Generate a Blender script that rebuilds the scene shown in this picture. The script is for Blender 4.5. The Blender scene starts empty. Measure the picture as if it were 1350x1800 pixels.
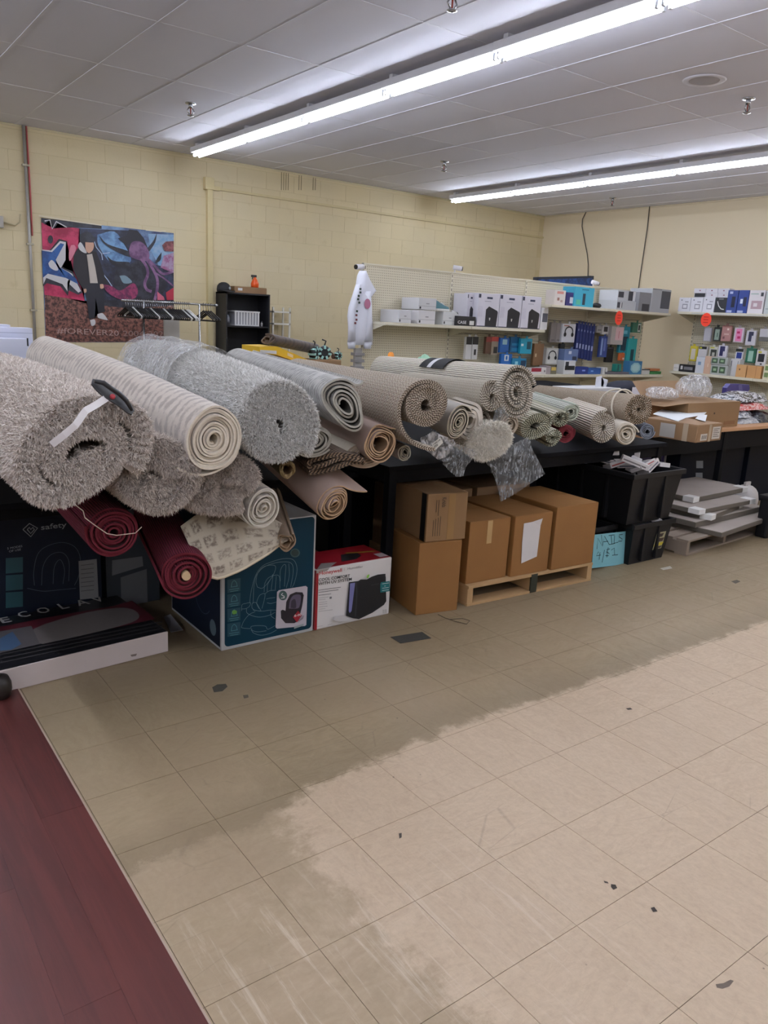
import bpy, bmesh, math, random
import numpy as np
from mathutils import Vector, Matrix
random.seed(7); RNG = np.random.default_rng(11)
PI = math.pi
SC = bpy.context.scene
COL = SC.collection

# ------------------------------------------------------------------ camera (X deep right, Y deep left, Z up; metres)
FPX, YAW, PITCH, ROLL, CAMH = 1369.78, 0.9233196, 0.2442832, -0.0530660, 1.53327
_f = np.array([math.cos(YAW)*math.cos(PITCH), math.sin(YAW)*math.cos(PITCH), -math.sin(PITCH)])
_r = np.cross(_f, [0, 0, 1.0]); _r /= np.linalg.norm(_r); _d = np.cross(_f, _r)
CR = math.cos(ROLL)*_r + math.sin(ROLL)*_d
CD = -math.sin(ROLL)*_r + math.cos(ROLL)*_d
CF = _f
cam_d = bpy.data.cameras.new('camera'); cam = bpy.data.objects.new('camera', cam_d); COL.objects.link(cam)
cam_d.sensor_fit = 'VERTICAL'; cam_d.sensor_height = 36.0; cam_d.lens = FPX/1800*36.0
cam_d.clip_start = 0.05; cam_d.clip_end = 100
cam.matrix_world = Matrix(((CR[0], -CD[0], -CF[0], 0), (CR[1], -CD[1], -CF[1], 0), (CR[2], -CD[2], -CF[2], CAMH), (0, 0, 0, 1)))
SC.camera = cam
CAMP = np.array([0, 0, CAMH])

# ------------------------------------------------------------------ world, exposure
TUBE_W = 34.0            # strength of the fluorescent tubes
W = bpy.data.worlds.new('world'); SC.world = W; W.use_nodes = True
W.node_tree.nodes['Background'].inputs[0].default_value = (0.75, 0.8, 0.9, 1)
W.node_tree.nodes['Background'].inputs[1].default_value = 0.05
vs = SC.view_settings
vs.view_transform = 'Standard'; vs.look = 'None'; vs.gamma = 1.0; vs.use_curve_mapping = False
vs.exposure = 0.27
SC.cycles.use_denoising = True
SC.cycles.max_bounces = 8; SC.cycles.transparent_max_bounces = 16
SC.cycles.sample_clamp_indirect = 6.0

# ------------------------------------------------------------------ measuring helpers
def ray(x, y):
    return (x-675)/FPX*CR + (y-900)/FPX*CD + CF
def atZ(x, y, z):
    d = ray(x, y); return Vector(CAMP + d*(z-CAMH)/d[2])
def atY(x, y, Y):
    d = ray(x, y); return Vector(CAMP + d*Y/d[1])
def atX(x, y, X):
    d = ray(x, y); return Vector(CAMP + d*X/d[0])
def back_of(F, x, y, L):
    """point on the sight line (x, y) that lies L behind the point F"""
    d = ray(x, y); d = d/np.linalg.norm(d); F = np.array(F)
    b = d@(CAMP-F); c = (CAMP-F)@(CAMP-F)-L*L; disc = max(b*b-c, 0)
    return Vector(CAMP + d*(-b+math.sqrt(disc)))

# ------------------------------------------------------------------ materials
def s2l(c):
    return tuple(((v/255)/12.92 if v/255 <= .04045 else ((v/255+.055)/1.055)**2.4) for v in c)
class NT:
    def __init__(s, name):
        s.m = bpy.data.materials.new(name); s.m.use_nodes = True; s.t = s.m.node_tree
        s.p = s.t.nodes['Principled BSDF']; s.out = s.t.nodes['Material Output']
    def n(s, ty, **kw):
        q = s.t.nodes.new(ty)
        for k, v in kw.items(): setattr(q, k, v)
        return q
    def put(s, inp, v):
        if hasattr(v, 'is_linked') or isinstance(v, bpy.types.NodeSocket): s.t.links.new(v, inp)
        else: inp.default_value = v
    def math(s, op, a, b=None, c=None):
        q = s.n('ShaderNodeMath', operation=op)
        s.put(q.inputs[0], a)
        if b is not None: s.put(q.inputs[1], b)
        if c is not None: s.put(q.inputs[2], c)
        return q.outputs[0]
    def mix(s, f, a, b, mode='MIX'):
        q = s.n('ShaderNodeMix', data_type='RGBA', blend_type=mode)
        s.put(q.inputs[0], f)
        for i, v in ((6, a), (7, b)):
            s.put(q.inputs[i], (tuple(v)+(1,)) if isinstance(v, tuple) and len(v) == 3 else v)
        return q.outputs[2]
    def ramp(s, f, lo, hi, a=0.0, b=1.0, smooth=True):
        q = s.n('ShaderNodeMapRange'); q.interpolation_type = 'SMOOTHSTEP' if smooth else 'LINEAR'
        s.put(q.inputs[0], f); s.put(q.inputs[1], lo); s.put(q.inputs[2], hi); s.put(q.inputs[3], a); s.put(q.inputs[4], b)
        return q.outputs[0]
    def coord(s, kind='Object'):
        if kind == 'World': return s.n('ShaderNodeNewGeometry').outputs['Position']
        return s.n('ShaderNodeTexCoord').outputs[kind]
    def mapping(s, v, scale=(1, 1, 1), loc=(0, 0, 0), rot=(0, 0, 0)):
        q = s.n('ShaderNodeMapping'); s.put(q.inputs[0], v)
        q.inputs['Scale'].default_value = scale; q.inputs['Location'].default_value = loc; q.inputs['Rotation'].default_value = rot
        return q.outputs[0]
    def noise(s, v, scale, detail=3, rough=.55, dist=0):
        q = s.n('ShaderNodeTexNoise'); s.put(q.inputs['Vector'], v)
        q.inputs['Scale'].default_value = scale; q.inputs['Detail'].default_value = detail
        q.inputs['Roughness'].default_value = rough; q.inputs['Distortion'].default_value = dist
        return q.outputs['Fac']
    def voro(s, v, scale, out='Distance', feat='F1'):
        q = s.n('ShaderNodeTexVoronoi', feature=feat); s.put(q.inputs['Vector'], v); q.inputs['Scale'].default_value = scale
        return q.outputs[out]
    def sep(s, v):
        q = s.n('ShaderNodeSeparateXYZ'); s.put(q.inputs[0], v); return q.outputs
    def bump(s, h, strength=.3, dist=.01):
        q = s.n('ShaderNodeBump'); s.put(q.inputs['Height'], h); q.inputs['Strength'].default_value = strength
        q.inputs['Distance'].default_value = dist; s.t.links.new(q.outputs[0], s.p.inputs['Normal'])
    def color(s, v):
        s.put(s.p.inputs['Base Color'], (tuple(v)+(1,)) if isinstance(v, tuple) and len(v) == 3 else v)
    def set(s, **kw):
        for k, v in kw.items(): s.put(s.p.inputs[k.replace('_', ' ')], v)
_MC = {}
def P(rgb, rough=.6, metal=0.0, var=.06, scale=12.0, bump=0.0, bscale=60.0, name=None, spec=None):
    """plain procedural material: a colour (sRGB 0-255) broken up by noise, optional fine relief"""
    key = (tuple(rgb), rough, metal, var, scale, bump, bscale, name, spec)
    if key in _MC: return _MC[key]
    t = NT(name or 'paint'); c = s2l(rgb)
    co = t.coord('Object'); nz = t.noise(co, scale, 4)
    a = tuple(max(0, v*(1-var)) for v in c); b = tuple(min(1, v*(1+var)) for v in c)
    t.color(t.mix(nz, a, b)); t.set(Roughness=rough, Metallic=metal)
    if spec is not None: t.p.inputs['Specular IOR Level'].default_value = spec
    if bump: t.bump(t.noise(co, bscale, 4), bump, .004)
    _MC[key] = t.m; return t.m
def emit(name, rgb, strength):
    t = NT(name); t.color(s2l(rgb)); t.put(t.p.inputs['Emission Color'], s2l(rgb)+(1,)); t.p.inputs['Emission Strength'].default_value = strength
    return t.m

# ------------------------------------------------------------------ mesh helpers
ABSOLUTE = set()      # empties whose parts are modelled in room coordinates
def link_mesh(name, me, parent=None):
    o = bpy.data.objects.new(name, me); COL.objects.link(o)
    if parent is not None:
        o.parent = parent
        if parent.name in ABSOLUTE:
            o.matrix_parent_inverse = (Matrix.Translation(parent.location) @ parent.rotation_euler.to_matrix().to_4x4()).inverted()
    return o
def obj(name, bm, mats, parent=None, smooth=False):
    me = bpy.data.meshes.new(name); bm.to_mesh(me); bm.free()
    for m in (mats if isinstance(mats, (list, tuple)) else [mats]): me.materials.append(m)
    if smooth:
        for p in me.polygons: p.use_smooth = True
    return link_mesh(name, me, parent)
def pydata(name, v, f, mats, parent=None, smooth=False, mi=None):
    me = bpy.data.meshes.new(name); me.from_pydata([tuple(x) for x in v], [], [tuple(x) for x in f])
    for m in (mats if isinstance(mats, (list, tuple)) else [mats]): me.materials.append(m)
    if smooth: me.polygons.foreach_set('use_smooth', [True]*len(me.polygons))
    if mi is not None: me.polygons.foreach_set('material_index', mi)
    return link_mesh(name, me, parent)
def tag(o, label, cat, group=None, kind=None):
    o['label'] = label; o['category'] = cat
    if group: o['group'] = group
    if kind: o['kind'] = kind
    return o
def thing(name, label, cat, loc=(0, 0, 0), rz=0.0, group=None):
    o = bpy.data.objects.new(name, None); COL.objects.link(o); o.empty_display_size = .05
    o.location = loc; o.rotation_euler = (0, 0, rz); tag(o, label, cat, group); return o
def wthing(name, label, cat, loc=(0, 0, 0), group=None):
    o = thing(name, label, cat, loc, 0, group); ABSOLUTE.add(o.name); return o
def struct(o):
    o['kind'] = 'structure'; return o
def part(o, label=None):
    if label: o['label'] = label
    return o
def copy_tree(o, parent=None):
    c = o.copy(); COL.objects.link(c); c.parent = parent
    for ch in [x for x in COL.objects if x.parent == o]: copy_tree(ch, c)
    return c
def box(bm, lo, hi, M=None, bev=0.0, mi=0):
    x0, y0, z0 = lo; x1, y1, z1 = hi
    vs_ = [bm.verts.new(p) for p in ((x0,y0,z0),(x1,y0,z0),(x1,y1,z0),(x0,y1,z0),(x0,y0,z1),(x1,y0,z1),(x1,y1,z1),(x0,y1,z1))]
    fs = [bm.faces.new([vs_[i] for i in q]) for q in ((3,2,1,0),(4,5,6,7),(0,1,5,4),(1,2,6,5),(2,3,7,6),(3,0,4,7))]
    for f in fs: f.material_index = mi
    if bev > 0:
        es = list({e for f in fs for e in f.edges})
        r = bmesh.ops.bevel(bm, geom=es, offset=bev, segments=2, affect='EDGES', profile=.6)
        vs_ = list({v for f in r['faces'] for v in f.verts} | {v for v in vs_ if v.is_valid})
    if M is not None: bmesh.ops.transform(bm, matrix=M, verts=vs_)
    return vs_
def bx(name, lo, hi, mat, parent=None, bev=0.0, M=None, smooth=False):
    bm = bmesh.new(); box(bm, lo, hi, M, bev); return obj(name, bm, mat, parent, smooth)
def tube(bm, pts, r, seg=8, caps=True, mi=0, closed=False):
    pts = [Vector(p) for p in pts]; n = len(pts); rings = []
    rr = r if isinstance(r, (list, tuple)) else [r]*n
    prev = None
    for i, p in enumerate(pts):
        if closed: t = pts[(i+1) % n]-pts[i-1]
        else: t = pts[min(i+1, n-1)]-pts[max(i-1, 0)]
        t.normalize()
        if prev is None:
            a = Vector((0, 0, 1)) if abs(t.z) < .9 else Vector((1, 0, 0)); u = t.cross(a).normalized()
        else:
            u = (prev-t*prev.dot(t)); u = u.normalized() if u.length > 1e-6 else t.orthogonal().normalized()
        prev = u; v = t.cross(u)
        rings.append([bm.verts.new(p+rr[i]*(math.cos(2*PI*k/seg)*u+math.sin(2*PI*k/seg)*v)) for k in range(seg)])
    for i in range(n if closed else n-1):
        A, B = rings[i], rings[(i+1) % n]
        for k in range(seg):
            f = bm.faces.new((A[k], A[(k+1) % seg], B[(k+1) % seg], B[k])); f.material_index = mi; f.smooth = True
    if caps and not closed:
        bm.faces.new(rings[0][::-1]).material_index = mi; bm.faces.new(rings[-1]).material_index = mi
def tb(name, pts, r, mat, parent=None, seg=8, closed=False):
    bm = bmesh.new(); tube(bm, pts, r, seg, closed=closed); return obj(name, bm, mat, parent)
def lathe(bm, prof, M=None, seg=20, mi=0, caps=True):
    rings = []; vv = []
    for r, z in prof:
        ring = [bm.verts.new((r*math.cos(2*PI*k/seg), r*math.sin(2*PI*k/seg), z)) for k in range(seg)]; rings.append(ring); vv += ring
    for A, B in zip(rings, rings[1:]):
        for k in range(seg):
            f = bm.faces.new((A[k], A[(k+1) % seg], B[(k+1) % seg], B[k])); f.smooth = True; f.material_index = mi
    if caps:
        if prof[0][0] > 1e-5: bm.faces.new(rings[0][::-1]).material_index = mi
        if prof[-1][0] > 1e-5: bm.faces.new(rings[-1]).material_index = mi
    if M is not None: bmesh.ops.transform(bm, matrix=M, verts=vv)
def flatpoly(bm, pts, mi=0):
    """flat polygon from 3D points (fan by bmesh), used for print and paper"""
    f = bm.faces.new([bm.verts.new(p) for p in pts]); f.material_index = mi; return f
def slab(bm, pts, off, mi=0):
    """polygon given thickness by the vector off"""
    off = Vector(off); a = [bm.verts.new(Vector(p)) for p in pts]; b = [bm.verts.new(Vector(p)+off) for p in pts]; n = len(a)
    bm.faces.new(a).material_index = mi; bm.faces.new(b[::-1]).material_index = mi
    for i in range(n): bm.faces.new((a[i], b[i], b[(i+1) % n], a[(i+1) % n])).material_index = mi
def ribbon(bm, pts, w, nrm, mi=0):
    """flat stroke of width w following pts, lying in the plane with normal nrm"""
    nrm = Vector(nrm).normalized(); pts = [Vector(p) for p in pts]; L = []
    for i, p in enumerate(pts):
        t = (pts[min(i+1, len(pts)-1)]-pts[max(i-1, 0)]).normalized(); s = t.cross(nrm)*w/2
        L.append((bm.verts.new(p+s), bm.verts.new(p-s)))
    for A, B in zip(L, L[1:]): bm.faces.new((A[0], A[1], B[1], B[0])).material_index = mi
_fonts = {}
def text_mesh(txt, size, bold=False):
    cu = bpy.data.curves.new('t', 'FONT'); cu.body = txt; cu.size = size; cu.align_x = 'LEFT'; cu.resolution_u = 2
    if bold: cu.offset = size*.012
    o = bpy.data.objects.new('t', cu); COL.objects.link(o)
    dg = bpy.context.evaluated_depsgraph_get(); me = bpy.data.meshes.new_from_object(o.evaluated_get(dg))
    bpy.data.objects.remove(o); bpy.data.curves.remove(cu); return me
def text(name, txt, size, origin, xdir, ydir, mat, parent=None, width=None, bold=False):
    """lettering as a flat mesh starting at origin; xdir reads along, ydir is up"""
    me = text_mesh(txt, size, bold); xs = [v.co.x for v in me.vertices]; k = 1.0
    if width and xs: k = width/max(1e-6, max(xs)-min(xs))
    X = Vector(xdir).normalized(); Y = Vector(ydir).normalized(); O = Vector(origin)
    for v in me.vertices: v.co = O+X*v.co.x*k+Y*v.co.y
    me.materials.clear(); me.materials.append(mat); me.name = name
    return link_mesh(name, me, parent)
def rotz(a): return Matrix.Rotation(a, 4, 'Z')
def TR(loc, rz=0): return Matrix.Translation(Vector(loc)) @ rotz(rz)
# ================================================================== THE SETTING
WA, WB, CZ = 9.55, 10.24, 3.30        # block wall (y), far wall (x), ceiling height
XMIN, YMIN = -6.5, -6.5
# --- materials of the shell
t = NT('painted_block'); co = t.coord('World')
oi = t.n('ShaderNodeObjectInfo').outputs['Random']
big = t.noise(co, .9, 4); fine = t.noise(co, 45, 4)
c = t.mix(t.ramp(big, .3, .7), s2l((222, 208, 170)), s2l((214, 202, 170)))
c = t.mix(t.math('MULTIPLY', oi, .18), c, s2l((204, 188, 146)))
c = t.mix(t.ramp(t.noise(co, 5, 5), .62, .75, 0, .35), c, s2l((190, 172, 128)))
t.color(c); t.set(Roughness=.6); t.bump(t.math('ADD', fine, t.noise(co, 160, 2)), .35, .003)
M_BLOCK = t.m
t = NT('painted_plaster'); co = t.coord('World')
t.color(t.mix(t.noise(co, .7, 4), s2l((226, 212, 182)), s2l((220, 206, 179)))); t.set(Roughness=.6); t.bump(t.noise(co, 90, 3), .2, .002)
M_PLASTER = t.m
M_MORTAR = P((208, 194, 154), .7, name='painted_joint')
t = NT('vinyl_tile'); co = t.coord('World')
oi = t.n('ShaderNodeObjectInfo').outputs['Random']
xyz = t.sep(co)
st = t.mapping(co, (9, 22, 1)); st2 = t.mapping(co, (22, 9, 1))
sel = t.math('GREATER_THAN', oi, .5)
streak = t.mix(sel, t.noise(st, 1.0, 6, .7, 1.5), t.noise(st2, 1.0, 6, .7, 1.5))
clean = t.mix(t.ramp(streak, .25, .8), s2l((198, 177, 151)), s2l((182, 160, 135)))
clean = t.mix(t.math('MULTIPLY', oi, .28), clean, s2l((186, 165, 141)))
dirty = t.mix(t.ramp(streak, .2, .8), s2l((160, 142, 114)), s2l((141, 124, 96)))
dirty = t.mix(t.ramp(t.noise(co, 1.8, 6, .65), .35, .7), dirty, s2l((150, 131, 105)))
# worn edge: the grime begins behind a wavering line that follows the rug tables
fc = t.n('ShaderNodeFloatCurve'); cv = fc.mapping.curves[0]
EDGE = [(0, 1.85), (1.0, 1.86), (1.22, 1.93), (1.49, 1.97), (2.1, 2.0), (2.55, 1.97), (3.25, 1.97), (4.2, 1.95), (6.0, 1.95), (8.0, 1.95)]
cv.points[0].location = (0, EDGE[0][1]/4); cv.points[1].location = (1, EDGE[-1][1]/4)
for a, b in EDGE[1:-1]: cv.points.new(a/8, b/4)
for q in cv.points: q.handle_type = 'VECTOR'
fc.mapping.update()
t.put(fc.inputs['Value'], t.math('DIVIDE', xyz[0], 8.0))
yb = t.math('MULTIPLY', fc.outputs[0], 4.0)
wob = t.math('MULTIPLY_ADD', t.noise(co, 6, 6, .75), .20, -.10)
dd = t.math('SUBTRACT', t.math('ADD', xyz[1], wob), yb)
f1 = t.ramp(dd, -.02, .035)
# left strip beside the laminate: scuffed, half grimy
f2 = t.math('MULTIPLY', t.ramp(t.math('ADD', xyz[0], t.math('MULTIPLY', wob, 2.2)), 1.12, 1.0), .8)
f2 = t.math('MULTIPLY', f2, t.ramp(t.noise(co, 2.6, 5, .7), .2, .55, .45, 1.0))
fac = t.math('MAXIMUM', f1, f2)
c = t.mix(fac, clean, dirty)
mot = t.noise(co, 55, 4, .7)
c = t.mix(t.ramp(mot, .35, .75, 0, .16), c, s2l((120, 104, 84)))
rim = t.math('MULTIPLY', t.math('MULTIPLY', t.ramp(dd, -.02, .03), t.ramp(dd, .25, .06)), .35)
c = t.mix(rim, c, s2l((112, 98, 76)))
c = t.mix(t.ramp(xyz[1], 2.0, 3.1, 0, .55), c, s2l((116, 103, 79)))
# scrapes and specks
scr = t.voro(t.mapping(co, (1.2, 5, 1), rot=(0, 0, .5)), 1.6, 'Distance', 'DISTANCE_TO_EDGE')
scr = t.math('MULTIPLY', t.ramp(scr, .012, .0), t.ramp(t.noise(co, 2.2, 3), .52, .62))
c = t.mix(t.math('MULTIPLY', scr, .22), c, s2l((96, 84, 70)))
spk = t.math('MULTIPLY', t.ramp(t.voro(co, 13), .06, .03), t.ramp(t.noise(co, 3.1, 2), .55, .62))
c = t.mix(t.math('MULTIPLY', spk, .8), c, s2l((88, 76, 66)))
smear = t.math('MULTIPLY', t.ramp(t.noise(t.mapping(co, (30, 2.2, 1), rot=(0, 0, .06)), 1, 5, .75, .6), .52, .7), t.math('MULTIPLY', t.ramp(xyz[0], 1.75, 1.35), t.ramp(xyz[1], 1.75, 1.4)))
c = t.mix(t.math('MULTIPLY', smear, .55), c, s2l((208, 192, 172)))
t.color(c); t.set(Roughness=t.math('ADD', .38, t.math('MULTIPLY', streak, .22))); t.p.inputs['Specular IOR Level'].default_value = .35
t.bump(t.noise(co, 30, 3), .05, .002)
M_TILE = t.m
M_SEAM = P((96, 82, 68), .9, name='tile_seam')
t = NT('red_laminate'); co = t.coord('World'); oi = t.n('ShaderNodeObjectInfo').outputs['Random']
g = t.noise(t.mapping(co, (26, 1.6, 1)), 1, 6, .65, 1.2)
c = t.mix(t.ramp(g, .3, .72), s2l((88, 42, 38)), s2l((60, 27, 26))); c = t.mix(t.math('MULTIPLY', oi, .5), c, s2l((98, 50, 44)))
t.color(c); t.set(Roughness=.42); M_LAM = t.m
t = NT('ceiling_board'); co = t.coord('World'); oi = t.n('ShaderNodeObjectInfo').outputs['Random']
c = t.mix(oi, s2l((228, 230, 243)), s2l((221, 223, 237))); c = t.mix(t.ramp(t.noise(co, .5, 3), .4, .8, 0, .35), c, s2l((212, 211, 224)))
t.color(c); t.set(Roughness=.85); t.bump(t.noise(co, 220, 3, .7), .5, .002); M_CEIL = t.m
M_TBAR = P((224, 226, 238), .6, name='white_grid')

# --- floor
bm = bmesh.new(); box(bm, (XMIN, YMIN, -.12), (WB+.2, WA+.2, -.0025)); floor = struct(obj('floor', bm, M_SEAM))
S = .3048; OX, OY = .8943 % S, .7431 % S
def pxy(p):
    q = np.array(p)-CAMP; z = q@CF
    return (675+FPX*(q@CR)/z, 900+FPX*(q@CD)/z, z) if z > .1 else (1e9, 1e9, z)
near, rest = [], []
for i in range(-24, 36):
    for j in range(-24, 34):
        x0, y0 = OX+i*S, OY+j*S
        if x0+S < .583 and y0 < 3.3: continue
        px_, py_, z_ = pxy((x0+S/2, y0+S/2, 0))
        if -70 < px_ < 1420 and 850 < py_ < 1900 and y0 < 3.9: near.append((z_, x0, y0))
        else: rest.append((x0, y0))
near.sort(); rest += [(a, b) for _, a, b in near[300:]]; near = near[:300]
g = .0008
bm = bmesh.new(); box(bm, (g, g, -.0024), (S-g, S-g, 0)); tile_me = bpy.data.meshes.new('floor_tile'); bm.to_mesh(tile_me); bm.free(); tile_me.materials.append(M_TILE)
bm = bmesh.new(); box(bm, (max(0, 0)+g, g, -.0024), (S-g, S-g, 0)); bm.free()
for _, x0, y0 in near:
    if x0 < .583:
        o = bx('floor_tile', (.584, y0+g, -.0024), (x0+S-g, y0+S-g, 0), M_TILE, floor)
    else:
        o = bpy.data.objects.new('floor_tile', tile_me); COL.objects.link(o); o.parent = floor; o.location = (x0, y0, 0)
v, f = [], []
for x0, y0 in rest:
    k = len(v); a = max(x0, .584) if y0 < 3.2 else x0
    v += [(a+g, y0+g, 0), (x0+S-g, y0+g, 0), (x0+S-g, y0+S-g, 0), (a+g, y0+S-g, 0)]; f.append((k, k+1, k+2, k+3))
o = pydata('far_floor_tiles', v, f, M_TILE, floor); o['kind'] = 'stuff'
# --- red laminate laid against the vinyl
lam = struct(bx('laminate_floor', (XMIN, YMIN, -.0024), (.578, 3.2, -.0004), P((70, 30, 28), .6)))
for k in range(9):
    x1 = .578-k*.128; n0 = -2.6+((k*.47) % 1.2)
    y = n0
    while y < 3.2:
        y1 = min(y+1.21, 3.2)
        if y1 > .6: bx('laminate_plank', (x1-.1276, max(y, -1.0)+.0003, -.0004), (x1, y1-.0003, .0045), M_LAM, lam)
        y += 1.21
struct(bx('trim_1', (.578, YMIN, -.002), (.584, 3.2, .0035), P((168, 148, 132), .5, name='edge_strip')))
# dark marks worn into the vinyl
def blot(pts, col, z=.0009, name='stain'):
    bm = bmesh.new(); flatpoly(bm, [atZ(x, y, z) for x, y in pts][::-1]); bmesh.ops.recalc_face_normals(bm, faces=bm.faces)
    return obj(name, bm, P(col, .8, var=.3, scale=60), floor)
blot([(373,1208),(382,1203),(397,1202),(400,1207),(391,1215),(376,1217)], (64, 62, 54))
blot([(427,1222),(436,1221),(437,1226),(429,1228)], (84, 78, 66))
blot([(1258,1730),(1272,1728),(1284,1722),(1290,1724),(1282,1734),(1270,1738),(1260,1736)], (104, 92, 82))
blot([(1074,1554),(1082,1555),(1085,1561),(1078,1564),(1074,1559)], (58, 52, 46))
blot([(1061,1548),(1068,1550),(1070,1553),(1063,1552)], (70, 62, 56))
blot([(1144,1596),(1150,1594),(1156,1602),(1148,1603)], (62, 54, 50))
blot([(701,1465),(706,1464),(706,1472),(702,1474)], (66, 60, 54))
blot([(1100,1245),(1108,1244),(1112,1247),(1104,1248)], (74, 66, 58))
blot([(1285,1022),(1295,1019),(1302,1022),(1293,1026)], (88, 80, 70))
blot([(1160,999),(1178,995),(1182,999),(1166,1002)], (190, 186, 176))
# --- walls
wall_left = struct(bx('wall_left', (XMIN, WA+.0022, -.1), (WB+.2, WA+.25, CZ+.2), M_MORTAR))
bw, bh = .4064, .2032
def blockmesh(w):
    bm = bmesh.new(); m = .0022
    box(bm, (m, 0, m), (w-m, .02, bh-m), bev=.0018); me = bpy.data.meshes.new('block'); bm.to_mesh(me); bm.free(); me.materials.append(M_BLOCK); return me
me_full = blockmesh(bw); half = blockmesh(bw/2)
for k in range(4, 16):
    x = 1.60+(bw/2 if k % 2 else 0)
    if k % 2:
        o = bpy.data.objects.new('block', half); COL.objects.link(o); o.parent = wall_left; o.location = (1.6, WA, k*bh)
    while x < WB-.05:
        last = x+bw > WB
        o = bpy.data.objects.new('block', half if last else me_full); COL.objects.link(o); o.parent = wall_left; o.location = (x, WA, k*bh); x += bw
bx('upper_course', (1.6, WA, 16*bh+.004), (WB, WA+.02, CZ), M_BLOCK, wall_left)
bx('lower_courses', (XMIN, WA, 0), (1.597, WA+.02, CZ), M_BLOCK, wall_left)
bx('lower_courses', (1.6, WA, 0), (WB, WA+.02, 4*bh-.004), M_BLOCK, wall_left)
struct(bx('wall_right', (WB, YMIN, -.1), (WB+.25, WA+.25, CZ+.2), M_PLASTER))
struct(bx('wall_front', (XMIN, YMIN-.25, -.1), (WB+.25, YMIN, CZ+.2), M_PLASTER))
struct(bx('wall_back', (XMIN-.25, YMIN, -.1), (XMIN, WA+.25, CZ+.2), M_PLASTER))
# --- ceiling: boards of 2 x 4 feet in a white grid
ceiling = struct(bx('ceiling', (XMIN, YMIN, CZ+.02), (WB+.2, WA+.2, CZ+.15), M_CEIL))
TX, TY = .6096, 1.2192
xs = [3.315+k*TX for k in range(-17, 13)]; ys = [4.235+k*TY for k in range(-9, 6)]
v, f = [], []; nvis = 0
for x0 in xs:
    for y0 in ys:
        x1, y1 = min(x0+TX, WB), min(y0+TY, WA); a, b = max(x0, XMIN), max(y0, YMIN)
        if x1-a < .03 or y1-b < .03: continue
        px_, py_, z_ = pxy(((a+x1)/2, (b+y1)/2, CZ))
        if -200 < px_ < 1550 and -160 < py_ < 480 and z_ > 0:
            bx('ceiling_panel', (a+.0092, b+.0092, CZ+.002+random.uniform(0, .002)), (x1-.0092, y1-.0092, CZ+.02), M_CEIL, ceiling); nvis += 1
        else:
            k = len(v); z = CZ+.006; v += [(a+.01, b+.01, z), (a+.01, y1-.01, z), (x1-.01, y1-.01, z), (x1-.01, b+.01, z)]; f.append((k, k+1, k+2, k+3))
o = pydata('far_ceiling_panels', v, f, M_CEIL, ceiling); o['kind'] = 'stuff'
for x0 in xs:
    if XMIN < x0 < WB: bx('grid_runner', (x0-.009, YMIN, CZ), (x0+.009, WA, CZ+.02), M_TBAR, ceiling)
bm = bmesh.new()
for y0 in ys:
    if YMIN < y0 < WA: box(bm, (XMIN, y0-.010, CZ+.001), (WB, y0+.010, CZ+.019))
obj('grid_cross_bars', bm, M_TBAR, ceiling)
struct(bx('trim_2', (XMIN, WA-.012, CZ-.018), (WB, WA, CZ), P((206, 196, 160), .5)))
struct(bx('trim_3', (WB-.012, YMIN, CZ-.018), (WB, WA, CZ), P((210, 198, 168), .5)))

# ================================================================== CEILING LIGHTS
M_LAMPW = P((226, 228, 236), .35, name='white_enamel'); M_TUBE = emit('lit_tube', (238, 243, 255), TUBE_W)
M_ENDCAP = P((176, 178, 182), .3, .7, name='socket_metal')
FL = 1.2085
def fixture(x, y, label, group):
    """4 ft strip running from y down to y-FL"""
    t = thing('fluorescent_light', label, 'ceiling light', (x, y-FL/2, CZ-.12), 0, group); h = FL/2
    bm = bmesh.new(); box(bm, (-.07, -h, .024), (.07, h, .078), bev=.008); obj('housing', bm, M_LAMPW, t)
    for s in (-.03, .03):
        bm = bmesh.new(); tube(bm, [(s, -h+.03, 0), (s, h-.03, 0)], .0155, 8); obj('lit_tube', bm, M_TUBE, t)
    for e in (-1, 1):
        for s in (-.03, .03): bx('lamp_socket', (s-.011, e*(h-.022)-.009, -.018), (s+.011, e*(h-.022)+.009, .032), M_ENDCAP, t, bev=.004)
    bm = bmesh.new(); box(bm, (-.03, h-.09, .08), (.03, h-.05, .12)); obj('hanger_bracket', bm, M_LAMPW, t)
    return t
ORD = ['nearest the block wall', 'second from the block wall', 'third from the block wall', 'fourth from the block wall', 'fifth from the block wall', 'sixth from the block wall, at top edge']
GL = 'fluorescent strip lights on the ceiling'
first = fixture(3.83, 8.906, 'lit strip light in the left ceiling row, '+ORD[0], GL)
def lamp(x, y, lab):
    o = copy_tree(first); o.location = (x, y-FL/2, CZ-.12); o['label'] = lab; return o
for k in range(1, 12):
    lamp(3.83-.004*k, 8.906-k*FL, 'lit strip light in the left ceiling row, '+ORD[k] if k < 6 else 'strip light continuing the left ceiling row past the top edge of the picture')
for k in range(11):
    lamp(7.73-.01*min(k, 3), 9.0-k*FL, 'lit strip light in the right ceiling row, '+ORD[k] if k < 4 else 'strip light continuing the right ceiling row past the right edge of the picture')
for k in range(12): lamp(-.1, 8.9-k*FL, 'strip light in the ceiling row beside the camera, out of the picture')
for k in range(10): lamp(-4.0, 7.0-k*FL, 'strip light in the far ceiling row behind the camera, out of the picture')
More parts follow.
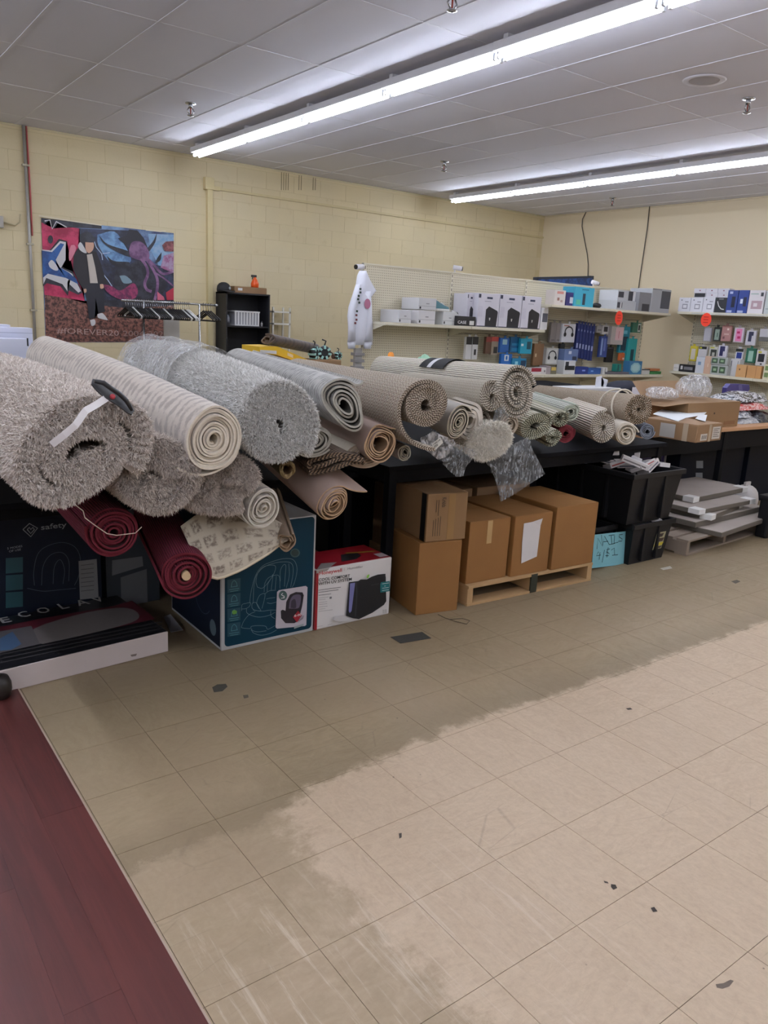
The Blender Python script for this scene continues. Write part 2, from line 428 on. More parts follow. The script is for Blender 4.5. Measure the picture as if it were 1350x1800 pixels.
# sprinklers and the round ceiling speaker
M_CHROME = P((170, 172, 176), .25, .9, name='chrome')
def sprinkler(px_, py_, label):
    p = atZ(px_, py_, CZ-.03); t = thing('fire_sprinkler', label, 'sprinkler', (p.x, p.y, CZ), 0, 'fire sprinklers on the ceiling')
    bm = bmesh.new(); lathe(bm, [(.001, -.004), (.034, -.004), (.034, .004), (.001, .004)][::-1], seg=16); obj('escutcheon', bm, M_CHROME, t)
    bm = bmesh.new(); lathe(bm, [(.013, -.03), (.013, -.004)], seg=10); obj('pipe_neck', bm, M_CHROME, t)
    for s in (-1, 1): tb('frame_arm', [(s*.012, 0, -.028), (s*.024, 0, -.045), (s*.006, 0, -.068)], .004, M_CHROME, t, 6)
    bm = bmesh.new(); lathe(bm, [(.001, -.078), (.022, -.073), (.02, -.069), (.001, -.068)], seg=12); obj('deflector', bm, M_CHROME, t)
    bm = bmesh.new(); tube(bm, [(0, 0, -.03), (0, 0, -.066)], .0035, 6); obj('glass_bulb', bm, P((150, 60, 50), .2), t)
    t.scale = (1.4, 1.4, 1.4)
sprinkler(335, 188, 'chrome sprinkler head above the poster, left of the long lights')
sprinkler(781, 289, 'chrome sprinkler head in the middle between the two rows of lights')
sprinkler(1077, 352, 'chrome sprinkler head close to the far wall, above the hanging cables')
sprinkler(1315, 181, 'chrome sprinkler head at the right, near the round ceiling speaker')
sprinkler(796, -6, 'sprinkler head cut by the top edge of the picture')
p = atZ(1238, 141, CZ); t = thing('ceiling_speaker', 'white round speaker grille flush in the ceiling at the right', 'speaker', (p.x, p.y, CZ))
bm = bmesh.new(); lathe(bm, [(.105, -.004), (.14, -.008), (.15, .0)], seg=32, caps=False); obj('rim', bm, M_TBAR, t, True)
bm = bmesh.new(); lathe(bm, [(.001, -.010), (.06, -.009), (.106, -.004)], seg=32, caps=False); obj('grille', bm, P((178, 176, 184), .7, bump=.6, bscale=500), t, True)

# ================================================================== PIPES AND CABLES ON THE WALLS
def atA(x, y, off=.03): return atY(x, y, WA-off)
a, b = atA(41, 214), atA(56, 600)
t = wthing('wall_conduit', 'grey metal conduit with a thin red pipe, left of the poster', 'conduit', (a.x, WA, .9))
tb('pipe', [(a.x, WA-.02, CZ), (a.x, WA-.02, .7)], .016, P((170, 168, 164), .4, .3), t)
tb('red_pipe', [(a.x+.03, WA-.014, CZ), (a.x+.034, WA-.014, 2.75), (a.x+.03, WA-.014, 2.2)], .009, P((186, 92, 92), .5), t)
for z in (2.9, 2.1, 1.4): bx('pipe_strap', (a.x-.035, WA-.04, z), (a.x+.035, WA-.001, z+.02), P((176, 170, 150), .4, .3), t)
p = atA(0, 390); t = wthing('junction_box', 'small grey electrical box with a side pipe at the left edge', 'electrical box', (p.x, WA, p.z))
bx('housing', (p.x-.10, WA-.06, p.z-.06), (p.x+.03, WA, p.z+.06), P((172, 168, 160), .4, .2), t, bev=.006)
q = atA(40, 388)
tb('side_pipe', [(p.x+.02, WA-.03, p.z), (q.x-.08, WA-.03, p.z-.02), (q.x-.03, WA-.03, p.z+.02), (q.x-.02, WA-.03, p.z+.1)], .009, P((186, 174, 140), .5), t)
a = atA(368, 320); b = atA(945, 413); M_DUCT = P((210, 196, 152), .5, name='painted_duct')
t = wthing('wall_conduit', 'painted square conduit column with a long strip running to the corner', 'conduit', (a.x, WA, .8))
bx('column', (a.x-.035, WA-.06, .6), (a.x+.035, WA, a.z), M_DUCT, t, bev=.005)
bx('top_box', (a.x-.07, WA-.075, a.z-.09), (a.x+.045, WA, a.z+.05), M_DUCT, t, bev=.005)
bx('horizontal_strip', (a.x+.1, WA-.022, a.z-.075), (WB, WA, a.z-.045), M_DUCT, t)
bx('end_cap', (a.x+.06, WA-.03, a.z-.085), (a.x+.14, WA, a.z-.035), M_DUCT, t, bev=.004)
for i, x in enumerate((497, 501, 505, 509, 528, 532, 553, 557)):
    p, q = atA(x, 300), atA(x, 334); o = bx('cut_tie_wire', (p.x-.004, WA-.005, q.z), (p.x+.004, WA-.001, CZ), P((150, 140, 112), .6), wall_left)
def atB(x, y, off=.015): return atX(x, y, WB-off)
tag(tb('hanging_cable', [atB(x, y) for x, y in ((1031,371),(1024,385),(1023,398),(1027,420),(1032,445),(1034,465),(1033,500))], .007, P((70, 66, 60), .5)), 'dark cable curving down the far wall from the ceiling', 'cable')
tag(tb('hanging_cable', [atB(x, y) for x, y in ((1142,362),(1138,400),(1132,440),(1126,480),(1120,525))], .007, P((74, 68, 60), .5)), 'straight dark cable slanting down the far wall to the right', 'cable')
# ================================================================== RUGS
def uvmat(name):
    t = NT(name); uv = t.n('ShaderNodeUVMap'); return t, uv.outputs[0]
def m_chevron(name, c1, c2, p=.011, q=.055, bumpd=.004):
    t, uv = uvmat(name); s = t.sep(uv)
    tri = t.math('PINGPONG', s[1], q/2)
    ph = t.math('ADD', t.math('DIVIDE', s[0], p), t.math('MULTIPLY', tri, 1.0/p))
    w = t.math('SINE', t.math('MULTIPLY', ph, 2*PI))
    st = t.math('SINE', t.math('MULTIPLY', s[1], 2*PI/.009))
    h = t.math('MULTIPLY_ADD', w, .5, t.math('MULTIPLY', st, .35))
    nz = t.noise(t.mapping(uv, (1, 1, 1)), 160, 3)
    c = t.mix(t.ramp(t.math('ADD', w, t.math('MULTIPLY_ADD', nz, 1.6, -.8)), -.35, .25), s2l(c2), s2l(c1))
    t.color(t.mix(t.noise(uv, 9, 3), c, t.mix(.12, c, (0, 0, 0)))); t.set(Roughness=.95)
    t.bump(h, .9, bumpd); return t.m
def m_rib(name, c1, c2, p=.011, duty=.35, bumpd=.004, dash=0, axis=0):
    t, uv = uvmat(name); s = t.sep(uv); a, b = (s[0], s[1]) if axis == 0 else (s[1], s[0])
    wv = t.math('MULTIPLY_ADD', t.noise(uv, 30, 2), .004, a)
    w = t.math('SINE', t.math('MULTIPLY', wv, 2*PI/p))
    nz = t.noise(uv, 140, 3)
    k = t.math('ADD', w, t.math('MULTIPLY_ADD', nz, 1.3, -.65))
    f = t.ramp(k, 1-2*duty-.25, 1-2*duty+.25)
    if dash: f = t.math('MULTIPLY', f, t.ramp(t.math('SINE', t.math('MULTIPLY', b, 2*PI/dash)), -.5, .2, .25, 1))
    t.color(t.mix(f, s2l(c1), s2l(c2))); t.set(Roughness=.95)
    st = t.math('SINE', t.math('MULTIPLY', b, 2*PI/(p*.8)))
    t.bump(t.math('MULTIPLY_ADD', w, -.6, t.math('MULTIPLY', st, .3)), .9, bumpd); return t.m
def m_velvet(name, c1, c2, c3, per=.055):
    t, uv = uvmat(name); s = t.sep(uv)
    w = t.math('SINE', t.math('MULTIPLY', t.math('MULTIPLY_ADD', t.noise(uv, 14, 3), .06, s[1]), 2*PI/per))
    w2 = t.math('SINE', t.math('MULTIPLY', s[0], 2*PI/.09))
    n1 = t.noise(uv, 22, 4, .6)
    f = t.ramp(t.math('ADD', t.math('MULTIPLY', t.math('MULTIPLY_ADD', w2, .5, w), .13), n1), .42, .66)
    c = t.mix(f, s2l(c1), s2l(c2)); c = t.mix(t.ramp(t.noise(uv, 6, 3), .55, .75, 0, .6), c, s2l(c3))
    t.color(c); t.set(Roughness=.85); t.p.inputs['Sheen Weight'].default_value = .3
    t.bump(t.math('ADD', t.noise(uv, 90, 3), t.math('MULTIPLY', w, .12)), .5, .003); return t.m
def m_blocks(name, c1, c2):
    """worn squares in rows on a pale ground"""
    t, uv = uvmat(name)
    q = t.n('ShaderNodeTexBrick'); t.put(q.inputs['Vector'], uv); q.inputs['Scale'].default_value = 1
    q.offset = .5; q.inputs['Brick Width'].default_value = .075; q.inputs['Row Height'].default_value = .062; q.inputs['Mortar Size'].default_value = .016; q.inputs['Mortar Smooth'].default_value = .6
    q.inputs['Color1'].default_value = (1, 1, 1, 1); q.inputs['Color2'].default_value = (.6, .6, .6, 1); q.inputs['Mortar'].default_value = (0, 0, 0, 1)
    f = t.math('MULTIPLY', q.outputs[0], t.ramp(t.noise(uv, 60, 4, .7), .38, .6))
    t.color(t.mix(f, s2l(c1), s2l(c2))); t.set(Roughness=.9); t.bump(t.noise(uv, 120, 3), .5, .003); return t.m
def m_cloth(name, c, var=.12, sc=40, bump=.5, rough=.92):
    t, uv = uvmat(name); n = t.noise(uv, sc, 4, .6); a = s2l(c)
    t.color(t.mix(n, tuple(v*(1-var) for v in a), tuple(min(1, v*(1+var)) for v in a))); t.set(Roughness=rough); t.bump(t.noise(uv, 220, 3), bump, .002); return t.m
def m_cross(name, c1, c2, p=.02, q=.016):
    t, uv = uvmat(name); s = t.sep(uv)
    a = t.math('SINE', t.math('MULTIPLY', s[0], 2*PI/p)); b = t.math('SINE', t.math('MULTIPLY', s[1], 2*PI/q))
    k = t.math('ADD', t.math('MULTIPLY', a, b), t.math('MULTIPLY_ADD', t.noise(uv, 120, 3), 1.6, -.8))
    t.color(t.mix(t.ramp(k, -.1, .5), s2l(c1), s2l(c2))); t.set(Roughness=.95); t.bump(t.math('MULTIPLY', a, b), .9, .005); return t.m
def m_pile(name, c1, c2):
    t = NT(name); at = t.n('ShaderNodeAttribute'); at.attribute_name = 'tone'
    t.color(t.mix(at.outputs['Fac'], s2l(c1), s2l(c2))); t.set(Roughness=.75); t.p.inputs['Sheen Weight'].default_value = .25
    return t.m
def film(name, alpha=.32, rgb=(225, 230, 236), rough=.12, scale=14):
    t = NT(name); co = t.coord('Object'); n = t.noise(t.mapping(co, (1.6, 1.6, .55), rot=(.3, .5, .2)), scale, 6, .62, 2.2)
    t.color(s2l(rgb)); t.set(Roughness=rough, Alpha=t.ramp(n, .40, .72, alpha*.35, min(1, alpha*1.9)))
    t.p.inputs['Specular IOR Level'].default_value = .8
    t.bump(n, .6, .015); return t.m
M_FILM = film('clear_film', .30, (214, 220, 226), .1, 26); M_FILMW = film('milky_film', .5, (236, 238, 242))

def axes(F, B):
    w = (Vector(B)-Vector(F)); L = w.length; w.normalize(); u = w.cross(Vector((0, 0, 1))).normalized(); v = u.cross(w); return w, u, v, L
def sheet(name, curve, F, B, t, mats, parent=None, M=20, bend=None, tele=None, tilt=0.0, uoff=0.0):
    """a thick strip: 2D curve (n,2) carried from F to B.  faces: 0 outside, 1 inside, 2 cut edge"""
    c = np.array(curve, float); n = len(c)
    tg = np.gradient(c, axis=0); tg /= np.maximum(np.linalg.norm(tg, axis=1, keepdims=True), 1e-9)
    nr = np.stack([tg[:, 1], -tg[:, 0]], 1)
    cen = c.mean(0)
    if ((c-cen)*nr).sum() < 0: nr = -nr
    w, u, v, L = axes(F, B); w, u, v = map(np.array, (w, u, v)); F_ = np.array(F)
    arc = np.r_[0, np.cumsum(np.linalg.norm(np.diff(c, axis=0), axis=1))]+uoff
    ss = np.linspace(0, 1, M)**1.15
    tele = np.zeros(n) if tele is None else np.asarray(tele)
    def pos(cc):
        out = np.zeros((M, n, 3))
        for i, s in enumerate(ss):
            b = bend(s) if bend else (0, 0, 1)
            ax = s*L + tele*(1-s)**3 + tilt*cc[:, 1]*(1-s)
            out[i] = F_ + ax[:, None]*w + (cc[:, 0]*b[2]+b[0])[:, None]*u + (cc[:, 1]*b[2]+b[1])[:, None]*v
        return out
    O = pos(c+nr*t/2); I = pos(c-nr*t/2)
    V = np.concatenate([O.reshape(-1, 3), I.reshape(-1, 3), O[0], I[0], O[-1], I[-1]]); k = M*n
    ii, jj = np.meshgrid(np.arange(M-1), np.arange(n-1), indexing='ij'); a = (ii*n+jj).ravel()
    fo = np.stack([a, a+1, a+n+1, a+n], 1); fi = np.stack([a+k, a+n+k, a+n+1+k, a+1+k], 1)
    j = np.arange(n-1); e0, e1, e2, e3 = 2*k, 2*k+n, 2*k+2*n, 2*k+3*n
    ff = np.stack([e0+j, e1+j, e1+j+1, e0+j+1], 1); fb = np.stack([e2+j, e2+j+1, e3+j+1, e3+j], 1)
    i = np.arange(M-1); s0 = np.stack([i*n, (i+1)*n, (i+1)*n+k, i*n+k], 1); q = n-1
    s1 = np.stack([i*n+q, i*n+q+k, (i+1)*n+q+k, (i+1)*n+q], 1)
    F4 = np.concatenate([fo, fi, ff, fb, s0, s1]); mi = np.r_[np.zeros(len(fo)), np.ones(len(fi)), np.full(len(F4)-len(fo)-len(fi), 2)].astype(int)
    me = bpy.data.meshes.new(name); me.vertices.add(len(V)); me.vertices.foreach_set('co', V.ravel())
    me.loops.add(F4.size); me.loops.foreach_set('vertex_index', F4.ravel().astype(np.int32)); me.polygons.add(len(F4))
    me.polygons.foreach_set('loop_start', np.arange(0, F4.size, 4, dtype=np.int32)); me.polygons.foreach_set('loop_total', np.full(len(F4), 4, dtype=np.int32))
    me.polygons.foreach_set('material_index', mi.astype(np.int32)); me.polygons.foreach_set('use_smooth', mi < 2)
    for m in mats: me.materials.append(m)
    me.update(calc_edges=True)
    uvv = np.zeros((len(V), 2)); au = np.tile(arc, M); av = np.repeat(ss*L, n)
    uvv[:k, 0] = au; uvv[:k, 1] = av; uvv[k:2*k, 0] = au; uvv[k:2*k, 1] = av
    uvv[e0:e0+n, 0] = arc; uvv[e1:e1+n, 0] = arc; uvv[e1:e1+n, 1] = t; uvv[e2:e2+n, 0] = arc; uvv[e3:, 0] = arc; uvv[e3:, 1] = t
    uvl = me.uv_layers.new(name='UVMap'); uvl.data.foreach_set('uv', uvv[F4.ravel()].ravel())
    me.validate()
    o = link_mesh(name, me, parent)
    return o, O, I, (w, u, v, L)
def spiral(R, t, core=.012, rot=0.0, d=1, gap=1.12, sq=(1, 1, 0), wob=.02, loose=None, flap=None, per=44, seed=0, lobes=()):
    rg = np.random.default_rng(seed); pitch = t*gap; n = max(1.2, (R-core)/pitch); th = np.linspace(0, 2*PI*n, int(n*per))
    r = core+pitch*th/(2*PI); phi = rot+d*(th-th[-1])
    ph = rg.uniform(0, 6.28, 4)
    k = 1+wob*(np.sin(2*phi+ph[0])+.6*np.sin(3*phi+ph[1])+.35*np.sin(5*phi+ph[2]))*(r/R)**.5
    k += .012*np.sin(.37*th+ph[3])
    for m_, a_, p_ in lobes: k += a_*np.cos(m_*(phi-p_))*(r/R)**1.2
    r = r*k
    if loose:
        dphi, rend = loose[:2]; pw = loose[2] if len(loose) > 2 else 1.6; m = int(per*dphi/(2*PI))+6; q = np.linspace(0, 1, m)[1:]; e = q**pw
        r = np.r_[r, r[-1]+(rend-r[-1])*e]; phi = np.r_[phi, rot+d*dphi*q]
    c = np.stack([r*np.cos(phi), r*np.sin(phi)], 1)
    a = sq[2]; Rm = np.array([[math.cos(a), math.sin(a)], [-math.sin(a), math.cos(a)]])
    c = (c@Rm.T)*np.array([sq[0], sq[1]])@Rm
    if flap:
        fl, curl = flap; tg = c[-1]-c[-2]; an = math.atan2(tg[1], tg[0]); pts = [c[-1]]
        for i in range(12):
            an += curl/12; pts.append(pts[-1]+fl/12*np.array([math.cos(an), math.sin(an)]))
        c = np.concatenate([c, pts[1:]])
    return c
def blades(name, pts, nrm, ln, wd, mat, parent, seed=0, droop=.35, spread=.55, comb=None):
    """yarn tufts: bent three-triangle blades standing on pts along nrm"""
    rg = np.random.default_rng(seed); n = len(pts)
    d = nrm+spread*rg.normal(size=(n, 3)); 
    if comb is not None: d = d+comb
    d /= np.linalg.norm(d, axis=1, keepdims=True)
    l = ln*rg.uniform(.6, 1.15, (n, 1)); sd = np.cross(d, rg.normal(size=(n, 3))); sd /= np.linalg.norm(sd, axis=1, keepdims=True)
    w = wd*rg.uniform(.7, 1.3, (n, 1))
    d2 = d+np.array([0, 0, -droop])+.35*rg.normal(size=(n, 3)); d2 /= np.linalg.norm(d2, axis=1, keepdims=True)
    b = pts-nrm*.004; mid = b+d*l*.55; tip = mid+d2*l*.5
    V = np.stack([b-sd*w*.5, b+sd*w*.5, mid+sd*w*.5, mid-sd*w*.5, tip], 1).reshape(-1, 3)
    a = np.arange(n)*5; T = np.stack([a, a+1, a+2, a, a+2, a+3, a+3, a+2, a+4], 1).reshape(-1).astype(np.int32)
    me = bpy.data.meshes.new(name); me.vertices.add(len(V)); me.vertices.foreach_set('co', V.ravel())
    me.loops.add(len(T)); me.loops.foreach_set('vertex_index', T); me.polygons.add(3*n)
    me.polygons.foreach_set('loop_start', np.arange(0, len(T), 3, dtype=np.int32)); me.polygons.foreach_set('loop_total', np.full(3*n, 3, dtype=np.int32))
    me.update(calc_edges=True); me.polygons.foreach_set('use_smooth', [True]*(3*n))
    at = me.attributes.new('tone', 'FLOAT', 'POINT'); at.data.foreach_set('value', np.repeat(rg.uniform(0, 1, n), 5))
    me.materials.append(mat); o = link_mesh(name, me, parent); o['kind'] = 'stuff'; return o
def surf_samples(O, n, smax=1.0, last=None, seed=0, bias=1.0):
    """random points on an (M, N, 3) surface grid, by area"""
    rg = np.random.default_rng(seed); G = O if last is None else O[:, -last:]
    a = G[:-1, :-1]; b = G[1:, :-1]; c = G[:-1, 1:]; cr = np.cross(b-a, c-a); ar = np.linalg.norm(cr, axis=2)
    m = a.shape[0]; fall = np.linspace(1, .15, m)[:, None]**bias; pr = (ar*fall).ravel(); pr /= pr.sum()
    id_ = rg.choice(len(pr), n, p=pr); i, j = np.divmod(id_, a.shape[1]); s, t_ = rg.uniform(size=(2, n, 1))
    p = (G[i, j]*(1-s)+G[i+1, j]*s)*(1-t_)+(G[i, j+1]*(1-s)+G[i+1, j+1]*s)*t_
    nn = cr[i, j]/np.maximum(ar[i, j][:, None], 1e-12)
    ctr = G.mean(1)[i]; fl = ((p-ctr)*nn).sum(1) < 0; nn[fl] *= -1
    return p, nn
def edge_samples(O, I, ax, n, deep=.05, seed=0):
    """points on the front cut edge and just inside every turn"""
    rg = np.random.default_rng(seed); w = np.array(ax[0]); L = np.r_[0, np.cumsum(np.linalg.norm(np.diff(O[0], axis=0), axis=1))]
    def pick(m): j = np.searchsorted(L, rg.uniform(0, L[-1], m))-1; return np.clip(j, 0, O.shape[1]-2)
    j = pick(n); q = rg.uniform(size=(n, 1)); p = O[0, j]*(1-q)+I[0, j]*q; nn = np.repeat(-w[None], n, 0)+.9*(q-.5)*(I[0, j]-O[0, j])/.03
    m = n//2; j2 = pick(m); side = rg.uniform(size=(m, 1)) > .5; a = np.where(side, O[0, j2], I[0, j2]); b = np.where(side, I[0, j2], O[0, j2])
    n3 = a-b; n3 /= np.maximum(np.linalg.norm(n3, axis=1, keepdims=True), 1e-9); p3 = a+w*rg.uniform(0, deep, (m, 1)); n3 = n3*.8-w*.5
    nn = np.concatenate([nn, n3]); return np.concatenate([p, p3]), nn/np.linalg.norm(nn, axis=1, keepdims=True)
RUGS = 'rolled rugs piled on the tables'
def rug(label, fp, Y, bp, L, R, t, mats, group=RUGS, M=18, bend=None, tele=.012, tilt=0.0, seed=1, name='rolled_rug', F=None, B=None, cut=1.0, **kw):
    F = Vector(F) if F is not None else atY(fp[0], fp[1], Y); B = Vector(B) if B is not None else back_of(F, bp[0], bp[1], L)
    B = F+(B-F)*cut
    th = wthing(name, label, 'rug', (F.x, F.y, F.z-R), group)
    c = spiral(R, t, seed=seed, **kw)
    rg = np.random.default_rng(seed+50); n = len(c); q = np.linspace(0, 6.28*3, n)
    te = tele*(np.sin(q*1.3+rg.uniform(0, 6))+.5*np.sin(q*3.1+rg.uniform(0, 6)))
    o, O, I, ax = sheet('rolled_sheet', c, F, B, t, mats, th, M=M, bend=bend, tele=te, tilt=tilt)
    return th, O, I, ax, F, B
def endface(F, ax, R, n, hole=.012, sq=(1, 1, 0), seed=0):
    rg = np.random.default_rng(seed); w, u, v, L = ax; r = np.sqrt(rg.uniform(hole**2, R**2, n)); a = rg.uniform(0, 2*PI, n)
    c = np.stack([r*np.cos(a), r*np.sin(a)], 1); s = sq[2]; Rm = np.array([[math.cos(s), math.sin(s)], [-math.sin(s), math.cos(s)]])
    c = (c@Rm.T)*np.array([sq[0], sq[1]])@Rm
    p = np.array(F)+c[:, :1]*u+c[:, 1:]*v
    nn = -w+.35*(c[:, :1]*u+c[:, 1:]*v)/R
    return p, nn/np.linalg.norm(nn, axis=1, keepdims=True)

# --- yarns and cloths
C_BACK = m_cloth('jute_backing', (168, 152, 134)); C_BACKG = m_cloth('grey_backing', (150, 147, 140)); C_CREAM = m_cloth('cream_backing', (196, 186, 168))
C_TAUPE = m_cloth('taupe_ground', (160, 148, 138)); PILE_TAUPE = m_pile('taupe_yarn', (188, 175, 165), (250, 242, 235)); PILE_TAUPE_SHADED = m_pile('shaded_taupe_yarn', (176, 163, 153), (236, 226, 217))
C_GREY = m_cloth('grey_ground', (172, 170, 166)); PILE_GREY = m_pile('light_grey_yarn', (188, 186, 181), (253, 252, 250))
PILE_CREAM = m_pile('cream_yarn', (226, 220, 206), (254, 250, 242))
C_VELV = m_velvet('beige_velvet', (196, 186, 174), (158, 147, 138), (180, 172, 160)); E_PALE = m_cloth('pale_cut_edge', (222, 213, 197), .16, 90)
C_JUTE = m_chevron('two_tone_weave', (232, 222, 204), (128, 104, 86), .015, .07, .006); E_JUTE = m_chevron('weave_edge', (196, 184, 166), (96, 80, 68), .012, .02)
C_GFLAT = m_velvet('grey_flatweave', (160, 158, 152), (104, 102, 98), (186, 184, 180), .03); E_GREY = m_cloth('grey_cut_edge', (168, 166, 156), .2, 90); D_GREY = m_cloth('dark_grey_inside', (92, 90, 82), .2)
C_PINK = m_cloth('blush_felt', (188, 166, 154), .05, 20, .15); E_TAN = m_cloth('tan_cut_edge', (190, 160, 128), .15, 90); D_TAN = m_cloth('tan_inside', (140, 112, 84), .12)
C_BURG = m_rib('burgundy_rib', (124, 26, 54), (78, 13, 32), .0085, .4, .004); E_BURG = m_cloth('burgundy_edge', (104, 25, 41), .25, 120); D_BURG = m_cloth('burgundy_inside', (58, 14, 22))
C_RIB = m_rib('cream_rib', (230, 223, 210), (128, 120, 110), .012, .24); E_RIB = m_rib('rib_edge', (206, 198, 185), (112, 104, 95), .012, .32)
C_SAGE = m_rib('sage_rib', (210, 206, 188), (116, 113, 98), .013, .32, dash=.02); E_SAGE = m_rib('sage_edge', (190, 190, 168), (86, 88, 74), .011, .45)
C_MINT = m_rib('mint_flatweave', (206, 208, 198), (158, 164, 154), .01, .3); E_MINT = m_cloth('mint_edge', (186, 194, 180), .25, 80)
C_GREYW = m_chevron('oat_weave', (206, 198, 182), (158, 148, 132), .014, .04); E_GREYW = m_chevron('oat_edge', (206, 198, 184), (110, 100, 88), .014, .02)
C_BROWNW = m_cross('brown_white_weave', (122, 98, 74), (222, 212, 194)); E_BROWNW = m_cross('brown_white_edge', (110, 88, 66), (206, 194, 174), .014, .014)
C_PLAINC = m_cloth('plain_cream', (212, 204, 190), .08, 60, .4); C_BLUE = m_cloth('slate_blue', (104, 112, 128), .2, 80); E_BLUE = m_cloth('slate_edge', (134, 142, 156), .3, 90)
C_BLOTCH = m_velvet('worn_grey_beige', (190, 182, 168), (142, 134, 124), (204, 198, 188), .11); C_SQ = m_blocks('worn_squares', (182, 173, 156), (112, 100, 90))
C_BRAID = m_chevron('brown_braid', (150, 126, 104), (66, 54, 46), .018, .03, .007); C_DKBR = m_velvet('dark_brown_pattern', (74, 60, 52), (46, 36, 32), (96, 82, 70), .06)

# --- R1  the big taupe shag at the left edge, folded over on itself
sq1 = (1.04, .80, .55)
th, O, I, ax, F, B = rug('big taupe shag rug at the left edge, white strap across it', (138, 800), 2.62, (-95, 672), 2.5, .212, .056, [C_TAUPE, C_TAUPE, C_TAUPE], sq=sq1, core=.045, gap=1.42, wob=.07, rot=-.5, d=-1, tele=0, seed=3, bend=lambda s: (0, .03*math.sin(PI*s), 1+.06*s))
p, n = surf_samples(O, 90000, last=48, seed=1, bias=.8); p2, n2 = edge_samples(O, I, ax, 26000, .07, 2)
k = (p[:, 2] > .75); blades('shag_pile', np.concatenate([p[k], p2]), np.concatenate([n[k], n2]), .024, .0036, PILE_TAUPE, th, 5, droop=.6, spread=.75)
pts = [atY(x, y, Y) for x, y, Y in ((90,782,2.46),(112,765,2.45),(132,748,2.45),(150,722,2.47),(168,712,2.50),(188,699,2.55))]
bm = bmesh.new(); L = []
for i, q in enumerate(pts):
    tg = (pts[min(i+1, 5)]-pts[max(i-1, 0)]).normalized(); s_ = tg.cross(Vector((.5, -.75, .45))).normalized()*.011; L.append((q-s_, q+s_))
for A, B_ in zip(L, L[1:]): slab(bm, [A[0], A[1], B_[1], B_[0]], (.001, -.002, .001))
tag(obj('packing_strap', bm, P((226, 224, 226), .4, var=.03)), 'white packing strap around the big taupe shag rug', 'strap')
t = wthing('carry_handle', 'black plastic carry handle with a red dot between the taupe and beige rugs', 'handle', atY(195, 700, 2.6))
hp = [atY(x, y, 2.56) for x, y in ((161,672),(172,678),(188,692),(200,700),(214,708),(226,719),(233,727))]
bm = bmesh.new(); L = []
for i, q in enumerate(hp):
    wd = (.010, .022, .024, .020, .022, .020, .010)[i]; tg = (hp[min(i+1, 6)]-hp[max(i-1, 0)]).normalized(); s_ = tg.cross(Vector((.3, -.8, .5))).normalized()*wd; L.append((q-s_, q+s_))
for A, B_ in zip(L, L[1:]): slab(bm, [A[0], A[1], B_[1], B_[0]], (0, -.006, .004))
obj('strap_body', bm, P((46, 47, 50), .45), t)
tb('grip', [atY(x, y, 2.54) for x, y in ((166,670),(182,673),(196,683),(210,692),(222,704),(232,722))], [.006, .008, .008, .008, .008, .005], P((40, 41, 44), .4), t, 8)
c_ = atY(198, 697, 2.545); bm = bmesh.new(); bmesh.ops.create_uvsphere(bm, u_segments=10, v_segments=6, radius=.009, matrix=Matrix.Translation(c_)); part(obj('red_dot', bm, P((186, 60, 70), .4), t), 'red button')

# --- R2, R2b  two shags crushed below it, their yarn colour darkened for the shade
sq2 = (1.05, .86, -.5)
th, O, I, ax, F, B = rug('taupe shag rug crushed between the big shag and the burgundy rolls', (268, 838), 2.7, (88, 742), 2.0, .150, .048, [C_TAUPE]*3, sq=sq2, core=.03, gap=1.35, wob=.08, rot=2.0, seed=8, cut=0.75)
p, n = surf_samples(O, 36000, last=48, seed=3, bias=1.5); p2, n2 = edge_samples(O, I, ax, 16000, .06, 4)
blades('shag_pile', np.concatenate([p, p2]), np.concatenate([n, n2]), .030, .0034, PILE_TAUPE_SHADED, th, 6, droop=.6)
sq3 = (1.1, .72, .15)
th, O, I, ax, F, B = rug('taupe shag rug, yarn darkened for shade, under the beige velvet roll', (393, 848), 2.78, (215, 745), 1.9, .148, .048, [C_TAUPE]*3, sq=sq3, core=.03, gap=1.35, wob=.07, rot=-1.0, seed=12, cut=0.65)
p, n = surf_samples(O, 28000, last=48, seed=5, bias=1.8); p2, n2 = edge_samples(O, I, ax, 14000, .06, 6)
blades('shag_pile', np.concatenate([p, p2]), np.concatenate([n, n2]), .030, .0034, PILE_TAUPE_SHADED, th, 7, droop=.6)
# --- R3  beige velvet
rug('beige velvet rug roll with a pale spiral end, lying beside the big taupe shag', (375, 772), 2.66, (80, 628), 2.6, .112, .0076, [C_VELV, E_PALE, E_PALE], sq=(1, 1.08, 0), rot=-1.2, d=-1, core=.015, wob=.03, loose=(1.35, .165), M=22, gap=1.16, seed=4, tele=.008, bend=lambda s: (0, .02*math.sin(PI*s), 1+.05*s))
# --- R4  light grey shag in plastic
th, O, I, ax, F, B = rug('light grey shag rug roll, its far half in clear plastic', (488, 745), 2.72, (262, 646), 2.4, .160, .030, [C_GREY]*3, core=.030, rot=-.3, d=-1, wob=.02, seed=6, gap=1.14, loose=(.5, .176), tele=.004, bend=lambda s: (0, .03*math.sin(PI*s), 1+.06*s))
p, n = surf_samples(O, 80000, last=50, seed=7, bias=.7); p2, n2 = edge_samples(O, I, ax, 20000, .03, 8)
k = p[:, 2] > .8
blades('shag_pile', np.concatenate([p[k], p2]), np.concatenate([n[k], n2]), .023, .0030, PILE_GREY, th, 9, droop=.4)
w, u, v, L_ = map(lambda q: q, ax)
rg = np.random.default_rng(3); M_, N_ = 40, 40; V = []
for i in range(M_):
    s = .42+.58*i/(M_-1)
    for j in range(N_):
        a = -.5+(PI+1.0)*j/(N_-1); r = (.202+.008*s)*(1+.02*math.sin(9*s*PI+3*a)+.015*math.sin(23*s+7*a))+rg.normal()*.0015
        V.append(np.array(F)+w*L_*s+u*r*math.cos(a)+v*(r*math.sin(a)+.03*math.sin(PI*s)))
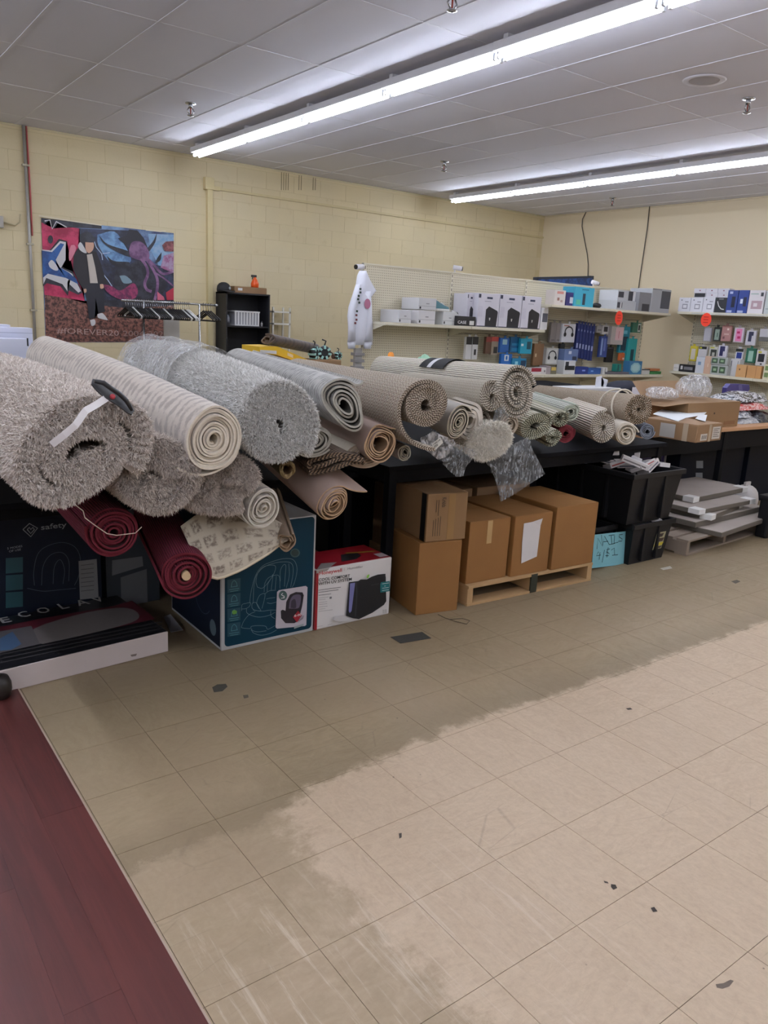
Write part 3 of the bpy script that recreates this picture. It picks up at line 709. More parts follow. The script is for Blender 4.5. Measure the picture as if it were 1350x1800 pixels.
me_f = [(i*N_+j, i*N_+j+1, (i+1)*N_+j+1, (i+1)*N_+j) for i in range(M_-1) for j in range(N_-1)]
pydata('plastic_wrap', V, me_f, M_FILMW, th, True)
# --- R5 / R5b grey flatweaves, R5c folded braid
rug('grey flatweave rug roll with a wavy kidney-shaped end', (606, 712), 2.76, (425, 642), 2.2, .100, .0085, [C_GFLAT, D_GREY, E_GREY], sq=(1.32, .80, -.85), core=.02, rot=1.0, d=-1, gap=1.75, wob=.03, lobes=((3, .10, .9),), flap=(.05, 1.6), seed=21, tele=.012)
rug('grey rug roll with concentric rings, half hidden behind the light grey shag', (552, 776), 2.84, (405, 684), 2.0, .078, .0085, [C_GFLAT, D_GREY, E_GREY], sq=(1.15, .85, .3), core=.01, rot=-.6, gap=1.25, seed=22, cut=0.40)
def folded(label, fp, Y, bp, L, wd, t, layers, mats, gap=1.3, wave=.01, seed=0, rise=0.0, group=RUGS, name='folded_rug'):
    F = atY(fp[0], fp[1], Y); B = back_of(F, bp[0], bp[1], L); B = F+(B-F)*.38; rg = np.random.default_rng(seed); c = []
    for k in range(layers):
        xs_ = np.linspace(-wd/2, wd/2, 26)*(1-.06*k); z = k*t*gap+wave*np.sin(xs_/wd*5+k)+rise*xs_/wd
        seg = np.stack([xs_, z], 1); seg = seg if k % 2 == 0 else seg[::-1]
        if c:
            a, b = np.array(c[-1]), seg[0]; m = (a+b)/2; s = 1 if k % 2 else -1
            c += [m+np.array([s*t*gap*.5*math.cos(q), t*gap*.5*math.sin(q)]) for q in (-1.0, -.35, .35, 1.0)]
        c += list(seg)
    th = wthing(name, label, 'rug', (F.x, F.y, F.z), group); sheet('folded_sheet', c, F, B, t, mats, th, M=14, tele=.01*np.sin(np.linspace(0, 30, len(c)))); return th
folded('brown braided rug folded flat above the lower blush roll', (590, 822), 2.84, (470, 735), 1.8, .24, .020, 3, [C_BRAID, C_BRAID, C_BRAID], 1.15, .012, 3, .03)
# --- R6 blush felts
rug('upper blush felt rug roll with a hollow tan end', (668, 780), 2.78, (452, 682), 2.2, .078, .0060, [C_PINK, D_TAN, E_TAN], sq=(1.0, 1.06, 0), core=.030, rot=1.2, d=-1, gap=1.55, wob=.035, lobes=((4, .04, .3),), flap=(.09, .3), seed=31, cut=0.50)
rug('cream rug roll sagging under the upper blush roll', (640, 800), 2.87, (452, 712), 2.0, .072, .010, [C_CREAM, C_BACK, C_BACK], sq=(1.3, .8, .1), core=.02, rot=0, gap=1.2, seed=32, cut=0.42)
rug('small grey rug roll peeking out beside the upper blush roll', (712, 796), 2.9, (560, 720), 1.8, .040, .0065, [C_GFLAT, D_GREY, E_GREY], core=.006, rot=-1, gap=1.5, seed=33, cut=0.45)
# --- R7 two-tone weave with a hanging flap
rug('thick cream and brown woven rug roll with its loose edge hanging down', (749, 711), 2.68, (525, 657), 2.4, .098, .0165, [C_JUTE, C_JUTE, E_JUTE], core=.026, rot=1.25, d=1, gap=1.02, wob=.015, loose=(3.75, .212, 2.2), sq=(1, 1, 0), per=52, seed=41, M=24, tele=.006)
# --- R8 grey felt round a plush lining
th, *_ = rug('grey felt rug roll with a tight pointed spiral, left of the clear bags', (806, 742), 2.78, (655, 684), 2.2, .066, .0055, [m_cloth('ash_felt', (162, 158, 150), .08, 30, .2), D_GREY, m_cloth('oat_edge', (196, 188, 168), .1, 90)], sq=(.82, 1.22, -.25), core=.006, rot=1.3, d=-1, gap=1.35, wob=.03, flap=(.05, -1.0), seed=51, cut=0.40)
rug('white plush rug roll squeezed beside the grey felt roll', (826, 742), 2.83, (690, 688), 2.0, .075, .014, [C_PLAINC, C_PLAINC, m_cloth('plush_edge', (214, 206, 194), .2, 60, .9)], sq=(.8, 1.2, -.2), core=.02, rot=1.5, gap=1.1, seed=52, cut=0.42)
rug('brown mottled rug roll folded beside the white shag', (843, 752), 2.86, (720, 692), 1.8, .062, .016, [C_BRAID, m_cloth('brown_plush', (124, 104, 84), .3, 30), m_cross('mottled_edge', (122, 106, 92), (196, 186, 172), .012, .012)], sq=(.75, 1.3, -.35), core=.018, rot=1.5, gap=1.15, seed=53, cut=0.45)
# --- R9, R10 behind
rug('pale oat woven rug roll lying in front of the label-wrapped rug', (864, 697), 2.80, (648, 666), 2.4, .070, .0115, [C_GREYW, C_GREYW, E_GREYW], core=.012, rot=1.2, d=-1, gap=1.08, sq=(.92, 1.08, 0), wob=.03, seed=61, cut=.6)
th, O, I, ax, F, B = rug('large cream ribbed rug roll with a dark paper label band', (908, 690), 2.86, (672, 657), 2.4, .120, .0135, [C_RIB, C_RIB, E_RIB], sq=(.86, 1.12, .1), core=.02, rot=1.0, d=-1, gap=1.2, loose=(.7, .132), wob=.02, seed=62)
w, u, v, L_ = ax
V, fcs, mi = [], [], []; m_ = 30
for i, s in enumerate(np.linspace(.34, .52, 7)):
    for j in range(m_):
        a = -.7+3.2*j/(m_-1); r = .139; V.append(np.array(F)+w*L_*s+u*r*.9*math.cos(a)+v*r*1.09*math.sin(a))
for i in range(6):
    for j in range(m_-1): fcs.append((i*m_+j, i*m_+j+1, (i+1)*m_+j+1, (i+1)*m_+j)); mi.append(1 if i == 3 else (0 if i in (1, 2, 4, 5) else 0))
part(pydata('paper_label', V, fcs, [P((20, 22, 28), .6, spec=.15), P((206, 206, 212), .5)], th, True, mi), 'dark printed paper label band')
# --- R11 small white shag, R12
th, O, I, ax, F, B = rug('small cream white shag rug lump above the clear plastic sheet', (860, 774), 2.76, (745, 712), 1.2, .088, .028, [C_PLAINC]*3, core=.01, sq=(1.15, .85, .5), seed=71, cut=0.60)
p, n = surf_samples(O, 12000, last=40, seed=9, bias=3); p2, n2 = endface(F-Vector(ax[0])*.008, ax, .098, 9000, .0, (1.15, .85, .5), 8)
blades('shag_pile', np.concatenate([p, p2]), np.concatenate([n, n2]), .030, .0036, PILE_CREAM, th, 11, droop=.5, spread=.9)
rug('beige spiral rug roll right of the white shag lump', (896, 746), 2.88, (765, 692), 1.9, .056, .0068, [C_CREAM, C_BACK, m_cloth('sand_edge', (190, 178, 162), .15, 90)], core=.006, rot=2.2, d=-1, gap=1.3, sq=(.9, 1.1, .3), flap=(.04, -.3), seed=72, cut=0.42)
# --- R14.. R20 along the right table
rug('sage ribbed rug folded over, left of the small mint roll', (942, 748), 2.86, (800, 688), 2.0, .082, .012, [C_SAGE, C_SAGE, E_SAGE], sq=(1.15, .8, .6), core=.02, rot=.6, gap=1.2, wob=.05, seed=81, cut=0.50, flap=(.03, .6))
rug('small sage rug roll with a frayed end hanging below the sage fold', (972, 768), 2.86, (850, 706), 1.8, .042, .010, [C_SAGE, C_SAGE, E_SAGE], sq=(1.1, .85, .4), core=.008, rot=-.8, d=-1, gap=1.2, wob=.06, flap=(.06, -.8), seed=82, cut=0.45)
rug('sage striped rug roll behind the small frayed roll', (984, 736), 2.92, (870, 690), 1.8, .046, .010, [C_SAGE, C_SAGE, E_SAGE], core=.012, rot=1.0, gap=1.25, wob=.05, sq=(.95, 1.05, 0), seed=83, cut=0.42)
rug('small mint rug roll between the sage fold and the tied brown roll', (1003, 724), 2.94, (885, 684), 1.9, .048, .0075, [C_MINT, C_MINT, E_MINT], core=.012, rot=1.2, gap=1.3, wob=.04, seed=84, cut=0.50)
rug('small burgundy rug roll tucked under the mint roll', (995, 762), 2.95, (880, 706), 1.8, .055, .0085, [m_cloth('wine', (112, 34, 46), .15), D_BURG, m_cloth('wine_edge', (118, 40, 50), .2, 90)], core=.012, rot=.5, gap=1.2, seed=85, cut=0.45)
rug('cream ribbed rug roll under the tied brown roll', (1061, 751), 2.97, (958, 710), 2.0, .086, .0155, [m_rib('ivory_rib', (218, 208, 194), (128, 118, 108), .014, .28), C_PLAINC, E_RIB], core=.012, rot=1.8, d=-1, gap=1.08, sq=(.92, 1.1, .0), wob=.03, seed=86, cut=0.55, flap=(.03, .3))
rug('plain cream rug roll at the right end of the pile', (1101, 763), 2.98, (1002, 716), 2.0, .068, .0075, [C_PLAINC, C_PLAINC, m_cloth('ivory_edge', (214, 206, 190), .12, 90)], core=.010, rot=1.0, d=-1, gap=1.25, sq=(.95, 1.05, 0), seed=87, cut=0.50, loose=(.8, .078))
th, O, I, ax, F, B = rug('brown and white woven rug roll tied with cord near its end', (1122, 719), 2.98, (948, 694), 2.4, .090, .0145, [C_BROWNW, C_BROWNW, E_BROWNW], core=.014, rot=.8, gap=1.05, sq=(.92, 1.08, 0), wob=.02, seed=88)
w, u, v, L_ = ax
for k, s in enumerate((.10, .17)):
    ring = [Vector(np.array(F)+w*(L_*s+.05*math.sin(a+1)*(1-2*k))+u*.100*math.cos(a)+v*.112*math.sin(a)) for a in np.linspace(0, 2*PI, 30)[:-1]]
    part(tb('tie_cord', ring, .006, P((206, 198, 182), .8), th, 6, closed=True), 'pale tie cord')
rug('small slate blue rug roll at the table end under the tied brown roll', (1138, 758), 2.99, (1052, 720), 1.9, .050, .0065, [C_BLUE, C_BLUE, E_BLUE], core=.012, rot=0, gap=1.45, seed=89, cut=0.40)
# --- the lower row
LOW = 'rolled rugs pushed in under the tables'
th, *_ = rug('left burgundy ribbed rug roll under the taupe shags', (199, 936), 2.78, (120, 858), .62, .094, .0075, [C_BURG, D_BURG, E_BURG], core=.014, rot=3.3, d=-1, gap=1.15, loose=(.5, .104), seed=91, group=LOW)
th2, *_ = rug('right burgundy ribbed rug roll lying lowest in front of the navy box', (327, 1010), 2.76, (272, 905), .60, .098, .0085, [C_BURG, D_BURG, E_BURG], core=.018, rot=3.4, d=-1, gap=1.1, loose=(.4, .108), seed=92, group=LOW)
F = atY(327, 1012, 2.75); B = back_of(F, 315, 990, .2)
bm = bmesh.new(); tube(bm, [F-(B-F)*.05, F+(B-F)*.4], .017, 14); part(obj('cardboard_core', bm, P((196, 170, 132), .8), th2), 'pale cardboard core end')
tag(tb('loose_string', [atY(x, y, 2.70) for x, y in ((128,884),(138,892),(146,898),(149,910),(165,922),(188,938),(205,941),(238,937),(249,926))], .0018, P((206, 190, 176), .7), None, 5), 'thin pale string hanging across the left burgundy roll', 'string')
rug('grey beige worn-pattern rug roll resting on the navy car seat box', (462, 893), 2.76, (348, 815), .62, .080, .0065, [C_BLOTCH, E_PALE, m_cloth('chalk_edge', (204, 200, 190), .12, 90)], core=.006, rot=3.9, d=-1, gap=1.2, sq=(.92, 1.1, -.1), loose=(.7, .098), seed=93, group=LOW)
# unrolled lower sheet of squares hanging under it
cs = [atY(x, y, Y) for x, y, Y in ((318,925,2.86),(345,905,2.9),(400,890,2.95),(470,905,2.95),(505,925,2.93))]
cl = [atY(x, y, Y) for x, y, Y in ((350,1008,2.78),(385,1018,2.77),(425,1002,2.79),(470,975,2.83),(498,953,2.87))]
th = wthing('draped_rug', 'thin pale rug with worn dark squares drooping over the navy box', 'rug', (cl[1].x, cl[1].y, cl[1].z), LOW)
V, fcs, uvs = [], [], []
Ms = 14
def lerp_list(a, s):
    q = s*(len(a)-1); i = min(int(q), len(a)-2); return a[i].lerp(a[i+1], q-i)
for layer, off in ((0, 0), (1, .006)):
    for i in range(Ms):
        for j in range(Ms):
            s, tt = i/(Ms-1), j/(Ms-1); a_, b_ = lerp_list(cs, s), lerp_list(cl, s); q = a_.lerp(b_, tt)
            q = q+Vector((0, -.035*math.sin(PI*tt), -.012*math.sin(PI*tt)))+Vector((0, off, -off*.3)); V.append(q); uvs.append((s*.42, tt*.26))
    for i in range(Ms-1):
        for j in range(Ms-1):
            k = layer*Ms*Ms+i*Ms+j; fcs.append((k, k+Ms, k+Ms+1, k+1) if layer == 0 else (k, k+1, k+Ms+1, k+Ms))
mi = [0]*((Ms-1)**2)+[1]*((Ms-1)**2)
o = pydata('draped_sheet', V, fcs, [C_SQ, E_PALE], th, True, mi)
uvl = o.data.uv_layers.new(name='UVMap')
for lp in o.data.loops: uvl.data[lp.index].uv = uvs[lp.vertex_index]
edge = [V[i*Ms+Ms-1]+Vector((0, .003, 0)) for i in range(Ms)]
tb('bound_edge', edge, .0065, P((204, 192, 168), .8), th, 6)
rug('small brown hollow rug roll under the worn-pattern roll', (503, 952), 2.84, (478, 870), .5, .043, .0055, [m_cloth('brown_fleck', (134, 116, 98), .3, 70), D_TAN, m_cloth('brown_edge', (150, 128, 106), .2, 80)], core=.020, rot=1.0, gap=1.9, seed=95, group=LOW)
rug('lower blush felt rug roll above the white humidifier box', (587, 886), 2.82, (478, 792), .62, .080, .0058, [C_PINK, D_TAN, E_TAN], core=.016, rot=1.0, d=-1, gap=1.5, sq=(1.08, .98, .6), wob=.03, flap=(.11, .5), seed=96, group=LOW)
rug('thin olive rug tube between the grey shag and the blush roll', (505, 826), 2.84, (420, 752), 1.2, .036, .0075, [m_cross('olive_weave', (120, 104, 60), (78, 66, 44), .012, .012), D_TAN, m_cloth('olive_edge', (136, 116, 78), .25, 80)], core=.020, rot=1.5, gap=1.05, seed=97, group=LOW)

# ================================================================== CLEAR PLASTIC BAGS
def draped_film(name, label, outline, mat, seed, cat='plastic bag', amp=.016, N=40):
    """outline: four lists (top, bottom) of (px, py, Y)"""
    top = [atY(*q) for q in outline[0]]; bot = [atY(*q) for q in outline[1]]; rg = np.random.default_rng(seed); ph = rg.uniform(0, 6, 6); V = []
    for i in range(N):
        for j in range(N):
            s, tt = i/(N-1), j/(N-1); q = lerp_list(top, s).lerp(lerp_list(bot, s), tt)
            d = amp*(math.sin(9*s+3*tt+ph[0])+.6*math.sin(17*s-8*tt+ph[1])+.4*math.sin(5*s+19*tt+ph[2])+.10*rg.normal())*(.3+.7*math.sin(PI*min(1, tt+.15)))
            V.append(q+Vector((d*.4, -abs(d)*.6, d*.25)))
    return tag(pydata(name, V, [(i*N+j, (i+1)*N+j, (i+1)*N+j+1, i*N+j+1) for i in range(N-1) for j in range(N-1)], mat, None, True), label, cat)
draped_film('plastic_sheet', 'clear crumpled plastic sheet hanging over the cardboard boxes', ([(850,806,2.80),(872,798,2.80),(900,782,2.80),(925,768,2.82)], [(872,845,2.80),(880,882,2.79),(905,868,2.79),(958,832,2.82)]), M_FILM, 4, 'plastic sheet')
draped_film('plastic_bag', 'small clear plastic bag tip hanging left of the plastic sheet', ([(768,800,2.78),(790,780,2.76),(815,782,2.76),(838,795,2.78)], [(783,822,2.78),(803,838,2.77),(812,838,2.77),(822,815,2.78)]), M_FILM, 5)
draped_film('plastic_bag', 'frosted plastic bag with a printed barcode sticker under the woven flap', ([(738,770,2.80),(760,758,2.79),(785,768,2.78),(798,772,2.78)], [(745,790,2.80),(770,808,2.79),(785,802,2.78),(797,785,2.78)]), film('frosted_film', .62, (206, 204, 204), .3), 6, amp=.012)
draped_film('plastic_bag', 'clear plastic bag end sticking up between the oat roll and white shag', ([(866,735,2.80),(874,708,2.80),(886,712,2.80),(892,728,2.80)], [(864,748,2.80),(872,752,2.79),(882,750,2.79),(892,742,2.80)]), M_FILM, 7, amp=.012)
# sticker on the frosted bag
q = [atY(*k, 2.755) for k in ((759,780),(774,769),(779,778),(763,793))]
t = wthing('sticker', 'white barcode sticker on the frosted plastic bag', 'label', q[0])
bm = bmesh.new(); slab(bm, q, (0, .0006, 0)); obj('paper', bm, P((206, 206, 200), .5), t)
dx = (q[1]-q[0]).normalized(); dy = (q[0]-q[3]).normalized()
text('printed_number', '18828', .011, q[0]-dy*.012+dx*.003+Vector((0, -.001, 0)), dx, dy, P((50, 50, 50), .6), t, width=(q[1]-q[0]).length*.8, bold=True)
for i in range(6):
    o_ = q[0]-dy*.016+dx*(.008+.0042*i)+Vector((0, -.001, 0)); bm = bmesh.new(); ribbon(bm, [o_, o_-dy*.012], .0022, (0, -1, 0)); obj('barcode_bar', bm, P((50, 50, 50), .6), t)
# ================================================================== TABLES
TZ = .775
M_BLK = P((14, 15, 19), .65, spec=.12, name='black_steel'); M_TOPD = P((14, 15, 20), .75, spec=.12, name='dark_board')
def table(label, x0, x1, y0, y1, topmat, apron=.07, TZ=.775, inset=.02):
    t = wthing('display_table', label, 'table', ((x0+x1)/2, (y0+y1)/2, 0), 'long tables down the room')
    bx('table_top', (x0, y0, TZ-.028), (x1, y1, TZ), topmat, t, bev=.003)
    bx('front_apron', (x0+.03, y0+.03, TZ-.028-apron), (x1-.03, y0+.055, TZ-.028), M_BLK, t)
    bx('back_apron', (x0+.03, y1-.055, TZ-.028-apron), (x1-.03, y1-.03, TZ-.028), M_BLK, t)
    for s in (x0+.03, x1-.055): bx('side_apron', (s, y0+.055, TZ-.028-apron), (s+.025, y1-.055, TZ-.028), M_BLK, t)
    for x in (x0+inset, x1-.07):
        for y in (y0+.02, y1-.07): bx('leg', (x, y, 0), (x+.05, y+.05, TZ-.028), M_BLK, t, bev=.004)
    return t
table('dark table under the left half of the rug pile', -.35, 2.42, 3.45, 5.15, M_TOPD, .05, .70)
table('dark table under the right half of the rug pile', 2.44, 4.91, 3.20, 5.15, M_TOPD)
table('wood-topped table at the right carrying parcels', 5.06, 7.9, 3.53, 4.9, P((186, 142, 104), .45, name='wood_top'), .16, inset=1.2)

# ================================================================== BOXES UNDER THE TABLES
def Zm(x0, y0, sx, sy=None):
    sy = sy or sx; return lambda x, y: (x0+x/sx, y0+y/sy)
def curve_pts(pts, n=6):
    """Catmull-Rom through 2D points"""
    P_ = [np.array(p, float) for p in pts]; P_ = [2*P_[0]-P_[1]]+P_+[2*P_[-1]-P_[-2]]; out = []
    for i in range(1, len(P_)-2):
        for k in range(n):
            u = k/n; a, b, c, d = P_[i-1:i+3]; out.append(.5*((2*b)+(c-a)*u+(2*a-5*b+4*c-d)*u*u+(3*b-a-3*c+d)*u**3))
    out.append(P_[-2]); return [tuple(q) for q in out]
class Face:
    """print traced on a vertical plane y = Y of a box"""
    def __init__(s, Y, mp, parent, axis='Y'):
        s.Y = Y; s.mp = mp; s.par = parent; s.k = 0; s.axis = axis
    def at(s, x, y):
        p = s.mp(x, y); return atY(p[0], p[1], s.Y-s.k*.0004) if s.axis == 'Y' else atX(p[0], p[1], s.Y-s.k*.0004)
    def nrm(s): return (0, -1, 0) if s.axis == 'Y' else (-1, 0, 0)
    def poly(s, name, pts, mat, smooth=False):
        s.k += 1
        if smooth: pts = curve_pts(list(pts)+[pts[0]], 4)[:-1]
        bm = bmesh.new(); flatpoly(bm, [s.at(*p) for p in pts]); bmesh.ops.triangulate(bm, faces=bm.faces)
        bmesh.ops.recalc_face_normals(bm, faces=bm.faces); return obj(name, bm, mat, s.par)
    def line(s, name, strokes, w, mat, smooth=True):
        s.k += 1; bm = bmesh.new()
        for st in strokes: ribbon(bm, [s.at(*p) for p in (curve_pts(st) if smooth and len(st) > 2 else st)], w, s.nrm())
        o = obj(name, bm, mat, s.par)
        if len(strokes) > 1: o['kind'] = 'stuff'
        return o
    def text(s, name, txt, x0, y0, x1, y1, size, mat, bold=False):
        """reads from (x0, y0) to (x1, y1), size in the map's own units"""
        s.k += 1; a, b = s.at(x0, y0), s.at(x1, y1); up = Vector((0, 0, 1)); X = b-a; h = (s.at(x0, y0-size)-a).length
        Y_ = Vector(s.nrm()).cross(X).normalized()
        if Y_.z < 0: Y_ = -Y_
        return text(name, txt, h*1.35, a, X, up if abs(X.normalized().z) < .35 else Y_, mat, s.par, width=X.length, bold=bold)
M_INK = P((30, 32, 36), .6, name='ink'); M_WHITE = P((222, 222, 224), .55, var=.03, name='white_card')
# --- left car seat carton, standing behind the flat white box
M_NAVY = P((14, 24, 42), .6, spec=.25, name='navy_card'); M_PALEINK = P((150, 160, 168), .6, name='pale_ink'); M_TEALINK = P((30, 74, 84), .5, name='teal_ink')
t = wthing('seat_carton', 'dark navy car seat carton standing behind the flat white box', 'box', (.6, 4.0, 0))
xr = atY(178, 1000, 3.78).x
cq = bx('carton', (.02, 3.78, 0), (xr, 4.3, .60), M_NAVY, t, bev=.004)
fc = Face(3.778, Zm(0, 820, 3.97), cq)
fc.line('line_logo', [[(160,440),(205,398),(262,430),(215,490),(160,440)], [(190,440),(205,425),(214,440),(230,425),(240,440),(214,468),(190,440)]], .004, M_PALEINK, False)
fc.text('brand_lettering', 'safety 1st', 285, 443, 575, 408, 38, M_PALEINK, True)
fc.text('small_print', '5 MODES', 50, 580, 155, 562, 15, M_PALEINK); fc.text('small_print', 'OF USE', 62, 600, 145, 585, 15, M_PALEINK)
for k in range(3): fc.poly('icon_panel', [(40, 640+k*120), (160, 632+k*120), (160, 738+k*120), (40, 748+k*120)], M_TEALINK)
fc.line('seat_drawing', [[(240,830),(235,740),(260,620),(320,560),(430,530),(520,560),(560,640),(550,760),(520,830)], [(290,830),(300,700),(350,620),(430,600),(480,660),(480,800)], [(190,850),(300,870),(420,860),(530,850)], [(370,820),(380,700),(420,650),(450,720),(440,820)]], .002, P((84, 100, 112), .6))
o = fc.poly('white_label', [(548,660),(675,645),(688,915),(558,930)], P((126, 128, 132), .6)); part(o, 'pale instruction label')
for k in range(7): fc.line('label_text_line', [[(565, 690+k*30), (655, 680+k*30)]], .003, P((70, 72, 78), .6), False)
t = wthing('seat_carton', 'blue grey carton with pale panels in the gap behind the right burgundy roll', 'box', (1.2, 3.8, 0))
xa, xb = atY(186, 1000, 3.85).x, atY(264, 1000, 3.85).x
bx('carton', (xa, 3.85, 0), (xb+.05, 4.3, .52), P((56, 64, 74), .55), t, bev=.004); fc = Face(3.848, lambda x, y: (x, y), t)
fc.poly('pale_panel', [(197,985),(250,978),(252,995),(197,1012)], P((120, 124, 132), .6)); fc.poly('pale_panel', [(212,1015),(258,1000),(260,1075),(214,1085)], P((112, 116, 124), .6))
# --- flat white box with the dark printed lid
a, b = atZ(20, 1215, 0), atZ(296, 1145, 0); ang = math.atan2(b.y-a.y, b.x-a.x); EW = (b-a).length
t = thing('flat_carton', 'long flat white carton with a dark printed lid, lowest at the left', 'box', (a.x-.3*math.cos(ang), a.y-.3*math.sin(ang), 0), ang)
EL = EW+.3; EH = .098; ED = .56
bx('carton', (0, 0, 0), (EL, ED, EH), P((196, 186, 184), .6, var=.07, scale=8), t, bev=.004)
bx('printed_lid', (.004, .004, EH), (EL-.004, ED, EH+.0015), P((20, 20, 24), .4), t)
_inv = (Matrix.Translation(t.location) @ rotz(ang)).inverted()
def lid(x, y, k=1): q = _inv @ atZ(x, y, EH+.0015+.0007*k); q.z = EH+.0015+.0007*k; return q
def lidpoly(nm, pts, m_, k, lab=None): bm = bmesh.new(); flatpoly(bm, [lid(x, y, k) for x, y in pts]); bmesh.ops.recalc_face_normals(bm, faces=bm.faces); return part(obj(nm, bm, m_, t), lab)
lidpoly('maroon_band', [(0,1102),(80,1086),(200,1065),(232,1056),(262,1078),(272,1088),(200,1104),(100,1122),(0,1142)], P((84, 26, 36), .5), 1)
lidpoly('lid_picture', curve_pts([(55,1128),(60,1105),(130,1082),(190,1070),(225,1069),(243,1078),(240,1090),(205,1102),(140,1118),(75,1132)], 3), P((112, 106, 104), .5, scale=5), 2, 'grey rounded product picture')
lidpoly('lid_picture', [(0,1110),(55,1100),(70,1132),(0,1148)], P((92, 88, 90), .5), 3)
lidpoly('blue_patch', [(0,1122),(22,1110),(38,1132),(20,1142),(0,1144)], P((70, 96, 128), .5), 4)
for k in range(3): lidpoly('lid_stripe', [(0,1150+k*7),(285,1092+k*6),(285,1093.5+k*6),(0,1152+k*7)], P((60, 58, 60), .5), 2)
for ch, x, y, w_ in (('E', 2, 1096, 17), ('C', 35, 1086, 19), ('O', 69, 1079, 21), ('L', 107, 1071, 14), ('A', 139, 1065, 21), ('V', 168, 1059, 19)):
    q0, q1 = lid(x, y, 2), lid(x+w_, y-w_*.2, 2); text('lid_letter', ch, (lid(x, y-10, 2)-q0).length*1.4, q0, q1-q0, Vector((-(q1-q0).y, (q1-q0).x, 0)), P((176, 174, 172), .5), t, width=(q1-q0).length, bold=True)
bm = bmesh.new(); flatpoly(bm, [(EL-.18, -.0012, .03), (EL-.15, -.0012, .028), (EL-.155, -.0012, .018), (EL-.175, -.0012, .02)]); obj('scuff', bm, P((118, 106, 100), .8), t)
# round dark foot at the frame's left edge
p = atZ(-5, 1218, 0); t = thing('stool_foot', 'round dark rubber foot at the left edge in front of the flat carton', 'foot', (p.x, p.y-.05, 0))
bm = bmesh.new(); lathe(bm, [(.030, 0), (.042, .012), (.047, .04), (.046, .065), (.036, .09), (.014, .098), (.001, .099)], seg=24); obj('rubber_foot', bm, P((30, 25, 22), .5), t)
tb('stem', [(0, 0, .09), (-.06, -.01, .30)], .012, P((60, 60, 62), .3, .8), t)
p = atZ(310, 1098, 0)
bm = bmesh.new(); slab(bm, [atZ(288,1085,.004), atZ(300,1112,.002), atZ(322,1108,.012), atZ(300,1080,.03)], (0, .002, .002)); tag(obj('loose_paper', bm, P((128, 128, 132), .6)), 'loose grey paper scrap on the floor beside the navy box', 'paper')

# --- navy car seat box
M_TEAL = P((9, 50, 68), .5, spec=.2, var=.1, scale=4, name='petrol_card')
X0, X1, Y0, Y1, H = 1.437, 1.930, 3.088, 3.69, .597
t = wthing('seat_carton', 'petrol blue car seat box with a white line drawing and photo panel', 'box', ((X0+X1)/2, (Y0+Y1)/2, 0))
bx('carton', (X0, Y0, 0), (X1, Y1, H), P((176, 178, 180), .55, var=.05), t, bev=.004)
bx('side_panel', (X0-.0008, Y0+.014, .014), (X0+.004, Y1-.01, H-.012), M_NAVY, t)
fcb = Face(Y0-.0006, Zm(380, 970, 7.714), t)
def rrect(x0, z0, x1, z1, r, Y, n=5):
    out = []
    for cx, cz, a0 in ((x1-r, z0+r, -PI/2), (x1-r, z1-r, 0), (x0+r, z1-r, PI/2), (x0+r, z0+r, PI)):
        out += [(cx+r*math.cos(a0+PI/2*k/n), Y, cz+r*math.sin(a0+PI/2*k/n)) for k in range(n+1)]
    return out
bm = bmesh.new(); flatpoly(bm, rrect(X0+.016, .016, X1-.010, H-.006, .02, Y0-.0004)); fcb.par = obj('front_print', bm, M_TEAL, t)
M_LINE = P((112, 138, 146), .5, name='line_ink')
fcb.line('seat_drawing', [
 [(455,700),(470,560),(530,330),(620,200),(740,140),(900,95),(1030,100),(1085,170),(1095,270),(1060,420),(1030,480)],
 [(500,700),(520,400),(580,270),(690,185),(860,140),(1010,150),(1045,260),(1010,480)],
 [(560,480),(540,400),(570,280),(660,195),(800,190),(770,320),(640,485),(560,480)],
 [(870,400),(870,260),(910,180),(945,190),(935,330),(925,470)], [(985,160),(990,330),(950,490)],
 [(650,545),(660,430),(720,345),(850,325),(865,500)], [(690,540),(700,440),(745,360)], [(755,330),(770,320),(745,520)], [(815,330),(800,510)],
 [(580,770),(550,690),(590,590),(660,570),(650,660),(620,770)], [(485,760),(490,700),(540,690),(590,770),(600,800),(520,790),(485,760)],
 [(345,800),(350,720),(400,700),(465,690),(450,740),(400,770),(350,775)], [(410,770),(420,830),(500,870),(600,885),(720,860),(800,820)],
 [(500,790),(620,805),(730,790),(820,790)], [(530,810),(450,850),(380,930),(350,1000),(350,1030),(460,1040),(480,1010),(580,1000),(670,1010),(700,1050),(800,1000)],
 [(480,1040),(500,1095),(600,1130),(720,1110),(820,1060)], [(470,1060),(560,1085),(680,1070)], [(680,640),(720,630),(800,620)], [(690,690),(740,700),(820,680)], [(740,800),(745,870),(800,910)], [(660,570),(720,530),(810,520)]],
 .0016, M_LINE)
for k in range(4):
    y = 380+k*198; o = fcb.poly('icon_panel', [(150, y), (330, y-24), (328, y+150), (152, y+180)], P((14, 62, 78), .45))
    fcb.line('icon_drawing', [[(205, y+95), (215, y+40), (245, y+10), (275, y+40), (285, y+85)], [(200, y+100), (290, y+85)], [(175, y+135), (310, y+115)], [(190, y+160), (300, y+142)]], .0015, P((96, 160, 168), .5))
fcb.poly('green_dot', [(215,800),(250,790),(282,805),(270,840),(225,845)], P((96, 150, 60), .5), True)
fcb.poly('photo_panel', [(825,545),(850,520),(1215,462),(1238,480),(1222,990),(1205,1005),(825,1042),(805,1025)], P((190, 184, 194), .45))
fcb.poly('photo_seat', [(940,800),(950,680),(1000,580),(1080,545),(1170,550),(1188,590),(1165,740),(1150,800),(1120,930),(1060,968),(940,968),(880,900),(875,800),(900,785)], P((34, 30, 40), .4))
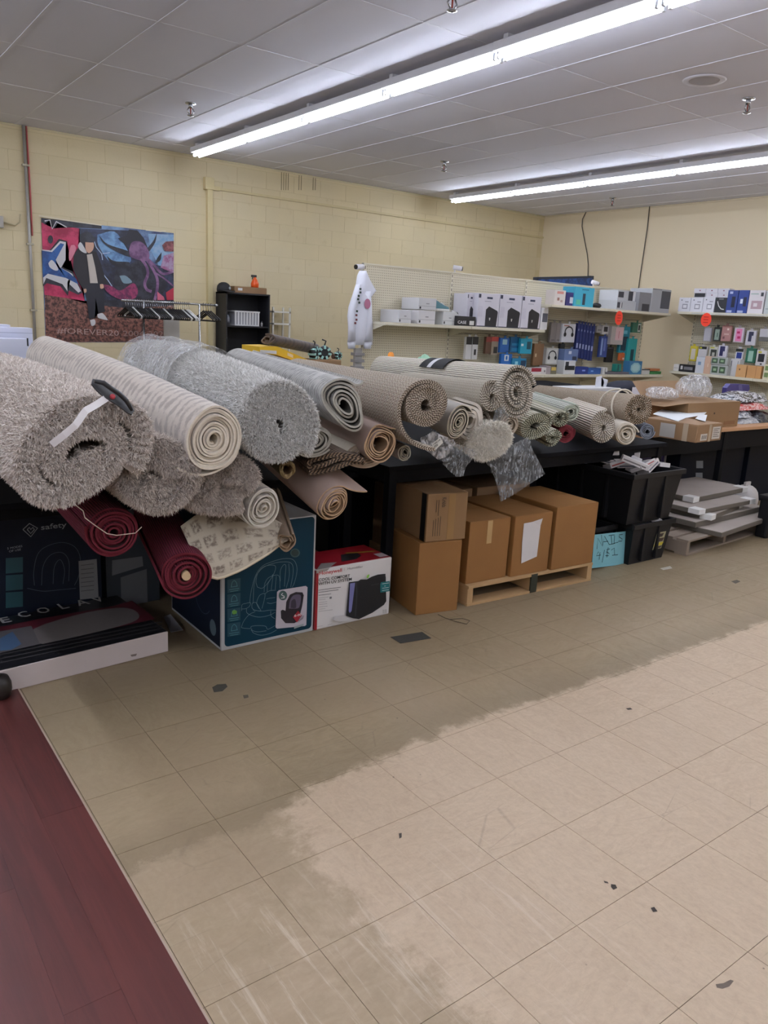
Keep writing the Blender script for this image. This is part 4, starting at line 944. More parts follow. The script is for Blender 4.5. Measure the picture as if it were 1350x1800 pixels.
fcb.poly('photo_seat_lining', [(985,770),(1000,660),(1050,590),(1130,580),(1150,620),(1130,740),(1090,770)], P((92, 84, 104), .5), True)
fcb.poly('photo_seat_insert', [(1010,760),(1020,670),(1060,640),(1080,670),(1080,760)], P((54, 48, 64), .5), True)
fcb.poly('round_badge', [(905+58*math.cos(a), 592+66*math.sin(a)) for a in np.linspace(0, 6.28, 22)[:-1]], P((66, 92, 92), .5))
fcb.line('badge_mark', [[(905,560),(885,580),(905,595),(925,605),(905,630)], [(880,630),(930,622)]], .003, M_WHITE)
fcb.poly('red_diamond', [(1040,885),(1110,798),(1165,860),(1095,958)], P((150, 26, 44), .45))
fcb.text('diamond_lettering', '8-00', 1058, 885, 1155, 862, 32, M_WHITE, True)
for k in range(5): fcb.line('caption_line', [[(1110+k*6, 955-k*20), (1180+k*3, 880-k*8+20)]], .002, P((120, 112, 120), .5), False)
fcb.poly('white_tab', [(1055,1015),(1185,975),(1185,1000),(1058,1045)], P((150, 160, 160), .5))
fcb.poly('round_badge', [(1070+66*math.cos(a), 15+60*math.sin(a)) for a in np.linspace(0, 6.28, 22)[:-1]], P((46, 78, 78), .5))
fcb.poly('badge_core', [(1070+50*math.cos(a), 15+46*math.sin(a)) for a in np.linspace(0, 6.28, 22)[:-1]], P((24, 48, 48), .5))
sd = Face(0, None, t)
for k in range(3):
    z = .40-.035*k; bm = bmesh.new(); ribbon(bm, [(X0-.0014, Y0+.10, z), (X0-.0014, Y0+.36, z)], .006, (-1, 0, 0)); obj('side_text_line', bm, P((70, 84, 98), .6), t)
bm = bmesh.new(); flatpoly(bm, [(X0-.0013, Y0+.09+.035*math.cos(a), .085+.04*math.sin(a)) for a in np.linspace(0, 6.28, 18)[:-1]]); obj('side_badge', bm, P((84, 104, 116), .6), t)
bm = bmesh.new(); ribbon(bm, [(X0-.0014, Y0+.20+.10*math.cos(a), .23+.11*math.sin(a)) for a in np.linspace(-2.4, 1.2, 16)], .003, (-1, 0, 0)); obj('side_drawing', bm, P((60, 74, 88), .6), t)

# --- humidifier box
X0, X1, Y0, Y1, H = 1.938, 2.402, 3.085, 3.34, .318
t = wthing('humidifier_carton', 'white humidifier box with a red top, beside the petrol blue box', 'box', ((X0+X1)/2, (Y0+Y1)/2, 0))
cq = bx('carton', (X0, Y0, 0), (X1, Y1, H), P((222, 220, 220), .5, var=.03), t, bev=.008)
M_RED = P((150, 24, 36), .45, name='red_card')
bx('red_top', (X0+.006, Y0+.008, H-.002), (X1-.006, Y1-.004, H+.0012), M_RED, t)
bm = bmesh.new(); box(bm, (X0+.0, Y0-.0004, .002), (X0+.013, Y0+.004, H-.004)); obj('red_edge', bm, M_RED, t)
bx('red_side', (X0-.001, Y0+.006, .004), (X0+.003, Y1-.006, H-.006), M_RED, t)
bm = bmesh.new(); flatpoly(bm, [(X0+.18, Y0+.05, H+.0022), (X0+.27, Y0+.05, H+.0022), (X0+.33, Y0+.09, H+.0022), (X0+.34, Y0+.15, H+.0022), (X0+.24, Y0+.15, H+.0022)]); obj('top_picture', bm, P((44, 40, 42), .4), t)
bm = bmesh.new(); flatpoly(bm, [(X0+.28, Y0+.15, H+.0026), (X0+.44, Y0+.11, H+.0026), (X0+.44, Y0+.13, H+.0026), (X0+.28, Y0+.17, H+.0026)]); obj('yellow_strip', bm, P((150, 120, 40), .5), t)
bm = bmesh.new(); flatpoly(bm, [(X0+.40, Y0+.02, H+.003), (X0+.455, Y0+.02, H+.003), (X0+.455, Y0+.08, H+.003), (X0+.40, Y0+.08, H+.003)]); obj('top_label', bm, P((190, 176, 180), .5), t)
bm = bmesh.new(); slab(bm, [(X0+.0, Y0-.0006, H-.018), (X0+.06, Y0-.0006, H-.014), (X0+.075, Y0-.0006, H-.002), (X0+.0, Y0-.0006, H-.002)], (0, -.0004, 0)); slab(bm, [(X0+.0, Y0-.002, H+.002), (X0+.075, Y0-.002, H+.002), (X0+.15, Y0+.05, H+.003), (X0+.07, Y0+.07, H+.003)], (0, 0, .001)); part(obj('packing_tape', bm, P((152, 146, 142), .3), t), 'grey torn packing tape')
fh = Face(Y0-.0008, Zm(545, 960, 9.31), cq)
fh.text('brand_lettering', 'Honeywell', 145, 475, 515, 418, 62, P((178, 34, 44), .5), True)
fh.text('product_lettering', 'Humidifier', 612, 388, 862, 350, 38, P((112, 110, 112), .5))
fh.line('divider', [[(562,405),(562,355)]], .001, P((150, 150, 150), .5), False)
fh.text('title_lettering', 'COOL COMFORT', 140, 580, 650, 508, 52, M_INK, True)
fh.text('title_lettering', 'WITH UV SYSTEM', 140, 645, 682, 560, 52, M_INK, True)
for k, (y, x) in enumerate(((715,505),(752,465),(805,345),(850,300),(880,255),(925,280),(958,280),(998,285),(1035,250),(1068,370))):
    fh.line('small_text_line', [[(140, y+(6 if k < 2 else 0)), (x, y-(x-140)*.12)]], .0026 if k < 3 else .0016, P((96, 98, 102) if k < 3 else (140, 142, 146), .6), False)
fh.poly('symbol', [(320,830),(355,825),(355,860),(320,865)], P((120, 122, 126), .6))
fh.poly('product_picture', [(640,590),(790,570),(830,545),(930,545),(1010,500),(1110,465),(1235,452),(1248,900),(1210,960),(1020,1090),(800,1195),(700,1180),(588,1140)], P((30, 32, 38), .35))
fh.poly('picture_face', [(795,575),(940,550),(1240,500),(1245,900),(1200,955),(830,1165),(770,1150)], P((24, 26, 31), .35))
fh.poly('picture_window', [(655,610),(738,598),(680,1060),(650,1095),(632,1060)], P((122, 124, 178), .4))
fh.line('picture_edge', [[(755,590),(765,800),(740,1150)]], .004, P((62, 64, 70), .4)); fh.line('picture_vent', [[(1000,640),(1130,612)]], .002, P((60, 62, 68), .4), False)
fh.poly('green_leaf', [(925,520),(935,480),(970,462),(965,500),(945,525)], P((132, 190, 80), .5), True)
fh.poly('teal_flash', [(1165,590),(1305,570),(1305,735),(1150,762),(1150,620)], P((18, 108, 112), .45))
for k, y in enumerate((618, 655, 690, 728)): fh.line('flash_text_line', [[(1180 if k != 1 else 1215, y), (1290 if k != 1 else 1240, y-16 if k != 1 else y-4)]], .0024, M_WHITE, False)
for k in range(7): fh.line('barcode_bar', [[(1188+k*11, 1040-k), (1188+k*11, 1100-k)]], .0006+.0004*(k % 3), M_INK, False)
fh.poly('grey_print_shadow', [(380,1160),(560,1130),(600,1165),(720,1200),(540,1235),(400,1220)], P((198, 196, 198), .5), True)
for k in range(3): fh.line('small_text_line', [[(120+k*170, 1318-k*30), (205+k*160, 1303-k*32)]], .0022, P((176, 174, 176), .6), False)

# --- plain cardboard
def cardmat(c1, c2):
    t = NT('cardboard'); co = t.coord('Object'); n = t.noise(co, 5, 4); s = t.noise(t.mapping(co, (60, 60, 3)), 1, 2)
    c = t.mix(n, s2l(c1), s2l(c2)); t.color(t.mix(t.math('MULTIPLY', s, .15), c, tuple(v*.7 for v in s2l(c1)))); t.set(Roughness=.72); t.bump(t.noise(co, 25, 3), .15, .004); return t.m
M_CARD = cardmat((144, 101, 52), (130, 88, 43)); M_CARD2 = cardmat((142, 110, 74), (128, 98, 65)); M_CARDD = cardmat((150, 118, 84), (128, 98, 68)); M_FLAPGAP = P((70, 48, 26), .8)
M_TAPE = P((178, 146, 100), .25, name='parcel_tape')
def carton(label, loc, rz, w, d, h, mat, tape='front', group='cardboard boxes under the tables', name='cardboard_box', tilt=0):
    t = thing(name, label, 'box', loc, rz, group)
    bx('carton', (0, 0, 0), (w, d, h), mat, t, bev=.004)
    bx('top_flap', (.002, .001, h), (w-.002, d/2-.0012, h+.0022), mat, t); bx('top_flap', (.002, d/2+.0012, h), (w-.002, d-.001, h+.0022), mat, t)
    if tape == 'front':
        bx('parcel_tape', (w*.43, -.0008, h*.62), (w*.55, .002, h-.002), M_TAPE, t)
    return t
a, b = atZ(730, 1082, 0), atZ(803, 1072, 0); r2 = math.atan2(b.y-a.y, b.x-a.x)
carton('lower plain cardboard box of the stack beside the humidifier box', (a.x, a.y, 0), r2, (b-a).length, .31, .398, M_CARD, None)
t = carton('upper printed cardboard box of the stack beside the humidifier box', (a.x+.035, a.y+.0, .402), r2+.01, .245, .46, .256, M_CARD2, None)
bx('front_tape', (.128, -.001, .004), (.170, .001, .254), P((140, 106, 62), .35), t); bx('dark_band', (-.0012, .014, .0), (.001, .062, .256), P((14, 14, 18), .4), t)
M_INKB = P((52, 40, 30), .7)
text('box_lettering', 'Kirklds', .036, (.086, -.0018, .238), (0, 0, -1), (1, 0, 0), M_INKB, t, width=.052, bold=True)
for k in range(2): bx('print_line', (.052+k*.013, -.0016, .160-k*.02), (.055+k*.013, -.001, .225), M_INKB, t)
for k in range(4): bx('print_line', (.040+k*.014, -.0016, .030), (.0425+k*.014, -.001, .118+.006*k), M_INKB, t)
# --- pallet with three boxes in front, two behind
M_PINE = cardmat((186, 154, 110), (166, 132, 92)); M_GREYW = cardmat((146, 132, 118), (122, 110, 98))
def pallet(label, loc, rz, w, d, mat, h=.118, nb=7):
    t = thing('wooden_pallet', label, 'pallet', loc, rz, 'wooden pallets on the floor')
    for k in range(3):
        x = k*(w-.04)/2; bx('stringer', (x, 0, .014), (x+.04, d, h-.016), mat, t, bev=.002)
    for k in range(nb): y = k*(d-.09)/(nb-1); bx('top_board', (random.uniform(-.003, .003), y-.004, h-.016), (w+random.uniform(-.004, .004), y+.088, h), mat, t, bev=.001)
    for k in range(3): y = k*(d-.09)/2; bx('bottom_board', (0, y-.003, 0), (w, y+.09, .014), mat, t, bev=.001)
    return t
a, b = atZ(820, 1066, 0), atZ(1038, 1020, 0); rp = math.atan2(b.y-a.y, b.x-a.x); PW = (b-a).length
pal = pallet('pine pallet under the row of cardboard boxes', (a.x, a.y, 0), rp, PW, 1.0, M_PINE)
bx('black_tape', (PW/2-.025, -.006, .003), (PW/2+.025, .005, .117), P((40, 44, 34), .5), pal)
def onpal(x, y): return (a.x+x*math.cos(rp)-y*math.sin(rp), a.y+x*math.sin(rp)+y*math.cos(rp), .1185)
ca = carton('left cardboard box on the pine pallet, with a tape strip', onpal(.005, .03), rp, .302, .50, .355, M_CARD)
cb = carton('middle cardboard box on the pine pallet, with a white paper sheet', onpal(.325, .012), rp, .30, .50, .360, M_CARD, None)
cc = carton('right cardboard box on the pine pallet, plain and tallest', onpal(.645, .0), rp, .36, .50, .385, M_CARD, None)
carton('cardboard box behind the left one on the pine pallet', onpal(.0, .55), rp, .46, .42, .40, M_CARDD, None)
carton('cardboard box behind the right one on the pine pallet', onpal(.50, .55), rp, .46, .42, .40, M_CARDD, None)
bm = bmesh.new(); slab(bm, [(.068, -.0015, .315), (.130, -.004, .318), (.208, -.010, .333), (.203, -.003, .29), (.200, -.0015, .10), (.075, -.004, .075), (.068, -.002, .20)], (0, -.0007, 0)); part(obj('paper_sheet', bm, P((212, 210, 212), .6, var=.05), cb), 'white blank paper sheet')
tag(tb('loose_wire', [atZ(x, y, .003) for x, y in ((770,1080),(782,1086),(800,1092),(820,1097),(826,1091),(812,1087),(790,1089))], .0016, P((70, 62, 50), .5), None, 5), 'thin curled wire on the floor beside the cardboard stack', 'wire')
bm = bmesh.new(); slab(bm, [atZ(x, y, .0012) for x, y in ((686,1120),(742,1111),(758,1122),(704,1131))], (0, 0, .001)); tag(obj('floor_patch', bm, P((52, 52, 48), .8, var=.4, scale=120)), 'dark rectangular tape patch stuck on the floor', 'tape')

# --- black totes
M_TOTE = P((19, 20, 24), .5, name='black_plastic', var=.1, spec=.3)
def tote(label, loc, rz, w, d, h, taper=.03):
    t = thing('storage_tote', label, 'tote', loc, rz, 'black plastic storage totes')
    bm = bmesh.new(); th_ = .006
    def ring(i, z, x=0): return [(taper*(1-z/h)+i, taper*(1-z/h)+i, z+x), (w-taper*(1-z/h)-i, taper*(1-z/h)+i, z+x), (w-taper*(1-z/h)-i, d-taper*(1-z/h)-i, z+x), (taper*(1-z/h)+i, d-taper*(1-z/h)-i, z+x)]
    R_ = [[bm.verts.new(p) for p in ring(i, z, x)] for i, z, x in ((0, 0, 0), (0, h, 0), (th_, h, 0), (th_, 0, .006))]
    for A, B_ in zip(R_, R_[1:]):
        for k in range(4): bm.faces.new((A[k], A[(k+1) % 4], B_[(k+1) % 4], B_[k]))
    bm.faces.new(R_[0][::-1]); bm.faces.new(R_[-1]); obj('tub', bm, M_TOTE, t)
    e = .014; bm = bmesh.new()
    for lo, hi in (((-e, -e, h-.03), (w+e, 0, h+.004)), ((-e, d, h-.03), (w+e, d+e, h+.004)), ((-e, 0, h-.03), (0, d, h+.004)), ((w, 0, h-.03), (w+e, d, h+.004))): box(bm, lo, hi, bev=.003)
    obj('rim', bm, M_TOTE, t)
    for k in range(2): x = w*(.28+.36*k); bx('front_rib', (x, -.002, .02), (x+.022, taper*.7, h-.03), M_TOTE, t, bev=.002)
    for k in range(3): y = d*(.22+.25*k); bx('side_rib', (-.002, y, .02), (taper*.7, y+.022, h-.03), M_TOTE, t, bev=.002)
    return t
tl = tote('lower black tote with a yellow sticker, holding up the big tote', (4.335, 2.985, 0), 0, .44, .62, .285)
bm = bmesh.new(); e_ = [(.275, .001), (.385, .001)]; M_YEL = P((196, 182, 50), .5)
def tlp(x, z): return (x, .03*(1-z/.285)-.003, z)
for nm, x0, x1, z0, z1, m_ in (('sticker', .27, .372, .075, .20, P((168, 164, 130), .5)), ('yellow_band', .272, .37, .10, .122, M_YEL), ('dark_print', .30, .365, .13, .155, P((58, 34, 30), .5)), ('dark_print', .30, .35, .165, .19, P((48, 32, 30), .5)), ('dark_print', .28, .36, .08, .096, P((70, 56, 52), .5))):
    bm = bmesh.new(); k_ = {'sticker': 0, 'yellow_band': 1, 'dark_print': 2}[nm]*.0006
    slab(bm, [Vector(tlp(x0, z0))-Vector((0, k_, 0)), Vector(tlp(x1, z0))-Vector((0, k_, 0)), Vector(tlp(x1+.012, z1))-Vector((0, k_, 0)), Vector(tlp(x0+.012, z1))-Vector((0, k_, 0))], (0, .0005, 0)); obj(nm, bm, m_, tl)
tl2 = tote('lower black tote at the left, behind the blue price note', (3.93, 3.10, 0), 0, .36, .62, .27)
tu = tote('big upper black tote heaped with small white cartons', (4.23, 2.965, .292), 0, .55, .86, .345, .04)
rg = random.Random(5); M_PK = [P((214, 212, 214), .5), P((192, 190, 192), .5), P((206, 198, 196), .5)]
for k in range(20):
    w_, d_, h_ = rg.uniform(.15, .20), rg.uniform(.06, .09), rg.uniform(.026, .04); i, j = k % 4, k // 4
    t = thing('small_carton', ['small white carton heaped in the big black tote', 'small pale carton heaped in the big black tote'][k % 2], 'box', (4.33+.105*i+rg.uniform(-.02, .02), 3.05+.12*j+rg.uniform(-.02, .02), .632+rg.uniform(0, .05)+(.025 if k > 8 else 0)), rg.uniform(-.9, .9), 'small cartons heaped in the big black tote')
    t.rotation_euler = (rg.uniform(-.5, .5), rg.uniform(-.35, .35), t.rotation_euler[2])
    bx('carton', (-w_/2, -d_/2, 0), (w_/2, d_/2, h_), M_PK[k % 3], t, bev=.002)
    bx('print_band', (-w_/2+.01, -d_/2-.0006, h_*.3), (w_/2-.02, -d_/2+.001, h_*.55), P([(120, 116, 118), (150, 60, 52), (88, 92, 104)][k % 3], .5), t)
    if k in (2, 3): bx('top_print', (-w_/2+.012, -d_/2+.008, h_), (w_/2-.012, d_/2-.008, h_+.0007), P((96, 58, 50) if k == 2 else (52, 50, 54), .5), t)
# filler under the visible layer so the heap is carried
bx('lower_cartons', (.06, .09, .012), (.49, .78, .25), P((170, 168, 170), .6), tu)
bx('lower_cartons', (.05, .06, .012), (.39, .56, .25), P((150, 148, 150), .6), tl)
t = thing('small_carton', 'white carton poking out of the lower sticker tote', 'box', (4.66, 3.05, .245), .5); t.rotation_euler = (.5, .3, .5)
bx('carton', (-.06, -.03, 0), (.06, .03, .05), M_PK[0], t, bev=.002); bx('print_band', (-.05, -.0306, .015), (.04, -.029, .03), P((120, 116, 118), .5), t)
# --- blue price note
np_ = [atY(x, y, 3.05) for x, y in ((1045,940),(1100,934),(1096,992),(1040,999))]
t = wthing('price_note', 'light blue handwritten paper note reading NAILS 4/$1', 'note', (np_[3].x, 3.05, np_[3].z))
bm = bmesh.new(); slab(bm, np_, (0, .0012, 0)); cq = obj('paper', bm, P((128, 190, 202), .65, var=.06), t)
fn = Face(3.049, Zm(950, 780, 3.375), cq)
HW = {'letter_N': [[(335,625),(340,560),(368,610),(362,540)]], 'letter_A': [[(368,605),(380,548),(408,598)], [(374,582),(402,578)]], 'letter_I': [[(405,545),(440,540)], [(420,544),(424,594)], [(408,598),(440,592)]],
 'letter_L': [[(440,545),(436,590),(462,584)]], 'letter_S': [[(488,538),(468,540),(466,552),(486,566),(482,578),(462,578)]], 'digit_4': [[(345,640),(332,665),(358,660)], [(354,645),(348,688)]], 'slash': [[(380,630),(366,705)]],
 'dollar_sign': [[(412,624),(394,628),(392,642),(408,650),(404,664),(386,664)], [(402,615),(394,675)]], 'digit_1': [[(420,632),(438,618),(440,660)], [(426,662),(460,658)]]}
for nm, st in HW.items(): fn.line(nm, st, .0042, P((30, 50, 66), .6), False)
# --- grey pallet with framed panels
p0, p1 = atZ(1208, 977, 0), atZ(1335, 935, 0)
a = atZ(1208, 977, 0); pal2 = pallet('weathered grey pallet under the framed panels', (a.x-.02, a.y, 0), .08, 1.15, .56, M_GREYW, .115, 5)
M_PANEL = cardmat((172, 162, 154), (156, 147, 139)); M_PEDGE = cardmat((104, 98, 88), (90, 84, 76))
def panel(label, px_, py_, z, rz, w, d, h=.038, corners=True):
    q = atZ(px_, py_, z); t = thing('canvas_board', label, 'board', (q.x, q.y, z), rz, 'framed boards stacked on the grey pallet')
    bx('frame', (0, 0, 0), (w, d, h-.003), M_PEDGE, t, bev=.002); bx('face_board', (.006, .006, h-.003), (w-.006, d-.006, h), M_PANEL, t)
    if corners:
        for x, y in ((-.002, -.002), (w-.088, -.002), (-.002, d-.088)): bx('corner_guard', (x, y, -.002), (x+.09, y+.09, h+.003), P((222, 222, 220), .6, var=.03), t, bev=.003)
    return t
panel('lowest bare grey board, skewed out over the pallet', 1268, 945, .117, .12, 1.05, .60, .036, False)
panel('second bare grey board from the bottom of the panel stack', 1222, 928, .156, .06, 1.06, .60, .042, False)
panel('third panel from the bottom, small with white corner guards', 1250, 915, .200, .20, .70, .60, .036)
panel('panel second from the top with white corner guards', 1228, 905, .240, .03, .84, .58, .034)
panel('top panel of the stack with white corner guards and a scratched face', 1218, 884, .278, .06, .88, .58, .038)
# --- dark boxes in the shade under the right table
M_DN = P((13, 18, 30), .6, spec=.15); 
def darkbox(label, x0, x1, y0, h, labels=(), d=.5, mat=M_DN):
    t = wthing('dark_carton', label, 'box', ((x0+x1)/2, y0+d/2, 0)); bx('carton', (x0, y0, 0), (x1, y0+d, h), mat, t, bev=.004)
    for i, (px0, py0, px1, py1) in enumerate(labels):
        bm = bmesh.new(); slab(bm, [atY(px0, py1, y0-.001), atY(px1, py1, y0-.001), atY(px1, py0, y0-.001), atY(px0, py0, y0-.001)], (0, .0008, 0)); obj('paper_label', bm, P((118, 124, 132), .6), t)
    bx('carton_lid', (x0+.003, y0+.003, h), (x1-.003, y0+d-.003, h+.004), mat, t)
    return t
xa, xb = atY(1186, 850, 3.75).x+.03, atY(1300, 850, 3.75).x
darkbox('dark carton with two white stickers in the shade under the parcel table', xa, xb, 3.75, .60, ((1224, 810, 1236, 823), (1223, 831, 1235, 845)))
darkbox('tall black carton in the shade at the right under the parcel table', xb+.03, xb+.62, 3.72, .66)
t = darkbox('purple carton standing behind the big black tote', atY(1118, 810, 3.86).x, atY(1170, 810, 3.86).x, 3.86, .64, (), .3, P((44, 38, 92), .5))
bx('pale_edge', (atY(1167, 810, 3.86).x, 3.858, .1), (atY(1170.5, 810, 3.86).x, 3.862, .63), P((150, 148, 150), .5), t)
darkbox('dark filler carton added to deepen the shade under the rug table, behind the humidifier box', 1.98, 2.33, 3.75, .62)  # cartons from here on are added to darken the space under the tables
darkbox('dark filler carton added to deepen the shade behind the cardboard stack', 2.66, 3.3, 4.1, .66)
darkbox('dark filler carton added to deepen the shade behind the boxes on the pine pallet', 3.32, 3.95, 4.1, .66)
darkbox('dark filler carton added to deepen the shade behind the black totes', 4.0, 4.85, 4.2, .66)
darkbox('dark filler carton added to deepen the shade behind the petrol blue box', 1.32, 1.93, 4.35, .62)
t = wthing('storage_tote', 'black tub cut by the right edge of the picture', 'tote', (6.45, 3.15, 0))
q = atZ(1346, 948, 0); bx('tub', (q.x, q.y, 0), (q.x+.6, q.y+.10, .33), M_TOTE, t, bev=.02); bx('rim', (q.x-.01, q.y-.01, .31), (q.x+.61, q.y+.11, .34), M_TOTE, t, bev=.006)
t = wthing('merchandise_bag', 'white bag with an amber patch behind the grey pallet at the right', 'bag', atZ(1336, 925, 0))
q = atZ(1340, 922, 0); bm = bmesh.new(); bmesh.ops.create_icosphere(bm, subdivisions=3, radius=1, matrix=Matrix.Translation((q.x+.12, q.y+.25, .14)) @ Matrix.Diagonal((.14, .10, .14, 1)))
for vv in bm.verts: vv.co += Vector((0, 0, .012*math.sin(vv.co.x*60+vv.co.y*45)))
for f_ in bm.faces: f_.material_index = 1 if f_.calc_center_median().z < .11 else 0; f_.smooth = True
obj('bag_body', bm, [P((190, 186, 184), .5), P((170, 120, 50), .5)], t); bx('bag_top', (q.x+.08, q.y+.24, .26), (q.x+.16, q.y+.26, .31), P((190, 186, 184), .5), t)

# ================================================================== PARCELS ON THE RIGHT TABLE
# flat box turned corner-on
c0 = atZ(1224, 780, TZ+.002); 
def dirto(px_, py_, z): q = atZ(px_, py_, z); return q
cr = dirto(1262, 772, TZ+.002); rz = math.atan2(cr.y-c0.y, cr.x-c0.x)
c0 = Vector((5.10, 3.43, TZ+.002)); 
t = thing('parcel_box', 'flat battered parcel box with shipping labels and papers on top', 'box', (5.107, 3.107, TZ+.002), .06)
PWd, PDp, PH = .36, .44, .125
bx('carton', (0, 0, 0), (PWd, PDp, PH), M_CARDD, t, bev=.006); bx('top_flap', (.002, .002, PH), (PWd-.002, PDp/2-.002, PH+.003), M_CARDD, t); bx('top_flap', (.002, PDp/2+.002, PH), (PWd-.002, PDp-.002, PH+.003), M_CARDD, t)
M_LBL = P((198, 192, 184), .5)
bx('shipping_label', (.06, -.0015, .012), (.15, .001, .06), M_LBL, t); bx('shipping_label', (.22, -.0015, .015), (.335, .001, .105), M_LBL, t)
bx('shipping_label', (-.0015, .17, .01), (.001, .29, .11), P((170, 166, 160), .5), t); bx('shipping_label', (-.0015, .34, .02), (.001, .40, .06), P((160, 156, 150), .5), t)
bx('clear_tape', (-.001, .07, .0), (.001, .11, PH+.003), P((176, 158, 136), .2), t); bx('clear_tape', (.17, -.0012, 0), (.20, .001, PH), P((176, 158, 136), .2), t)
for k in range(4): bx('label_print', (.075+.018*k, -.0022, .022), (.085+.018*k, -.0012, .05), P((96, 92, 88), .6), t)
for k in range(5): bx('label_print', (.235, -.0022, .03+.014*k), (.32-.02*(k % 2), -.0012, .036+.014*k), P((120, 114, 108), .6), t)
L0 = t.location
def papers(label, pts, z, dz=0.0, sag=0.0):
    bm = bmesh.new(); slab(bm, [Vector(atZ(x, y, z))+Vector((0, 0, sag*(i % 2))) for i, (x, y) in enumerate(pts)], (0, 0, .003)); return tag(obj('paper_sheet', bm, P((232, 238, 242), .5, var=.03)), label, 'paper', 'white papers on the flat parcel')
zt = TZ+PH+.008
papers('large white paper sheet lying on the flat parcel box', [(1148,728),(1170,717),(1190,718),(1243,724),(1238,729),(1223,732),(1205,735),(1192,741)], zt)
papers('small torn white paper beside the large sheet on the parcel', [(1222,736),(1230,729),(1243,730),(1240,741),(1228,738)], zt+.004)
# taller opened box behind
t = wthing('parcel_box', 'taller opened parcel box behind the flat one, clear bags on it', 'box', (atY(1255, 750, 3.62).x, 3.7, TZ))
x0, x1 = atY(1203, 740, 3.62).x, atY(1297, 740, 3.60).x; zt2 = atY(1290, 706, 3.6).z
bx('carton', (x0, 3.60, TZ), (x1, 4.05, zt2), M_CARD2, t, bev=.004)
bm = bmesh.new(); slab(bm, [(x0, 4.05, zt2), (x1, 4.05, zt2), (x1-.04, 4.2, zt2+.12), (x0+.05, 4.2, zt2+.12)], (0, .003, .002)); obj('open_flap', bm, M_CARD2, t)
bm = bmesh.new(); slab(bm, [(x0, 3.6, zt2), (x0, 4.05, zt2), (x0-.25, 4.0, zt2-.03), (x0-.25, 3.66, zt2-.03)], (0, .002, .003)); obj('open_flap', bm, M_CARD2, t)
bx('printed_mark', (x1-.22, 3.5985, TZ+.02), (x1-.05, 3.6, TZ+.05), P((120, 84, 50), .7), t); bx('hand_hole', ((x0+x1)/2-.01, 3.5985, zt2-.10), ((x0+x1)/2+.01, 3.6, zt2-.085), P((60, 44, 30), .8), t)
def crumple(name, label, c, r, mat, seed, cat='plastic bag', group=None, sub=4, amp=.22, fr=2.2):
    bm = bmesh.new(); bmesh.ops.create_icosphere(bm, subdivisions=sub, radius=1); rg = np.random.default_rng(seed); K = rg.normal(size=(7, 3))*fr; ph = rg.uniform(0, 6, 7)
    for v_ in bm.verts:
        p_ = np.array(v_.co); d = sum(abs(math.sin(K[i]@p_+ph[i])) for i in range(7))/7-.5; q_ = p_*(1+amp*d*2); v_.co = Vector((q_[0]*r[0]+c[0], q_[1]*r[1]+c[1], max(q_[2], -.75)*r[2]+c[2]))
    for f_ in bm.faces: f_.smooth = True
    return tag(obj(name, bm, mat), label, cat, group)
q = atY(1228, 690, 3.8); crumple('plastic_bag', 'large crumpled clear bag on top of the opened parcel box', (q.x, 3.85, zt2+.10), (.16, .13, .10), M_FILMW, 3)
q = atY(1182, 697, 3.75); crumple('plastic_bag', 'smaller crumpled clear bag left of the large one', (q.x, 3.85, zt2+.056), (.14, .12, .055), M_FILMW, 4)
t = wthing('product_box', 'flat white and purple box at the back left of the parcel table', 'box', (5.6, 4.4, TZ))
q0, q1 = atY(1158, 690, 4.4), atY(1205, 690, 4.4); bx('box_body', (q0.x, 4.4, TZ), (q1.x+.1, 4.7, q0.z+.02), P((208, 208, 218), .5), t, bev=.003); bx('purple_end', (q0.x-.001, 4.399, TZ+.01), (q0.x+.04, 4.402, q0.z+.018), P((66, 62, 130), .5), t)
